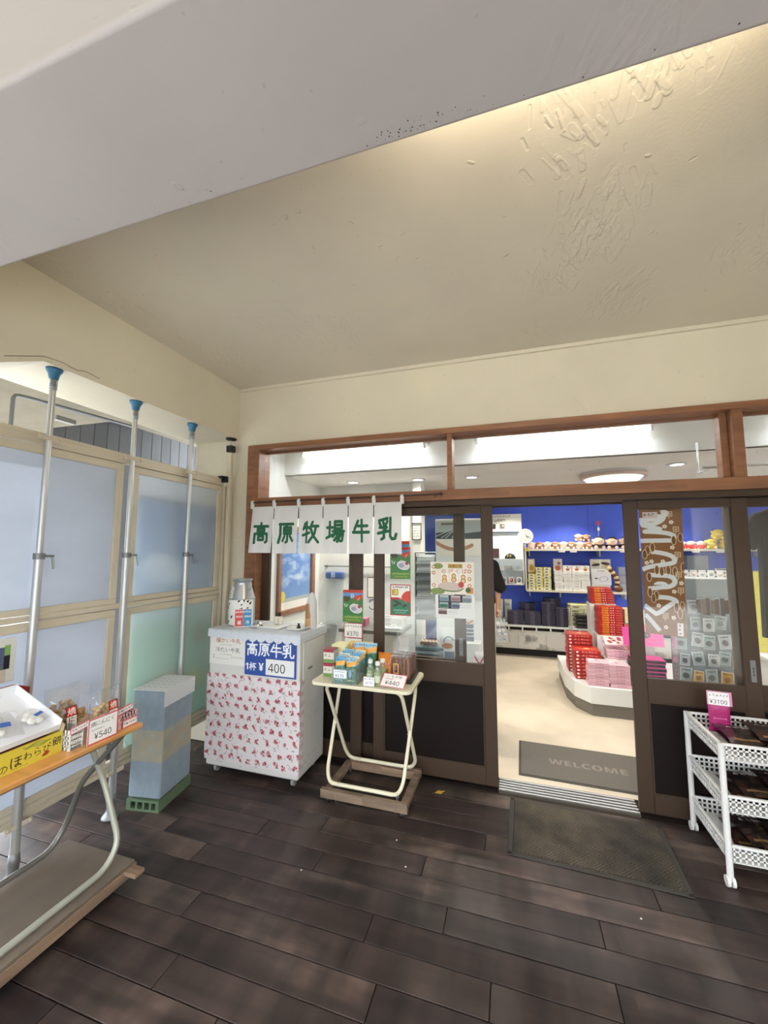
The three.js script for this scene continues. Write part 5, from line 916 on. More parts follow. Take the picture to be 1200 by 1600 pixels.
// ---------------------------------------------------------------- shop: serving booth on the left
{
  const sky = canvasTex(256, 384, (x, w, h) => { const g = x.createLinearGradient(0, 0, w, h); g.addColorStop(0, '#3f6fb8'); g.addColorStop(1, '#7f9fd0'); x.fillStyle = g; x.fillRect(0, 0, w, h); for (let k = 0; k < 60; k++) { x.fillStyle = `rgba(235,238,246,${0.1 + 0.15 * hash2(k, 5, 2)})`; x.beginPath(); x.ellipse(hash2(k, 1, 2) * w, 60 + hash2(k, 2, 2) * 200, 10 + 26 * hash2(k, 3, 2), 6 + 18 * hash2(k, 4, 2), 0, 0, 7); x.fill(); } fill(x, '#a9b2b0', 0, 330, w, 20); fill(x, '#e6e6e0', 0, 348, w, 36); x.fillStyle = '#d8cc5c'; x.beginPath(); x.arc(20, 320, 26, 0, 7); x.fill(); });
  const t = thing('sky_picture', 'brown-framed blue sky picture on the left shop wall', 'picture', [-2.1, 1.33, -0.85]);
  part('print', new THREE.PlaneGeometry(0.6, 0.76).rotateY(Math.PI / 2).translate(0.006, 0, 0), printed(sky, 0.4), t);
  part('frame', [bx(0.03, 0.86, 0.05, 0.015, 0, 0.325, 0.004), bx(0.03, 0.86, 0.07, 0.015, 0, -0.34, 0.004), bx(0.03, 0.05, 0.7, 0.015, 0.405, 0, 0.004), bx(0.03, 0.05, 0.7, 0.015, -0.405, 0, 0.004)], M.brownFrame, t);
  const d = thing('wrap_dispenser', 'blue and silver wrap dispenser on the white booth wall', 'dispenser', [-1.89, 1.245, -1.38]);
  part('body', bx(0.22, 0.075, 0.06, 0, 0, 0.03, 0.02, 3), std(0x3c5d9c, 0.4), d);
  part('clip', bx(0.05, 0.07, 0.02, -0.005, 0.01, 0.065, 0.006), M.chrome, d);
  part('hanging_sheet', sheet(0.2, 0.5, (u, v) => 0.004 * Math.sin(u * 7) * v, 6, 6), phy(0xe9f0ee, 0.6, { transmission: 0.4, thickness: 0, side: THREE.DoubleSide }), d, [0, -0.03, 0.02]);
  single('wall_rail', 'thin grey rail on the booth wall above the dispenser', 'rail', [cylX(0.007, 0.95, -1.55, 1.345, -1.355), bx(0.02, 0.02, 0.025, -2.0, 1.345, -1.367), bx(0.02, 0.02, 0.025, -1.1, 1.345, -1.367)], M.steelDull);
  const b = thing('grey_bucket', 'cloudy grey bucket with white rim inside the booth', 'bucket', [-1.92, 0.5, -1.22]);
  part('wall', lathe([[0.0001, 0], [0.085, 0], [0.115, 0.2], [0.121, 0.203], [0.115, 0.208], [0.08, 0.006], [0.0001, 0.006]], 28), phy(0x9da3a3, 0.4, { transmission: 0.25, thickness: 0 }), b);
  part('handle', new THREE.TorusGeometry(0.118, 0.003, 6, 30, Math.PI).rotateX(-1.2).translate(0, 0.2, 0), M.steel, b);
  const st = thing('white_stool_box', 'white storage box under the grey bucket', 'box', [-1.92, 0, -1.2]);
  part('body', bx(0.32, 0.46, 0.28, 0, 0.25, 0, 0.015), M.white, st); part('lid', bx(0.34, 0.025, 0.3, 0, 0.4865, 0, 0.008), M.white, st); part('foot', [bx(0.3, 0.02, 0.26, 0, 0.014, 0)], M.white, st);
  const c = thing('booth_counter', 'grey-topped white counter inside the serving booth', 'counter', [-1.31, 0, -1.07]);
  part('body', bx(0.58, 0.73, 0.36, 0, 0.369, 0, 0.006), M.white, c); part('worktop', bx(0.63, 0.035, 0.42, 0, 0.7515, 0.0, 0.006), std(0x6f7470, 0.4, { metalness: 0.3 }), c); part('paper_notice', new THREE.PlaneGeometry(0.07, 0.12).translate(0.26, 0.62, 0.182), M.paper, c);
  const k = thing('wire_basket', 'white perforated basket on the booth counter', 'basket', [-1.15, 0.77, -1.05]);
  { const g = []; for (const s of [-1, 1]) { for (let q = 0; q <= 14; q++) g.push(bx(0.006, 0.1, 0.003, -0.13 + q * 0.0186, 0.05, s * 0.08)); for (let q = 0; q < 5; q++) g.push(bx(0.26, 0.006, 0.003, 0, 0.004 + q * 0.024, s * 0.08)); g.push(bx(0.003, 0.1, 0.16, s * 0.13, 0.05, 0), bx(0.268, 0.008, 0.01, 0, 0.1, s * 0.082)); } g.push(bx(0.26, 0.003, 0.16, 0, 0.0025, 0)); part('body', g, M.whitePlastic, k); }
  const pd = thing('pink_pad', 'dull pink box on the booth counter', 'box', [-1.48, 0.769, -1.07]); part('carton', bx(0.16, 0.075, 0.12, 0, 0.0375, 0, 0.004), std(0xb0607a, 0.6), pd); part('flap', bx(0.155, 0.003, 0.06, 0, 0.0765, 0.03), std(0xc07a90, 0.6), pd);
  const nb = thing('notice_clipboard', 'cream paper notice hung on the booth wall', 'notice', [-1.45, 1.12, -1.375]); part('board', bx(0.13, 0.22, 0.006, 0, 0, 0, 0.001), std(0x9c7c5e, 0.7), nb); part('sheet', bx(0.115, 0.2, 0.002, 0.004, 0, 0.0045), M.paper, nb);
  const tg = thing('black_tongs', 'pair of black handled tongs hung below the cream notice', 'tongs', [-1.45, 0.9, -1.36]); part('arm', [new THREE.TorusGeometry(0.03, 0.005, 6, 16, Math.PI).translate(0, 0.06, 0), new THREE.TorusGeometry(0.032, 0.005, 6, 16, Math.PI).rotateZ(Math.PI).translate(0, 0.02, 0)], M.blackPlastic, tg); part('pivot', cylZ(0.006, 0.012, 0, 0.04, 0), M.steel, tg);
  const n = thing('framed_notice', 'small dark-framed notice on the booth column', 'notice', [-0.94, 1.72, -1.298]); part('frame', [bx(0.1, 0.012, 0.012, 0, 0.085, 0), bx(0.1, 0.012, 0.012, 0, -0.085, 0), bx(0.012, 0.18, 0.012, 0.045, 0, 0), bx(0.012, 0.18, 0.012, -0.045, 0, 0)], M.steelDull, n); part('sheet', bx(0.085, 0.165, 0.004, 0, 0, 0), printed(canvasTex(64, 128, (x) => { fill(x, '#f0eee9'); for (let q = 0; q < 5; q++) scribble(x, 8, 12 + q * 22, 48, 12, '#555', 2, q); }), 0.5), n);
}
// display stand with slanted packets, mountain poster and low goods table, just inside the glass
{
  const r = thing('packet_rack', 'dark wire rack of slanted grey packets behind the glass', 'rack', [-0.815, 0, -1.12]);
  part('upright', [rod([-0.11, 0, -0.04], [-0.11, 1.5, -0.04], 0.007), rod([0.11, 0, -0.04], [0.11, 1.5, -0.04], 0.007), rod([-0.11, 1.5, -0.04], [0.11, 1.5, -0.04], 0.007), rod([-0.11, 0.58, -0.04], [0.11, 0.58, -0.04], 0.006)], M.steelDull, r);
  part('foot', [rod([-0.11, 0.007, -0.12], [-0.11, 0.007, 0.1], 0.007), rod([0.11, 0.007, -0.12], [0.11, 0.007, 0.1], 0.007)], M.steelDull, r);
  part('back_panel', bx(0.21, 0.62, 0.004, 0, 1.15, -0.05), std(0x6a7074, 0.5), r);
  for (let k = 0; k < 7; k++) part('ledge', [bx(0.22, 0.004, 0.05, 0, 0.89 + k * 0.082, -0.02), rod([-0.11, 0.905 + k * 0.082, 0.005], [0.11, 0.905 + k * 0.082, 0.005], 0.003, 6)], M.steelDull, r);
  const gm = [std(0x8f969a, 0.3), std(0x747a80, 0.3), std(0xb9bec0, 0.3)];
  for (let k = 0; k < 7; k++) { const o = thing('slanted_packet', `grey packet on the ${['lowest', 'second lowest', 'third', 'middle', 'fifth', 'second highest', 'highest'][k]} ledge of the wire rack`, 'packet', [-0.815, 0.893 + k * 0.082, -1.128], 0, 'grey packets in the wire rack'); part('pouch', pouch(0.19, 0.1, 0.018, 0.003, k + 70), gm[k % 3], o); o.rotation.x = -0.25; }
  const hp = thing('poster_stand', 'white stand holding the mountain poster', 'stand', [-0.475, 0, -1.04]);
  part('board', bx(0.44, 1.24, 0.012, 0, 1.2, 0, 0.002), M.shopWhite, hp); part('leg', [bx(0.03, 0.62, 0.03, -0.18, 0.31, -0.02), bx(0.03, 0.62, 0.03, 0.18, 0.31, -0.02)], M.shopWhite, hp); part('foot', [bx(0.04, 0.02, 0.3, -0.18, 0.012, -0.02), bx(0.04, 0.02, 0.3, 0.18, 0.012, -0.02)], M.shopWhite, hp);
  const mt = canvasTex(512, 384, (x, w, h) => { fill(x, '#b3c0c6'); fill(x, '#7a6a5a', 60, 20, 200, 24); x.fillStyle = '#4c535a'; x.beginPath(); x.moveTo(0, 130); x.lineTo(140, 120); x.lineTo(230, 70); x.lineTo(330, 140); x.lineTo(512, 120); x.lineTo(512, 200); x.lineTo(0, 200); x.fill(); x.strokeStyle = '#e4e9ec'; x.lineWidth = 6; for (const [a, b, c, d] of [[0, 170, 190, 90], [60, 190, 220, 84], [110, 190, 236, 80], [180, 190, 250, 96]]) { x.beginPath(); x.moveTo(a, b); x.lineTo(c, d); x.stroke(); } fill(x, '#efece0', 0, 200, w, 184); x.strokeStyle = '#b98a6c'; x.lineWidth = 40; x.beginPath(); x.moveTo(-10, 230); x.quadraticCurveTo(200, 380, 400, 270); x.stroke(); });
  single('mountain_poster', 'poster of a grey snowy mountain on the white stand', 'poster', new THREE.BoxGeometry(0.43, 0.33, 0.002), [0, 1, 2, 3, 4, 5].map((i) => (i === 4 ? printed(mt, 0.4) : M.paper)), [-0.475, 1.637, -1.0325]);
  const tb = thing('low_goods_table', 'white low goods table just behind the left door glass', 'table', [-0.53, 0, -0.8]);
  part('tabletop', bx(0.66, 0.025, 0.36, 0, 0.55, 0, 0.004), M.shopWhite, tb);
  for (const sx of [-0.3, 0.3]) for (const sz of [-0.15, 0.15]) part('leg', bx(0.03, 0.535, 0.03, sx, 0.27, sz), M.shopWhite, tb);
  part('skirt', bx(0.64, 0.3, 0.006, 0, 0.39, 0.17), M.shopWhite, tb);
  const bt = std(0x8fa3b0, 0.3), bt2 = std(0x5f7d8c, 0.35);
  for (let k = 0; k < 4; k++) { const o = thing('clear_lid_box', `blue-grey clear-lidded box, ${nth(k, 4)} of the stack behind the door glass`, 'box', [-0.70, 0.5635 + k * 0.036, -0.76], rnd(-0.05, 0.05), 'blue-grey boxes on the low goods table'); part('base', bx(0.24, 0.022, 0.15, 0, 0.011, 0, 0.003), k % 2 ? bt2 : bt, o); part('lid', bx(0.235, 0.011, 0.145, 0, 0.0285, 0, 0.003), M.film, o); }
  for (let k = 0; k < 5; k++) { const o = thing('biscuit_roll', `brown biscuit roll lying on the boxes, ${['first', 'second', 'third', 'fourth', 'fifth'][k]} from the left`, 'biscuit', [-0.77 + k * 0.03, 0.72, -0.76], 0, 'biscuit rolls on the boxes'); part('roll', cylZ(0.014, 0.11, 0, 0, 0, 12), std(0x8a6e58, 0.6), o); part('paper_band', cylZ(0.0146, 0.03, 0, 0, 0, 12), std(0xd9cdbd, 0.6), o); }
  const wb = thing('white_snack_bag', 'white snack bag with blue and brown print behind the door glass', 'snack bag', [-0.545, 0.563, -0.74], 0.15); part('pouch', pouch(0.16, 0.3, 0.06, 0.006, 81), printed(canvasTex(128, 256, (x) => { fill(x, '#eef1ee'); x.fillStyle = '#b9754a'; x.beginPath(); x.ellipse(60, 130, 40, 20, 0, 0, 7); x.fill(); x.strokeStyle = '#6f93b8'; x.lineWidth = 8; x.beginPath(); x.arc(70, 100, 34, 3, 6); x.stroke(); fill(x, '#7a8ea8', 40, 170, 70, 50); }), 0.35), wb);
  const sp = thing('striped_pouch', 'grey and white striped pouch right of the door handle', 'pouch', [-0.375, 0.74, -0.82], 0); part('pouch', pouch(0.09, 0.18, 0.03, 0.002, 82), printed(canvasTex(64, 128, (x) => { fill(x, '#6f7686'); for (let q = 0; q < 3; q++) fill(x, '#e8e8ea', 0, 50 + q * 22, 64, 5); fill(x, '#d9cfc4', 0, 0, 64, 26); x.strokeStyle = '#b5543c'; x.lineWidth = 5; x.beginPath(); x.moveTo(8, 4); x.lineTo(32, 22); x.lineTo(56, 4); x.stroke(); }), 0.5), sp);
  const rs = thing('white_riser', 'white riser block under the striped pouch', 'riser', [-0.37, 0.5635, -0.82]); part('block', bx(0.2, 0.17, 0.14, 0, 0.087, 0, 0.004), M.shopWhite, rs); part('foot', bx(0.16, 0.004, 0.1, 0, 0.001, 0), M.shopWhite, rs);
  const pb = thing('pink_ribbon_bag', 'white bag with pink ribbon at the corner of the low goods table', 'bag', [-0.27, 0.5635, -0.68], 0); part('pouch', pouch(0.1, 0.13, 0.04, 0.004, 83), printed(canvasTex(64, 64, (x) => { fill(x, '#f3eff0'); x.strokeStyle = '#c0607a'; x.lineWidth = 8; x.beginPath(); x.moveTo(0, 20); x.lineTo(40, 60); x.moveTo(60, 10); x.lineTo(20, 60); x.stroke(); }), 0.4), pb);
}
// ---------------------------------------------------------------- shop: low counter and wall shelves at the back
{
  const ct = thing('long_low_counter', 'long white low counter along the blue back wall', 'counter', [0.6, 0, -3.83]);
  const W = 3.4, old = std(0xffffff, 0.55, { map: dataTex(256, (u, v) => { const s = Math.max(0, fbm(u * 6, v * 6, 6, 47, 5) - 0.6) * 2, k = 0.98 - s; return [0.86 * k, 0.855 * k, 0.83 * k]; }, true, 1.4) });
  part('kick', bx(W, 0.1, 0.6, 0, 0.054, -0.02), std(0x191716, 0.7), ct);
  part('body', metricUV(bx(W, 0.26, 0.66, 0, 0.236, 0, 0.004)), old, ct);
  part('slot', bx(W - 0.02, 0.045, 0.6, 0, 0.389, -0.01), M.blackGap, ct);
  part('worktop', bx(W, 0.03, 0.68, 0, 0.427, 0, 0.005), M.shopWhite, ct);
  for (let k = 0; k < 9; k++) part('panel', metricUV(bx(0.36, 0.21, 0.012, -1.52 + k * 0.385, 0.235, 0.334, 0.003)), old, ct);
  for (let k = 0; k < 18; k++) part('slot_divider', bx(0.02, 0.045, 0.02, -1.62 + k * 0.19, 0.389, 0.32), M.shopWhite, ct);
}
const boxGeo = new Map();
function stack(name, label, category, group, n, [x, y, z], [w, h, d], mats, turn = 0, jit = 0.004) {
  const key = [w, h, d].join();
  if (!boxGeo.has(key)) boxGeo.set(key, bx(w, h - 0.0012, d, 0, h / 2, 0));
  for (let k = 0; k < n; k++) {
    const m = mesh(numbered(name), boxGeo.get(key), mats, scene, [x + rnd(-jit, jit), y + k * h, z + rnd(-jit, jit)], [0, turn + rnd(-0.012, 0.012), 0]);
    m.userData = { label: label.replace('%', nth(k, n)), category, group };
  }
}
const six = (front, rest, top = rest, side = rest) => [side, side, top, rest, front, rest];
{
  const navyF = printed(canvasTex(128, 32, (x) => { fill(x, '#18142c'); fill(x, '#7d7590', 46, 8, 34, 16); scribble(x, 46, 8, 36, 14, '#1d1830', 3, 3); fill(x, '#6a6488', 0, 0, 128, 4); fill(x, '#0c0a18', 0, 28, 128, 4); }), 0.35);
  const navy = std(0x18142c, 0.45), S = [0.225, 0.021, 0.2], Y = 0.4425;
  stack('navy_sweet_box', 'navy sweet box, % in the leftmost low stack on the counter', 'box', 'navy sweet boxes on the low counter', 9, [0.03, Y, -3.62], S, six(navyF, navy));
  stack('navy_sweet_box', 'navy sweet box, % in the second low stack on the counter', 'box', 'navy sweet boxes on the low counter', 9, [0.265, Y, -3.62], S, six(navyF, navy));
  stack('navy_sweet_box', 'navy sweet box, % in the tall third stack on the counter', 'box', 'navy sweet boxes on the low counter', 15, [0.48, Y, -3.62], [0.18, 0.0215, 0.2], six(navyF, navy));
  stack('navy_sweet_box', 'navy sweet box, % in the stack left of the pale yellow cartons', 'box', 'navy sweet boxes on the low counter', 12, [0.655, Y, -3.60], [0.16, 0.0215, 0.2], six(navyF, navy));
  stack('navy_sweet_box', 'navy sweet box, % in the rear stack beneath the wall shelf', 'box', 'navy sweet boxes on the low counter', 13, [0.2, Y, -3.87], [0.22, 0.0215, 0.2], six(navyF, navy));
  stack('navy_sweet_box', 'navy sweet box, % in the rear right stack beneath the wall shelf', 'box', 'navy sweet boxes on the low counter', 17, [0.56, Y, -3.87], [0.22, 0.0215, 0.2], six(navyF, navy));
  const ylF = printed(canvasTex(128, 64, (x) => { fill(x, '#e9e6b8'); x.fillStyle = '#8a8f66'; x.beginPath(); x.ellipse(60, 34, 30, 14, 0, 0, 7); x.fill(); scribble(x, 80, 10, 40, 14, '#665', 2, 4); }), 0.5), yl = std(0xe6e3a8, 0.5);
  stack('pale_yellow_carton', 'pale yellow carton, % beside the navy stacks', 'carton', 'pale yellow cartons on the counter', 5, [0.865, Y, -3.80], [0.2, 0.06, 0.28], six(ylF, yl));
  stack('pale_yellow_carton', 'pale yellow carton, % behind the black packs', 'carton', 'pale yellow cartons on the counter', 5, [1.075, Y, -3.84], [0.2, 0.06, 0.26], six(ylF, yl));
  for (let k = 0; k < 4; k++) { const o = thing('black_pack', `black glossy flat pack, ${nth(k, 4)} of the pile on the counter`, 'pack', [0.96, Y + k * 0.048, -3.555], rnd(-0.04, 0.04), 'black packs on the counter'); part('pouch', bx(0.26, 0.046, 0.2, 0, 0.0235, 0, 0.018, 3), phy(0x171417, 0.25, { clearcoat: 0.5 }), o); part('label', bx(0.08, 0.001, 0.05, 0.02, 0.0465, 0.04), std(0x6b6668, 0.5), o); }
  const bagM = printed(canvasTex(64, 128, (q) => { fill(q, '#b9bbac'); scribble(q, 8, 20, 48, 20, '#555', 3, 2); fill(q, '#e3e3dc', 12, 60, 40, 40); }), 0.35);
  for (const [x, c, where] of [[-0.16, 0xb9b7a6, 'left'], [-0.035, 0x8d8f86, 'right']]) { const o = thing('bagged_snack', `small upright bagged snack at the counter's left end, ${where} one`, 'snack bag', [x - 0.04, Y, -3.72], 0); part('pouch', pouch(0.11, 0.34, 0.05, 0.006, x * 50 + 90), bagM, o); }
  // chrome rack in front
  const r = thing('chrome_rack', 'chrome wire rack end in front of the low counter', 'rack', [0.9, 0, -3.3]);
  part('post', [rod([-0.16, 0, 0.1], [-0.16, 0.74, 0.1], 0.008), rod([-0.16, 0, -0.1], [-0.16, 0.74, -0.1], 0.008), rod([0.16, 0, 0.1], [0.16, 0.42, 0.1], 0.008), rod([0.16, 0, -0.1], [0.16, 0.42, -0.1], 0.008)], M.chrome, r);
  part('shelf', [...[0.12, 0.34].flatMap((y) => [0, 1, 2, 3, 4, 5, 6].map((k) => rod([-0.16, y, -0.1 + k * 0.033], [0.16, y, -0.1 + k * 0.033], 0.003, 6)))], M.chrome, r);
  part('side_hoop', pipe([[-0.16, 0.74, 0.1], [-0.16, 0.78, 0.06], [-0.16, 0.78, -0.06], [-0.16, 0.74, -0.1]], 0.008, 8, 0.03), M.chrome, r);
}
{
  // shelves
  const mk = (name, label, x0, x1, y, z0 = ZB + 0.007, z1 = -3.8) => { const t = thing(name, label, 'shelf', [(x0 + x1) / 2, y, 0]); part('board', bx(x1 - x0, 0.022, z1 - z0, 0, -0.011, (z0 + z1) / 2, 0.003), M.shopWhite, t); part('edge_strip', bx(x1 - x0, 0.03, 0.006, 0, -0.012, z1 + 0.003, 0.001), std(0xe9e3cf, 0.5), t); for (let k = 0; k < 4; k++) part('bracket', bx(0.012, 0.09, 0.25, -(x1 - x0) / 2 + 0.05 + (k / 3) * (x1 - x0 - 0.1), -0.068, z0 + 0.13), M.shopWhite, t); return t; };
  mk('wall_shelf', 'long white upper wall shelf holding the plush toys', 0.215, 3.3, 1.545);
  mk('wall_shelf', 'white lower wall shelf holding yellow and white boxes', 0.205, 1.62, 0.925, ZB + 0.007, -3.78);
  mk('wall_shelf', 'white lower wall shelf behind the right door glass', 1.9, 3.3, 1.21);
  const up = thing('shelf_upright', 'white shelf upright under the wall clock', 'upright', [0.21, 0, -3.99]); part('panel', bx(0.018, 0.71, 0.38, -0.008, 1.27, 0, 0.002), M.shopWhite, up); part('edge', bx(0.022, 0.71, 0.006, -0.008, 1.27, 0.193), std(0xe9e3cf, 0.5), up);
  single('yellow_tag', 'round yellow tag at the corner of the upper shelf', 'tag', cylZ(0.026, 0.004, 0.225, 1.535, -3.789, 18), std(0xe3c534, 0.5));
  const tagMat = printed(canvasTex(64, 32, (q) => { fill(q, '#f4f3ee'); scribble(q, 6, 8, 50, 16, '#777', 2, 3); }), 0.5);
  [0.72, 0.88, 1.54, 2.42, 2.7].forEach((x, k) => single('shelf_price_tag', `white price tag on the upper shelf edge, ${['first', 'second', 'third', 'fourth', 'fifth'][k]} from the left`, 'price tag', bx(0.09, 0.042, 0.003, 0, 0, 0), tagMat, [x, 1.518, -3.792], [0, 0, 0], 'price tags on the upper shelf'));
  // white goods board with cap and small goods
  const wb = thing('goods_board', 'white display board with small goods on the blue wall', 'display board', [-0.147, 1.41, -4.15]);
  part('panel', bx(0.66, 0.82, 0.03, 0, 0, -0.02, 0.004), std(0xe3eef3, 0.4), wb); part('side', [bx(0.016, 0.84, 0.26, 0.322, -0.01, 0.1), bx(0.016, 0.84, 0.26, -0.322, -0.01, 0.1)], M.shopWhite, wb); part('bottom_shelf', bx(0.66, 0.02, 0.26, 0, -0.42, 0.1), M.shopWhite, wb); part('clear_shelf', bx(0.62, 0.006, 0.2, 0, -0.02, 0.09), M.cloudy, wb); part('clear_shelf', bx(0.62, 0.006, 0.2, 0, -0.2, 0.09), M.cloudy, wb);
  const sg = canvasTex(512, 320, (x) => { fill(x, '#eef0ec'); fill(x, '#1d1d1d', 10, 20, 70, 34); write(x, 'オリジナルグッズ', 88, 22, 34, '#1d1d1d', 0.1); x.save(); x.translate(60, 130); x.rotate(-0.12); write(x, 'sarudan', 0, -40, 66, '#222', 0.05); x.restore(); fill(x, '#4a4040', 110, 180, 66, 90); fill(x, '#77706a', 230, 180, 66, 90); fill(x, '#e8e8e4', 120, 200, 20, 24); fill(x, '#e8e8e4', 262, 200, 20, 24); scribble(x, 340, 190, 130, 22, '#444', 2, 5); scribble(x, 340, 222, 150, 22, '#444', 2, 6); });
  single('goods_sign', 'white sign with black lettering above the goods board', 'sign', new THREE.BoxGeometry(0.62, 0.29, 0.012), [0, 1, 2, 3, 4, 5].map((i) => (i === 4 ? printed(sg, 0.5) : M.white)), [-0.145, 1.975, -4.1]);
  const cap = thing('baseball_hat', 'black baseball hat with yellow letter on the goods board', 'hat', [-0.025, 1.394, -4.0], -0.2);
  part('crown', new THREE.SphereGeometry(0.085, 24, 12, 0, Math.PI * 2, 0, Math.PI / 2).scale(1, 0.95, 1.05), std(0x17171b, 0.8), cap); part('brim', extr([[-0.07, 0], [-0.055, 0.05], [0, 0.075], [0.055, 0.05], [0.07, 0]], 0.006).rotateX(Math.PI / 2).translate(0, 0.008, 0.07), std(0x17171b, 0.8), cap); part('emblem', [bx(0.018, 0.035, 0.004, -0.022, 0.045, 0.079), bx(0.022, 0.035, 0.004, 0.02, 0.045, 0.079)], std(0xd8cf70, 0.6), cap); part('button', ball(0.006, 0, 0.081, 0, 1, 0.6, 1, 8), std(0x17171b, 0.8), cap);
  const dk = thing('dark_card_pack', 'dark red patterned card pack at the goods board left', 'pack', [-0.245, 1.394, -4.05], 0.1); part('card', bx(0.1, 0.16, 0.012, 0, 0.08, 0), std(0x4a3538, 0.4), dk); part('hang_tab', bx(0.03, 0.02, 0.004, 0, 0.17, 0), M.white, dk);
  const cols = [0xe6e8ea, 0xd4d9dd, 0xeeeeee, 0xdfd7cf];
  for (let k = 0; k < 6; k++) { const o = thing('small_mug', `small white souvenir mug on the clear shelf, ${['first', 'second', 'third', 'fourth', 'fifth', 'sixth'][k]} from the left`, 'mug', [-0.38 + k * 0.095, 1.2145, -4.05], 0, 'souvenir mugs on the goods board'); part('cup', lathe([[0.0001, 0], [0.026, 0], [0.028, 0.06], [0.025, 0.06], [0.022, 0.004], [0.0001, 0.004]], 16), std(cols[k % 4], 0.35), o); part('handle', new THREE.TorusGeometry(0.015, 0.004, 6, 12, Math.PI).rotateZ(-Math.PI / 2).translate(0.028, 0.03, 0), std(cols[k % 4], 0.35), o); }
  const cardMats = ['#5a5f6c', '#c8403a'].map((c) => printed(canvasTex(64, 64, (q) => { fill(q, '#f1f1ee'); q.fillStyle = c; q.beginPath(); q.arc(32, 34, 20, 0, 7); q.fill(); q.fillStyle = '#e8e4dc'; q.beginPath(); q.arc(26, 30, 8, 0, 7); q.fill(); }), 0.4));
  [0, 0, 0, 1, 0].forEach((c, k) => { const o = thing('souvenir_card', `small souvenir card at the goods board bottom, ${['first', 'second', 'third', 'fourth', 'fifth'][k]} from the left`, 'card', [-0.36 + k * 0.115, 1.0015, -4.02], 0, 'souvenir cards on the goods board'); part('card', bx(0.085, 0.1, 0.01, 0, 0.05, 0), cardMats[c], o); part('base', bx(0.08, 0.004, 0.03, 0, 0.002, 0.004), M.white, o); });
  // clock
  const ck = thing('wall_clock', 'round white wall clock on the blue shop wall', 'clock', [0.215, 1.745, -3.86]);
  part('face', cylZ(0.096, 0.02, 0, 0, 0, 40), M.white, ck);
  part('numerals', new THREE.CircleGeometry(0.095, 40).translate(0, 0, 0.0107), printed(canvasTex(256, 256, (x) => { fill(x, '#e9ebe4'); x.fillStyle = '#4a4a48'; x.font = 'bold 28px sans-serif'; x.textAlign = 'center'; x.textBaseline = 'middle'; for (let k = 1; k <= 12; k++) { const a = (k / 12) * Math.PI * 2 - Math.PI / 2; x.fillText(String(k), 128 + Math.cos(a) * 96, 128 + Math.sin(a) * 96); } }), 0.4), ck);
  part('rim', new THREE.TorusGeometry(0.1, 0.013, 10, 40), M.white, ck); part('hand', [bar([0, 0, 0.014], [0.05, 0.002, 0.014], 0.006, 0.002), bar([0, 0, 0.016], [-0.004, 0.07, 0.016], 0.004, 0.002)], M.blackPlastic, ck); part('bracket', bx(0.05, 0.05, 0.27, 0, 0, -0.145), M.white, ck);
  // plush toys along the upper shelf
  const cream = std(0xe3cdb0, 0.95), tan = std(0x9b7550, 0.95), pinkF = std(0xe9c3b0, 0.95), darkF = std(0x3a3236, 0.95);
  const plush = (x, s, bodyM, faceM, label, z = -3.94, y = 1.5455) => {
    const o = thing('plush_toy', label, 'plush toy', [x, y, z], rnd(-0.3, 0.3), 'plush toys on the upper shelf');
    part('body', ball(0.055 * s, 0, 0.042 * s, -0.01, 1.05, 0.78, 0.95), bodyM, o); part('head', ball(0.045 * s, 0, 0.075 * s, 0.02 * s, 1.15, 0.85, 1), bodyM, o); part('face', ball(0.032 * s, 0, 0.07 * s, 0.045 * s, 1.15, 0.85, 0.6), faceM, o);
    part('ear', [ball(0.016 * s, -0.05 * s, 0.085 * s, 0.01, 0.6, 1, 1, 8), ball(0.016 * s, 0.05 * s, 0.085 * s, 0.01, 0.6, 1, 1, 8)], faceM, o); part('eye', [ball(0.004 * s, -0.013 * s, 0.078 * s, 0.063 * s, 1, 1, 1, 6), ball(0.004 * s, 0.013 * s, 0.078 * s, 0.063 * s, 1, 1, 1, 6)], M.blackPlastic, o); part('paw', [ball(0.017 * s, -0.035 * s, 0.018 * s, 0.045 * s, 1, 1, 1, 8), ball(0.017 * s, 0.035 * s, 0.018 * s, 0.045 * s, 1, 1, 1, 8)], faceM, o);
    return o;
  };
  for (let k = 0; k < 8; k++) plush(0.3 + k * 0.115, 1, k % 2 ? tan : cream, pinkF, `small cream and tan plush toy, ${['first', 'second', 'third', 'fourth', 'fifth', 'sixth', 'seventh', 'eighth', 'ninth'][k]} from the clock`);
  plush(0.98, 0.95, cream, pinkF, 'small cream plush toy lying on top of its neighbours', -3.95, 1.665);
  plush(1.09, 0.95, tan, pinkF, 'small tan plush toy at the top of the plush pile', -3.97, 1.66);
  [[1.24, 1.5, 'nearest the pile'], [1.42, 1.4, 'in the middle'], [1.6, 1.5, 'at the door edge']].forEach(([x, s, w]) => { const o = plush(x, s, cream, pinkF, `larger plush toy in dark costume, ${w}`); part('costume', ball(0.057 * s, 0, 0.036 * s, -0.008, 1.08, 0.5, 1), darkF, o); part('hat', ball(0.03 * s, 0.02, 0.112 * s, 0, 1.2, 0.6, 1), darkF, o); });
  [[2.3, 'first'], [2.42, 'second'], [2.54, 'third']].forEach(([x, w]) => { const o = plush(x, 1, std(0xe9e0da, 0.9), std(0xf0b9ae, 0.9), `white and red plush toy behind the right glass, ${w} from the left`); part('red_coat', ball(0.06, 0, 0.03, 0.01, 1.15, 0.6, 1.1), std(0xc8342f, 0.9), o); });
  [[2.66, 1.5455, 'lower left'], [2.82, 1.5455, 'lower right'], [2.74, 1.675, 'topmost']].forEach(([x, y, w]) => plush(x, 1.25, std(0xe6cf4c, 0.9), std(0xf0e08c, 0.9), `yellow plush toy behind the right glass, ${w} of three`, -3.94, y));
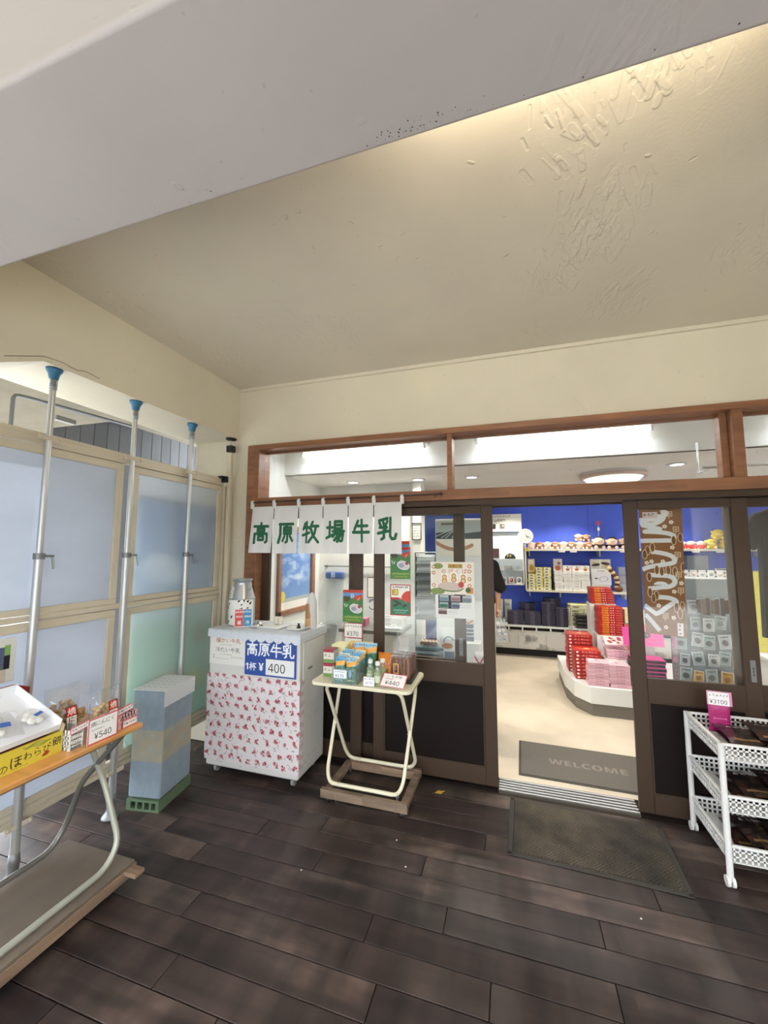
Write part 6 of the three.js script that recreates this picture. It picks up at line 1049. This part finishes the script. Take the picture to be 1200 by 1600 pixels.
  const pw = thing('pinwheel', 'red pinwheel standing among the plush toys', 'pinwheel', [1.27, 1.55, -4.02]); part('stick', rod([0, 0, 0], [0, 0.38, 0], 0.003, 6), M.white, pw); for (let k = 0; k < 5; k++) part('vane', new THREE.ShapeGeometry(new THREE.Shape([[0, 0], [0.045, 0.012], [0.035, -0.014]].map((p) => new THREE.Vector2(...p)))).rotateZ(k * 1.257).translate(0, 0.39, 0.006), std(0xd6483f, 0.5, { side: THREE.DoubleSide }), pw); part('tag', bx(0.03, 0.05, 0.002, 0.003, 0.3, 0.004), M.white, pw);
  // yellow and white boxes on the lower shelf
  const yF = printed(canvasTex(128, 48, (x) => { fill(x, '#e3d95c'); fill(x, '#ecebdc', 10, 4, 96, 40); x.fillStyle = '#55626c'; x.beginPath(); x.moveTo(18, 38); x.lineTo(52, 12); x.lineTo(70, 24); x.lineTo(86, 38); x.fill(); }), 0.45), yS = std(0xe0d65a, 0.5), YG = 'yellow mountain boxes on the lower shelf', Y2 = 0.926;
  stack('yellow_mountain_box', 'yellow box with mountain print, % in the left column', 'box', YG, 6, [0.283, Y2, -3.9], [0.106, 0.04, 0.2], six(yF, yS));
  stack('yellow_mountain_box', 'yellow box with mountain print, % in the middle column', 'box', YG, 8, [0.394, Y2, -3.9], [0.106, 0.0425, 0.2], six(yF, yS));
  stack('yellow_mountain_box', 'yellow box with mountain print, % in the right column', 'box', YG, 8, [0.505, Y2, -3.9], [0.106, 0.0425, 0.2], six(yF, yS));
  const wF = printed(canvasTex(128, 48, (x) => { fill(x, '#f0efea'); x.strokeStyle = '#c9c9c4'; x.strokeRect(2, 2, 124, 44); scribble(x, 44, 18, 44, 10, '#556', 2, 3); }), 0.45), wS = std(0xefeeea, 0.5), WG = 'white sweet boxes on the lower shelf';
  for (let c = 0; c < 4; c++) stack('white_sweet_box', `white sweet box, % in column ${['one', 'two', 'three', 'four'][c]} from the yellow boxes`, 'box', WG, 7, [0.665 + c * 0.121, Y2, -3.9], [0.119, 0.0405, 0.2], six(wF, wS));
  const tF = printed(canvasTex(64, 64, (x) => { fill(x, '#f1efe9'); x.fillStyle = '#b8643c'; x.beginPath(); x.arc(34, 42, 14, 0, 7); x.fill(); x.fillStyle = '#5a6a4a'; x.fillRect(28, 10, 12, 10); scribble(x, 44, 20, 18, 8, '#777', 2, 2); }), 0.45);
  for (let c = 0; c < 3; c++) stack('picture_sweet_box', `white picture box on top of the white boxes, ${['left', 'middle', 'right'][c]} one`, 'box', 'picture boxes on the white stacks', 1, [0.79 + c * 0.121, Y2 + 7 * 0.0405, -3.9], [0.119, 0.09, 0.18], six(tF, wS));
  const pic = (name, label, x, y, z, w, h, draw) => single(name, label, 'picture card', new THREE.BoxGeometry(w, h, 0.012), [0, 1, 2, 3, 4, 5].map((i) => (i === 4 ? printed(canvasTex(64, 96, draw), 0.45) : M.white)), [x, y + h / 2, z]);
  pic('sample_picture', 'brown sweet picture card on the left yellow column', 0.283, Y2 + 0.2415, -3.84, 0.1, 0.225, (x) => { fill(x, '#d3c39a'); fill(x, '#efe9dc', 8, 6, 48, 26); x.fillStyle = '#b98a3c'; x.beginPath(); x.arc(32, 60, 20, 0, 7); x.fill(); fill(x, '#8a7a4a', 0, 84, 64, 12); });
  pic('sample_picture', 'orange sweet picture card on the first white column', 0.66, Y2 + 0.285, -3.84, 0.125, 0.185, (x) => { fill(x, '#d9d2d0'); x.fillStyle = '#b5623a'; x.beginPath(); x.arc(32, 70, 20, 0, 7); x.fill(); x.fillStyle = '#8c6a6a'; x.beginPath(); x.arc(40, 34, 12, 0, 7); x.fill(); });
  stack('white_gift_carton', 'white gift carton, % right of the white sweet boxes', 'carton', 'white gift cartons on the lower shelf', 4, [1.24, Y2, -3.95], [0.25, 0.084, 0.22], six(wF, wS));
  pic('chocolate_picture', 'framed pair of dark chocolate pictures above the gift cartons', 1.245, Y2 + 0.338, -3.87, 0.27, 0.13, (x) => { fill(x, '#dcd6c8'); x.fillStyle = '#3a2c26'; x.beginPath(); x.ellipse(18, 60, 12, 18, 0.6, 0, 7); x.ellipse(48, 46, 12, 18, -0.6, 0, 7); x.fill(); x.fillStyle = '#c9a24a'; x.fillRect(8, 30, 8, 14); x.fillRect(46, 60, 10, 12); fill(x, '#f0ece2', 30, 0, 4, 96); });
  pic('drawing_sign', 'pale sign with a small grape drawing in front of gift cartons', 1.245, Y2 + 0.1, -3.8, 0.24, 0.17, (x) => { fill(x, '#dcdbe2'); x.fillStyle = '#5a5a72'; x.beginPath(); x.arc(12, 44, 6, 0, 7); x.fill(); x.strokeStyle = '#77788c'; x.lineWidth = 2; x.beginPath(); x.ellipse(38, 48, 14, 20, 0.2, 0, 7); x.stroke(); });
  const tail = thing('spotted_plush_tail', 'brown and white spotted plush draped at the shelf end', 'plush toy', [1.44, Y2 + 0.07, -3.83]);
  for (let k = 0; k < 9; k++) part('segment', ball(0.034, Math.sin(k * 0.5) * 0.03 - k * 0.008, 0.0 + k * 0.034, 0, 1, 0.8, 0.8, 10), k % 2 ? std(0x6a3f22, 0.9) : std(0xdcc28a, 0.9), tail);
  part('head', ball(0.05, 0.02, -0.03, 0.01, 1.1, 0.8, 0.9, 12), std(0x6a3f22, 0.9), tail);
  for (let k = 0; k < 3; k++) { const o = thing('clear_souvenir_box', `clear souvenir box at the lower shelf end, ${['left', 'middle', 'right'][k]} one`, 'box', [1.53 + k * 0.0, Y2 + k * 0.12, -3.9 - k * 0.01], 0, 'clear souvenir boxes at the shelf end'); part('case', bx(0.1, 0.115, 0.1, 0, 0.0585, 0, 0.004), M.cloudy, o); part('figure', [ball(0.03, 0, 0.03, 0, 1, 1, 1, 8), ball(0.02, 0, 0.07, 0, 1, 1, 1, 8)], std(0x8a9a9a, 0.6), o); o.userData.label = `clear souvenir box at the lower shelf end, ${nth(k, 3)} of three`; }
}
// ---------------------------------------------------------------- shop: island with red and pink boxes
{
  const g = thing('island_stand', 'white island display stand with cut corners', 'display stand', [0, 0, 0]);
  const foot = [[0.507, 1.905], [0.56, 1.635], [0.676, 1.466], [2.1, 1.45], [2.2, 1.6], [2.2, 2.6], [0.507, 2.6]], out = foot.map(([x, z]) => [x + (x < 1 ? -0.012 : 0.012), z < 1.8 ? z - 0.012 : z]);
  const prism = (pts, h, y) => new THREE.ExtrudeGeometry(new THREE.Shape(pts.map((p) => new THREE.Vector2(...p))), { depth: h, bevelEnabled: true, bevelSize: 0.002, bevelThickness: 0.002, bevelSegments: 1 }).rotateX(-Math.PI / 2).translate(0, y, 0);
  part('kick', prism(foot, 0.1, 0.006), std(0x77726a, 0.5), g);
  part('plinth', prism(out, 0.145, 0.116), M.shopWhite, g);
  const Y = 0.264;
  const rF = printed(canvasTex(192, 32, (x) => { fill(x, '#b3231f'); fill(x, '#e08a28', 34, 3, 52, 26); scribble(x, 38, 8, 44, 14, '#7a1a14', 2, 2); scribble(x, 96, 6, 40, 18, '#f3e4dc', 3, 4); scribble(x, 142, 10, 44, 10, '#e8b9a8', 2, 6); fill(x, '#6d120f', 0, 29, 192, 3); fill(x, '#d0453c', 0, 0, 192, 2); }), 0.4);
  const rS = printed(canvasTex(64, 16, (x) => { fill(x, '#b0241f'); fill(x, '#f0e6e0', 4, 4, 6, 8); scribble(x, 18, 3, 40, 8, '#e3a89a', 1.5, 3); fill(x, '#6d120f', 0, 14, 64, 2); }), 0.4), rT = printed(canvasTex(128, 128, (x) => { fill(x, '#b8271f'); x.fillStyle = '#d2622c'; for (let k = 0; k < 5; k++) { x.beginPath(); x.arc(30 + k * 18, 60 + (k % 2) * 24, 16, 0, 7); x.fill(); } x.fillStyle = '#eccf9a'; x.beginPath(); x.arc(70, 64, 14, 0, 7); x.fill(); }), 0.4), r = std(0xb0241f, 0.4);
  const red = [rS, rS, rT, r, rF, r], RG = 'red sweet boxes on the island';
  stack('red_sweet_box', 'red sweet box, % in the front left island stack', 'box', RG, 8, [0.685, Y, -1.78], [0.235, 0.0345, 0.22], [rS, rS, rT, r, rS, r]);
  stack('red_sweet_box', 'red sweet box, % in the rear left island stack', 'box', RG, 11, [0.655, Y, -2.03], [0.235, 0.0345, 0.22], [rS, rS, rT, r, rS, r]);
  const pF = printed(canvasTex(192, 32, (x) => { fill(x, '#e3b5c1'); fill(x, '#f0d5dc', 0, 0, 192, 4); scribble(x, 66, 8, 76, 16, '#a84a66', 2.5, 3); fill(x, '#b5788a', 0, 29, 192, 3); }), 0.4), pT = printed(canvasTex(128, 96, (x) => { fill(x, '#e9c6cf'); x.fillStyle = '#c06a80'; x.beginPath(); x.arc(60, 40, 10, 0, 7); x.fill(); scribble(x, 20, 60, 90, 20, '#b0607a', 2, 4); fill(x, '#f6eff0', 14, 14, 30, 26); }), 0.4), p = std(0xe3b5c1, 0.45);
  const pink = six(pF, p, pT), PG = 'pink sweet boxes on the island';
  stack('pink_sweet_box', 'pink sweet box, % in the front left pink stack', 'box', PG, 7, [0.745, Y, -1.57], [0.172, 0.0305, 0.16], pink);
  stack('pink_sweet_box', 'pink sweet box, % in the front right pink stack', 'box', PG, 7, [0.92, Y, -1.57], [0.172, 0.029, 0.16], pink);
  const ri = thing('white_carton_riser', 'white picture carton under the rear pink boxes', 'carton', [0.965, Y, -1.79]); part('carton', bx(0.24, 0.2, 0.2, 0, 0.1, 0, 0.002), M.shopWhite, ri); part('tape', bx(0.03, 0.001, 0.2, 0, 0.2005, 0), std(0xd8cfc0, 0.4), ri);
  stack('pink_sweet_box', 'pink sweet box, % on the white carton riser', 'box', PG, 3, [0.965, Y + 0.2015, -1.8], [0.2, 0.03, 0.15], pink);
  const top = thing('fruit_picture_box', 'clear-lidded pink box with cherry picture on the rear pink boxes', 'box', [0.955, Y + 0.2925, -1.81], 0); part('box', bx(0.2, 0.016, 0.16, 0, 0.008, 0), p, top); part('picture', bx(0.19, 0.002, 0.15, 0, 0.017, 0), printed(canvasTex(128, 96, (x) => { fill(x, '#e6d3d3'); for (let k = 0; k < 12; k++) { x.fillStyle = k % 3 ? '#a8424a' : '#f0e6e0'; x.beginPath(); x.arc(hash2(k, 1, 4) * 120, hash2(k, 2, 4) * 90, 12, 0, 7); x.fill(); } }), 0.4), top); top.rotation.x = 0.35; top.position.y += 0.055;
  const wr = thing('white_carton_riser', 'white picture carton under the tall red and orange stack', 'carton', [0.965, Y, -2.11]); part('carton', bx(0.27, 0.374, 0.24, 0, 0.187, 0, 0.002), M.shopWhite, wr); part('drawing', new THREE.PlaneGeometry(0.22, 0.09).translate(0, 0.32, 0.1208), printed(canvasTex(128, 64, (x) => { fill(x, '#e3e1ea'); x.fillStyle = '#6a6a88'; x.beginPath(); x.arc(24, 34, 10, 0, 7); x.fill(); x.strokeStyle = '#8a7a98'; x.lineWidth = 3; x.beginPath(); x.ellipse(76, 34, 34, 16, -0.3, 0, 7); x.stroke(); x.fillStyle = '#c05a5a'; x.beginPath(); x.arc(92, 40, 6, 0, 7); x.fill(); }), 0.5), wr);
  stack('red_sweet_box', 'red and orange sweet box, % in the tall island stack', 'box', RG, 12, [0.965, Y + 0.3755, -2.1], [0.232, 0.0242, 0.2], red);
  stack('red_sweet_box', 'red and orange sweet box, % in the rear tall island stack', 'box', RG, 5, [0.945, 0.935, -2.34], [0.232, 0.0242, 0.2], red);
  const wr2 = thing('white_carton_riser', 'tall white carton behind the tall red stack', 'carton', [0.945, Y, -2.345]); part('carton', bx(0.26, 0.669, 0.22, 0, 0.3345, 0, 0.002), M.shopWhite, wr2); part('tape', bx(0.03, 0.001, 0.22, 0, 0.6695, 0), std(0xd8cfc0, 0.4), wr2);
  stack('red_sweet_box', 'red and orange sweet box, % of the small pile at the very top', 'box', RG, 2, [0.935, 1.058, -2.34], [0.215, 0.026, 0.18], red, 0.03);
  // neighbours to the right of the red stack
  const coral = std(0xc8645c, 0.5), teal = std(0x3f9a86, 0.5), crm = std(0xe3d3a8, 0.5);
  stack('coral_carton', 'coral carton, % right of the tall red stack', 'carton', 'coral cartons on the island', 5, [1.2, Y, -2.15], [0.2, 0.1, 0.24], [coral, coral, teal, coral, coral, coral]);
  stack('cream_carton', 'cream picture carton, % on top of the coral cartons', 'carton', 'cream cartons on the island', 2, [1.2, Y + 0.502, -2.15], [0.18, 0.07, 0.2], crm);
  // black boxes with pink edges, seen through the right door
  const bpF = printed(canvasTex(128, 32, (x) => { fill(x, '#d84f96'); fill(x, '#1d181c', 2, 6, 124, 22); scribble(x, 30, 10, 70, 12, '#8a4a6a', 2, 3); }), 0.4), bp = std(0x221b20, 0.45);
  stack('black_pink_box', 'black box with pink edge, % behind the right door glass', 'box', 'black and pink boxes on the island', 8, [1.16, Y, -1.58], [0.26, 0.034, 0.18], six(bpF, bp, std(0xd84f96, 0.45)));
  single('pink_sign', 'bright pink sign with black oval above the black boxes', 'sign', new THREE.BoxGeometry(0.34, 0.17, 0.01), [0, 1, 2, 3, 4, 5].map((i) => (i === 4 ? printed(canvasTex(128, 64, (x) => { fill(x, '#dd4f9e'); x.fillStyle = '#241820'; x.beginPath(); x.ellipse(62, 26, 26, 12, 0, 0, 7); x.fill(); scribble(x, 46, 20, 34, 10, '#e58ab5', 1.5, 2); }), 0.4) : std(0xdd4f9e, 0.5))), [1.17, Y + 0.44, -1.68], [-0.2, 0, 0]);
  const stn = thing('sign_prop', 'clear prop block behind the pink sign', 'prop', [1.17, Y, -1.74]); part('block', bx(0.2, 0.36, 0.06, 0, 0.181, 0, 0.003), M.cloudy, stn); part('foot', bx(0.22, 0.006, 0.08, 0, 0.003, 0), M.cloudy, stn);
}
// ---------------------------------------------------------------- shop: packet rack behind the right door
{
  const t = thing('hanging_packet_rack', 'acrylic rack of hanging souvenir packets behind right door', 'rack', [1.5, 0, -1.18]);
  part('back_board', bx(0.5, 0.86, 0.008, 0, 0.86, 0, 0.002), std(0x9aa3a4, 0.35), t);
  part('leg', [bx(0.02, 1.36, 0.02, -0.24, 0.685, -0.02), bx(0.02, 1.36, 0.02, 0.24, 0.685, -0.02)], M.steelDull, t);
  part('foot', [bx(0.03, 0.02, 0.16, -0.24, 0.012, 0), bx(0.03, 0.02, 0.16, 0.24, 0.012, 0)], M.steelDull, t);
  part('top_tray', bx(0.5, 0.008, 0.16, 0, 1.30, 0.06), M.cloudy, t);
  part('side_sheet', bx(0.004, 0.86, 0.12, -0.25, 0.86, 0.05), M.film, t);
  const kinds = [['#9fb0ae', '#3a4a44'], ['#b9bfc0', '#4a4446'], ['#d0a552', '#a5712c']];
  const mats = kinds.map(([a, b], k) => printed(canvasTex(64, 80, (x) => { fill(x, '#d9dcd8'); fill(x, a, 4, 4, 56, 72); x.fillStyle = b; x.beginPath(); x.ellipse(32, 46, 18, 16, k, 0, 7); x.fill(); scribble(x, 10, 8, 44, 12, '#444', 2, k); }), 0.25));
  const rowN = ['lowest', 'second', 'third', 'fourth', 'upper'], colN = ['first', 'second', 'third', 'fourth', 'fifth'];
  const pg = bx(0.076, 0.1, 0.006, 0, -0.05, 0, 0.002);
  for (let r = 0; r < 5; r++) for (let c = 0; c < 5; c++) {
    if (r === 4 && c > 1) continue;
    const o = thing('hanging_packet', `small hanging souvenir packet, ${rowN[r]} row, ${colN[c]} from the left`, 'packet', [1.31 + c * 0.094 + rnd(-0.012, 0.012), 0.57 + r * 0.138 + rnd(-0.018, 0.018), -1.135 + ((r + c) % 2) * 0.012], rnd(-0.15, 0.15), 'hanging packets on the acrylic rack');
    part('card', pg, mats[(r === 0 && (c === 1 || c === 3)) || (r === 1 && c === 4) ? 2 : (r + c) % 2], o); part('blister', bx(0.05, 0.05, 0.014, 0, -0.06, 0.009, 0.005), M.film, o); part('hook', cylZ(0.002, 0.05, 0, 0.002, -0.02, 6), M.chrome, o); o.rotation.z = rnd(-0.13, 0.13); o.scale.setScalar(rnd(0.9, 1.15));
  }
  const lea = [std(0x4a2a1c, 0.6), std(0x5d3826, 0.6), std(0x3a2018, 0.6)];
  for (let k = 0; k < 7; k++) { const o = thing('leather_keyring', `brown leather key ring on the acrylic rack, ${['first', 'second', 'third', 'fourth', 'fifth', 'sixth', 'seventh'][k]} from the left`, 'key ring', [1.43 + k * 0.031, 1.15, -1.11 + (k % 2) * 0.012], rnd(-0.2, 0.2), 'leather key rings on the acrylic rack'); part('strap', bx(0.028, 0.105 + (k % 3) * 0.015, 0.005, 0, -0.075, 0, 0.002), lea[k % 3], o); part('ring', new THREE.TorusGeometry(0.011, 0.0015, 6, 16).translate(0, -0.012, 0), M.chrome, o); part('hook', cylZ(0.002, 0.07, 0, 0, -0.03, 6), M.chrome, o); }
  for (let k = 0; k < 8; k++) { const o = thing('white_charm_pack', `small white charm pack on the rack's top tray, ${['first', 'second', 'third', 'fourth', 'fifth', 'sixth', 'seventh', 'eighth'][k]} from the left`, 'pack', [1.29 + k * 0.06, 1.3045, -1.11], rnd(-0.2, 0.2), 'white charm packs on the top tray'); part('card', bx(0.045, 0.06, 0.008, 0, 0.03, 0), M.white, o); part('charm', ball(0.014, 0, 0.026, 0.008, 1, 1, 0.5, 8), std([0xa8b4ba, 0x8d8f96, 0xc9bdb4][k % 3], 0.4), o); }
  const gb = thing('clear_display_case', 'empty clear acrylic case on the right wall shelf', 'case', [2.45, 1.211, -3.92]); part('case', bx(0.25, 0.24, 0.16, 0, 0.121, 0, 0.004), phy(0xb9c2cc, 0.1, { transmission: 0.6, thickness: 0 }), gb); part('base', bx(0.26, 0.012, 0.17, 0, 0.006, 0), M.white, gb);
  const bs = thing('toy_train', 'small white toy train on the right wall shelf', 'toy', [2.75, 1.211, -3.88], 0); part('body', bx(0.19, 0.05, 0.04, 0, 0.045, 0, 0.012), M.white, bs); part('window_band', bx(0.16, 0.016, 0.042, 0, 0.052, 0), std(0x4a4644, 0.4), bs); part('wheel', [-0.07, -0.03, 0.03, 0.07].flatMap((x) => [cylZ(0.011, 0.005, x, 0.011, 0.021, 12), cylZ(0.011, 0.005, x, 0.011, -0.021, 12)]), M.blackPlastic, bs);
  // white counter and hanging black shirt by the far right door
  const c = thing('white_side_counter', 'white side counter behind the far right door glass', 'counter', [2.05, 0, -0.85]); part('body', bx(0.6, 0.72, 0.4, 0, 0.365, 0, 0.005), M.shopWhite, c); part('worktop', bx(0.63, 0.025, 0.43, 0, 0.7375, 0, 0.004), M.white, c);
  for (let k = 0; k < 3; k++) { const o = thing('wooden_dish', `pale wooden dish, ${nth(k, 3)} of the pile on the white side counter`, 'dish', [1.86, 0.7505 + k * 0.022, -0.76], 0, 'wooden dishes on the side counter'); part('bowl', lathe([[0.0001, 0.001], [0.05, 0.001], [0.075, 0.02], [0.072, 0.021], [0.048, 0.005], [0.0001, 0.005]], 24), std(0xc9a87c, 0.5), o); part('rim', new THREE.TorusGeometry(0.0735, 0.0022, 6, 28).rotateX(Math.PI / 2).translate(0, 0.0205, 0), std(0xb08a5c, 0.5), o); }
  stack('yellow_carton', 'yellow carton, % seen between the right door and the black shirt', 'carton', 'yellow cartons behind the right door', 8, [2.68, 0.005, -2.95], [0.3, 0.16, 0.3], std(0xd9cf5c, 0.5));
  const hs = thing('black_shirt', 'black shirt on a hanger behind the far right door glass', 'shirt', [1.70, 1.79, -0.42], 0.1);
  const sh = [[-0.2, -0.04], [-0.08, 0.0], [0.08, 0.0], [0.2, -0.04], [0.29, -0.2], [0.22, -0.25], [0.18, -0.18], [0.19, -0.8], [-0.19, -0.8], [-0.18, -0.18], [-0.22, -0.25], [-0.29, -0.2]];
  part('cloth', extr(sh, 0.03, 0.012), std(0x1b191a, 0.9), hs); part('hanger', [rod([-0.17, -0.03, 0.015], [0, 0.03, 0.015], 0.004, 6), rod([0.17, -0.03, 0.015], [0, 0.03, 0.015], 0.004, 6), rod([0, 0.03, 0.015], [0, 0.28, 0.015], 0.003, 6), pipe([[0, 0.28, 0.015], [0, 0.31, 0.015], [0.02, 0.31, 0.015], [0.02, 0.29, 0.015]], 0.003, 6, 0.01)], M.steel, hs);
  single('clothes_rail', 'chrome clothes rail inside the far right door', 'rail', [rod([1.25, 2.08, -0.405], [2.5, 2.08, -0.405], 0.01), rod([1.3, 2.08, -0.405], [1.3, 2.08, -0.6], 0.006), rod([2.4, 2.08, -0.405], [2.4, 2.08, -0.6], 0.006), ...[1.3, 2.4].map((x) => rod([x, 2.08, -0.6], [x, 2.3, -0.595], 0.006))], M.chrome);
}
// ---------------------------------------------------------------- customer, mostly hidden behind the door stile
function blend(bones, lo, cell, n, k) {                             // tapered capsules joined by a smooth minimum, meshed
  const mc = new MarchingCubes(n, new THREE.MeshStandardMaterial(), false, false, 200000), half = (cell * n) / 2, c = lo.map((v) => v + half);
  const B = bones.map(([a, b, ra, rb]) => ({ a, d: [b[0] - a[0], b[1] - a[1], b[2] - a[2]], ra, rb, L: (b[0] - a[0]) ** 2 + (b[1] - a[1]) ** 2 + (b[2] - a[2]) ** 2 || 1e-9 }));
  for (let z = 0; z < n; z++) for (let y = 0; y < n; y++) for (let x = 0; x < n; x++) {
    const px = lo[0] + (x * 2 * half) / n, py = lo[1] + (y * 2 * half) / n, pz = lo[2] + (z * 2 * half) / n;
    let d = 1;
    for (const o of B) {
      const qx = px - o.a[0], qy = py - o.a[1], qz = pz - o.a[2], t = Math.max(0, Math.min(1, (qx * o.d[0] + qy * o.d[1] + qz * o.d[2]) / o.L));
      const e = Math.hypot(qx - o.d[0] * t, qy - o.d[1] * t, qz - o.d[2] * t) - (o.ra + (o.rb - o.ra) * t), h = Math.max(0, k - Math.abs(d - e)) / k;
      d = Math.min(d, e) - h * h * k * 0.25;
    }
    mc.field[x + y * n + z * n * n] = -d;
  }
  mc.isolation = 0; mc.update();
  const g = new THREE.BufferGeometry(), m = mc.count;
  g.setAttribute('position', new THREE.BufferAttribute(mc.positionArray.slice(0, m * 3), 3)); g.setAttribute('normal', new THREE.BufferAttribute(mc.normalArray.slice(0, m * 3), 3));
  return g.scale(half, half, half).translate(...c);
}
{
  const t = thing('person', 'person in black T-shirt and pale trousers holding a plastic bag', 'person', [-0.395, 0.004, -2.42]);
  const skin = std(0xc99a7c, 0.6);
  const body = blend([[[0, 1.5, 0], [0, 1.56, -0.02], 0.085, 0.08], [[0, 1.38, 0.01], [0, 1.48, 0], 0.052, 0.05], [[-0.15, 1.32, 0.01], [0.15, 1.32, 0.01], 0.06, 0.06], [[0, 1.3, 0.01], [0, 0.95, 0.01], 0.11, 0.1], [[-0.08, 0.92, 0.01], [0.08, 0.92, 0.01], 0.09, 0.09],
    [[0.16, 1.31, 0.01], [0.225, 1.05, 0.03], 0.045, 0.037], [[0.225, 1.05, 0.03], [0.215, 0.83, -0.01], 0.036, 0.025], [[-0.16, 1.31, 0.01], [-0.22, 1.05, 0.03], 0.045, 0.037], [[-0.22, 1.05, 0.03], [-0.2, 0.92, -0.17], 0.036, 0.025], [[-0.2, 0.92, -0.17], [-0.18, 0.93, -0.26], 0.026, 0.018],
    [[0.085, 0.9, 0.01], [0.095, 0.48, 0], 0.075, 0.052], [[0.095, 0.48, 0], [0.1, 0.08, 0.02], 0.05, 0.032], [[-0.085, 0.9, 0.01], [-0.095, 0.48, 0], 0.075, 0.052], [[-0.095, 0.48, 0], [-0.1, 0.08, 0.02], 0.05, 0.032], [[0, 1.5, -0.085], [0, 1.48, -0.098], 0.014, 0.012]], [-0.85, -0.02, -0.85], 0.0142, 120, 0.035);
  const hand = blend([[[0.215, 0.83, -0.01], [0.213, 0.775, -0.02], 0.024, 0.026], [[0.2, 0.775, -0.04], [0.222, 0.772, 0.0], 0.018, 0.018],
    ...[[-0.042, 0.0088, 1], [-0.022, 0.0094, 1.08], [-0.003, 0.009, 1], [0.014, 0.0078, 0.8]].flatMap(([z, r, L]) => [[[0.224, 0.76, z], [0.234, 0.76 - 0.036 * L, z - 0.002], r, r], [[0.234, 0.76 - 0.036 * L, z - 0.002], [0.213, 0.76 - 0.052 * L, z - 0.002], r, r * 0.9], [[0.213, 0.76 - 0.052 * L, z - 0.002], [0.2, 0.76 - 0.034 * L, z], r * 0.9, r * 0.8]]),
    [[0.2, 0.785, -0.045], [0.196, 0.75, -0.06], 0.011, 0.0095], [[0.196, 0.75, -0.06], [0.206, 0.726, -0.05], 0.0095, 0.008]], [0.13, 0.68, -0.1], 0.0035, 50, 0.008);
  part('body', [body, hand], skin, t);
  part('t_shirt', blend([[[-0.15, 1.33, 0.01], [0.15, 1.33, 0.01], 0.075, 0.075], [[0, 1.3, 0.01], [0, 0.88, 0.01], 0.15, 0.155], [[-0.07, 1.2, 0.01], [0.07, 1.2, 0.01], 0.125, 0.125], [[-0.06, 0.9, 0.01], [0.06, 0.9, 0.01], 0.13, 0.13], [[0.17, 1.32, 0.01], [0.245, 1.07, 0.03], 0.068, 0.075], [[-0.17, 1.32, 0.01], [-0.24, 1.07, 0.03], 0.068, 0.075]], [-0.55, 0.6, -0.55], 0.0125, 88, 0.05), std(0x141315, 0.95), t);
  part('trousers', blend([[[-0.06, 0.88, 0.01], [0.06, 0.88, 0.01], 0.115, 0.115], [[0.09, 0.85, 0.01], [0.105, 0.1, 0.015], 0.1, 0.07], [[-0.09, 0.85, 0.01], [-0.105, 0.1, 0.015], 0.1, 0.07]], [-0.55, -0.02, -0.55], 0.0125, 88, 0.03), std(0xd9d9d4, 0.9), t);
  for (const s of [-1, 1]) part('shoe', [ball(0.05, s * 0.105, 0.04, -0.03, 0.95, 0.75, 2.2, 14), bx(0.085, 0.02, 0.22, s * 0.105, 0.011, -0.03, 0.008)], std(0xe3e3e0, 0.7), t);
  part('hair', [ball(0.1, 0, 1.565, 0.012, 0.95, 1.02, 1, 18)], std(0x1a1514, 0.8), t);
  part('eye', [ball(0.008, -0.03, 1.52, -0.094, 1, 1, 1, 8), ball(0.008, 0.03, 1.52, -0.094, 1, 1, 1, 8)], M.blackPlastic, t);
  part('mouth', bx(0.035, 0.006, 0.006, 0, 1.455, -0.078, 0.002), std(0xa4605a, 0.6), t);
  const bag = thing('shopping_bag', 'clear plastic shopping bag of small items in the hand', 'bag', [-0.178, 0.40, -2.44], 0.1);
  const g = lathe([[0.0001, 0], [0.07, 0.0], [0.095, 0.03], [0.09, 0.13], [0.05, 0.25], [0.014, 0.335]], 22), q = g.attributes.position;
  for (let i = 0; i < q.count; i++) { const k = 1 + 0.22 * (hash2(i, 5, 3) - 0.5); q.setX(i, q.getX(i) * k + 0.03 * (1 - q.getY(i) / 0.33)); q.setZ(i, q.getZ(i) * k * 0.7); }
  g.computeVertexNormals();
  part('film', g, phy(0xf6f8f9, 0.15, { transmission: 0.85, thickness: 0, side: THREE.DoubleSide }), bag);
  const cm = [std(0xb9c4cc, 0.4), std(0xe6e6e4, 0.4), std(0x7f8f9c, 0.4), std(0x93a9b4, 0.4)];
  for (let k = 0; k < 14; k++) part('item', bx(0.035, 0.022, 0.03, 0.03 + (hash2(k, 1, 7) - 0.5) * 0.1, 0.025 + hash2(k, 2, 7) * 0.13, (hash2(k, 3, 7) - 0.5) * 0.06, 0.004), cm[k % 4], bag, [0, 0, 0]);
  part('handle', pipe([[0.005, 0.335, 0], [-0.005, 0.355, -0.005], [-0.005, 0.345, -0.02]], 0.008, 8, 0.01), M.film, bag);
}
renderer.render(scene, camera);
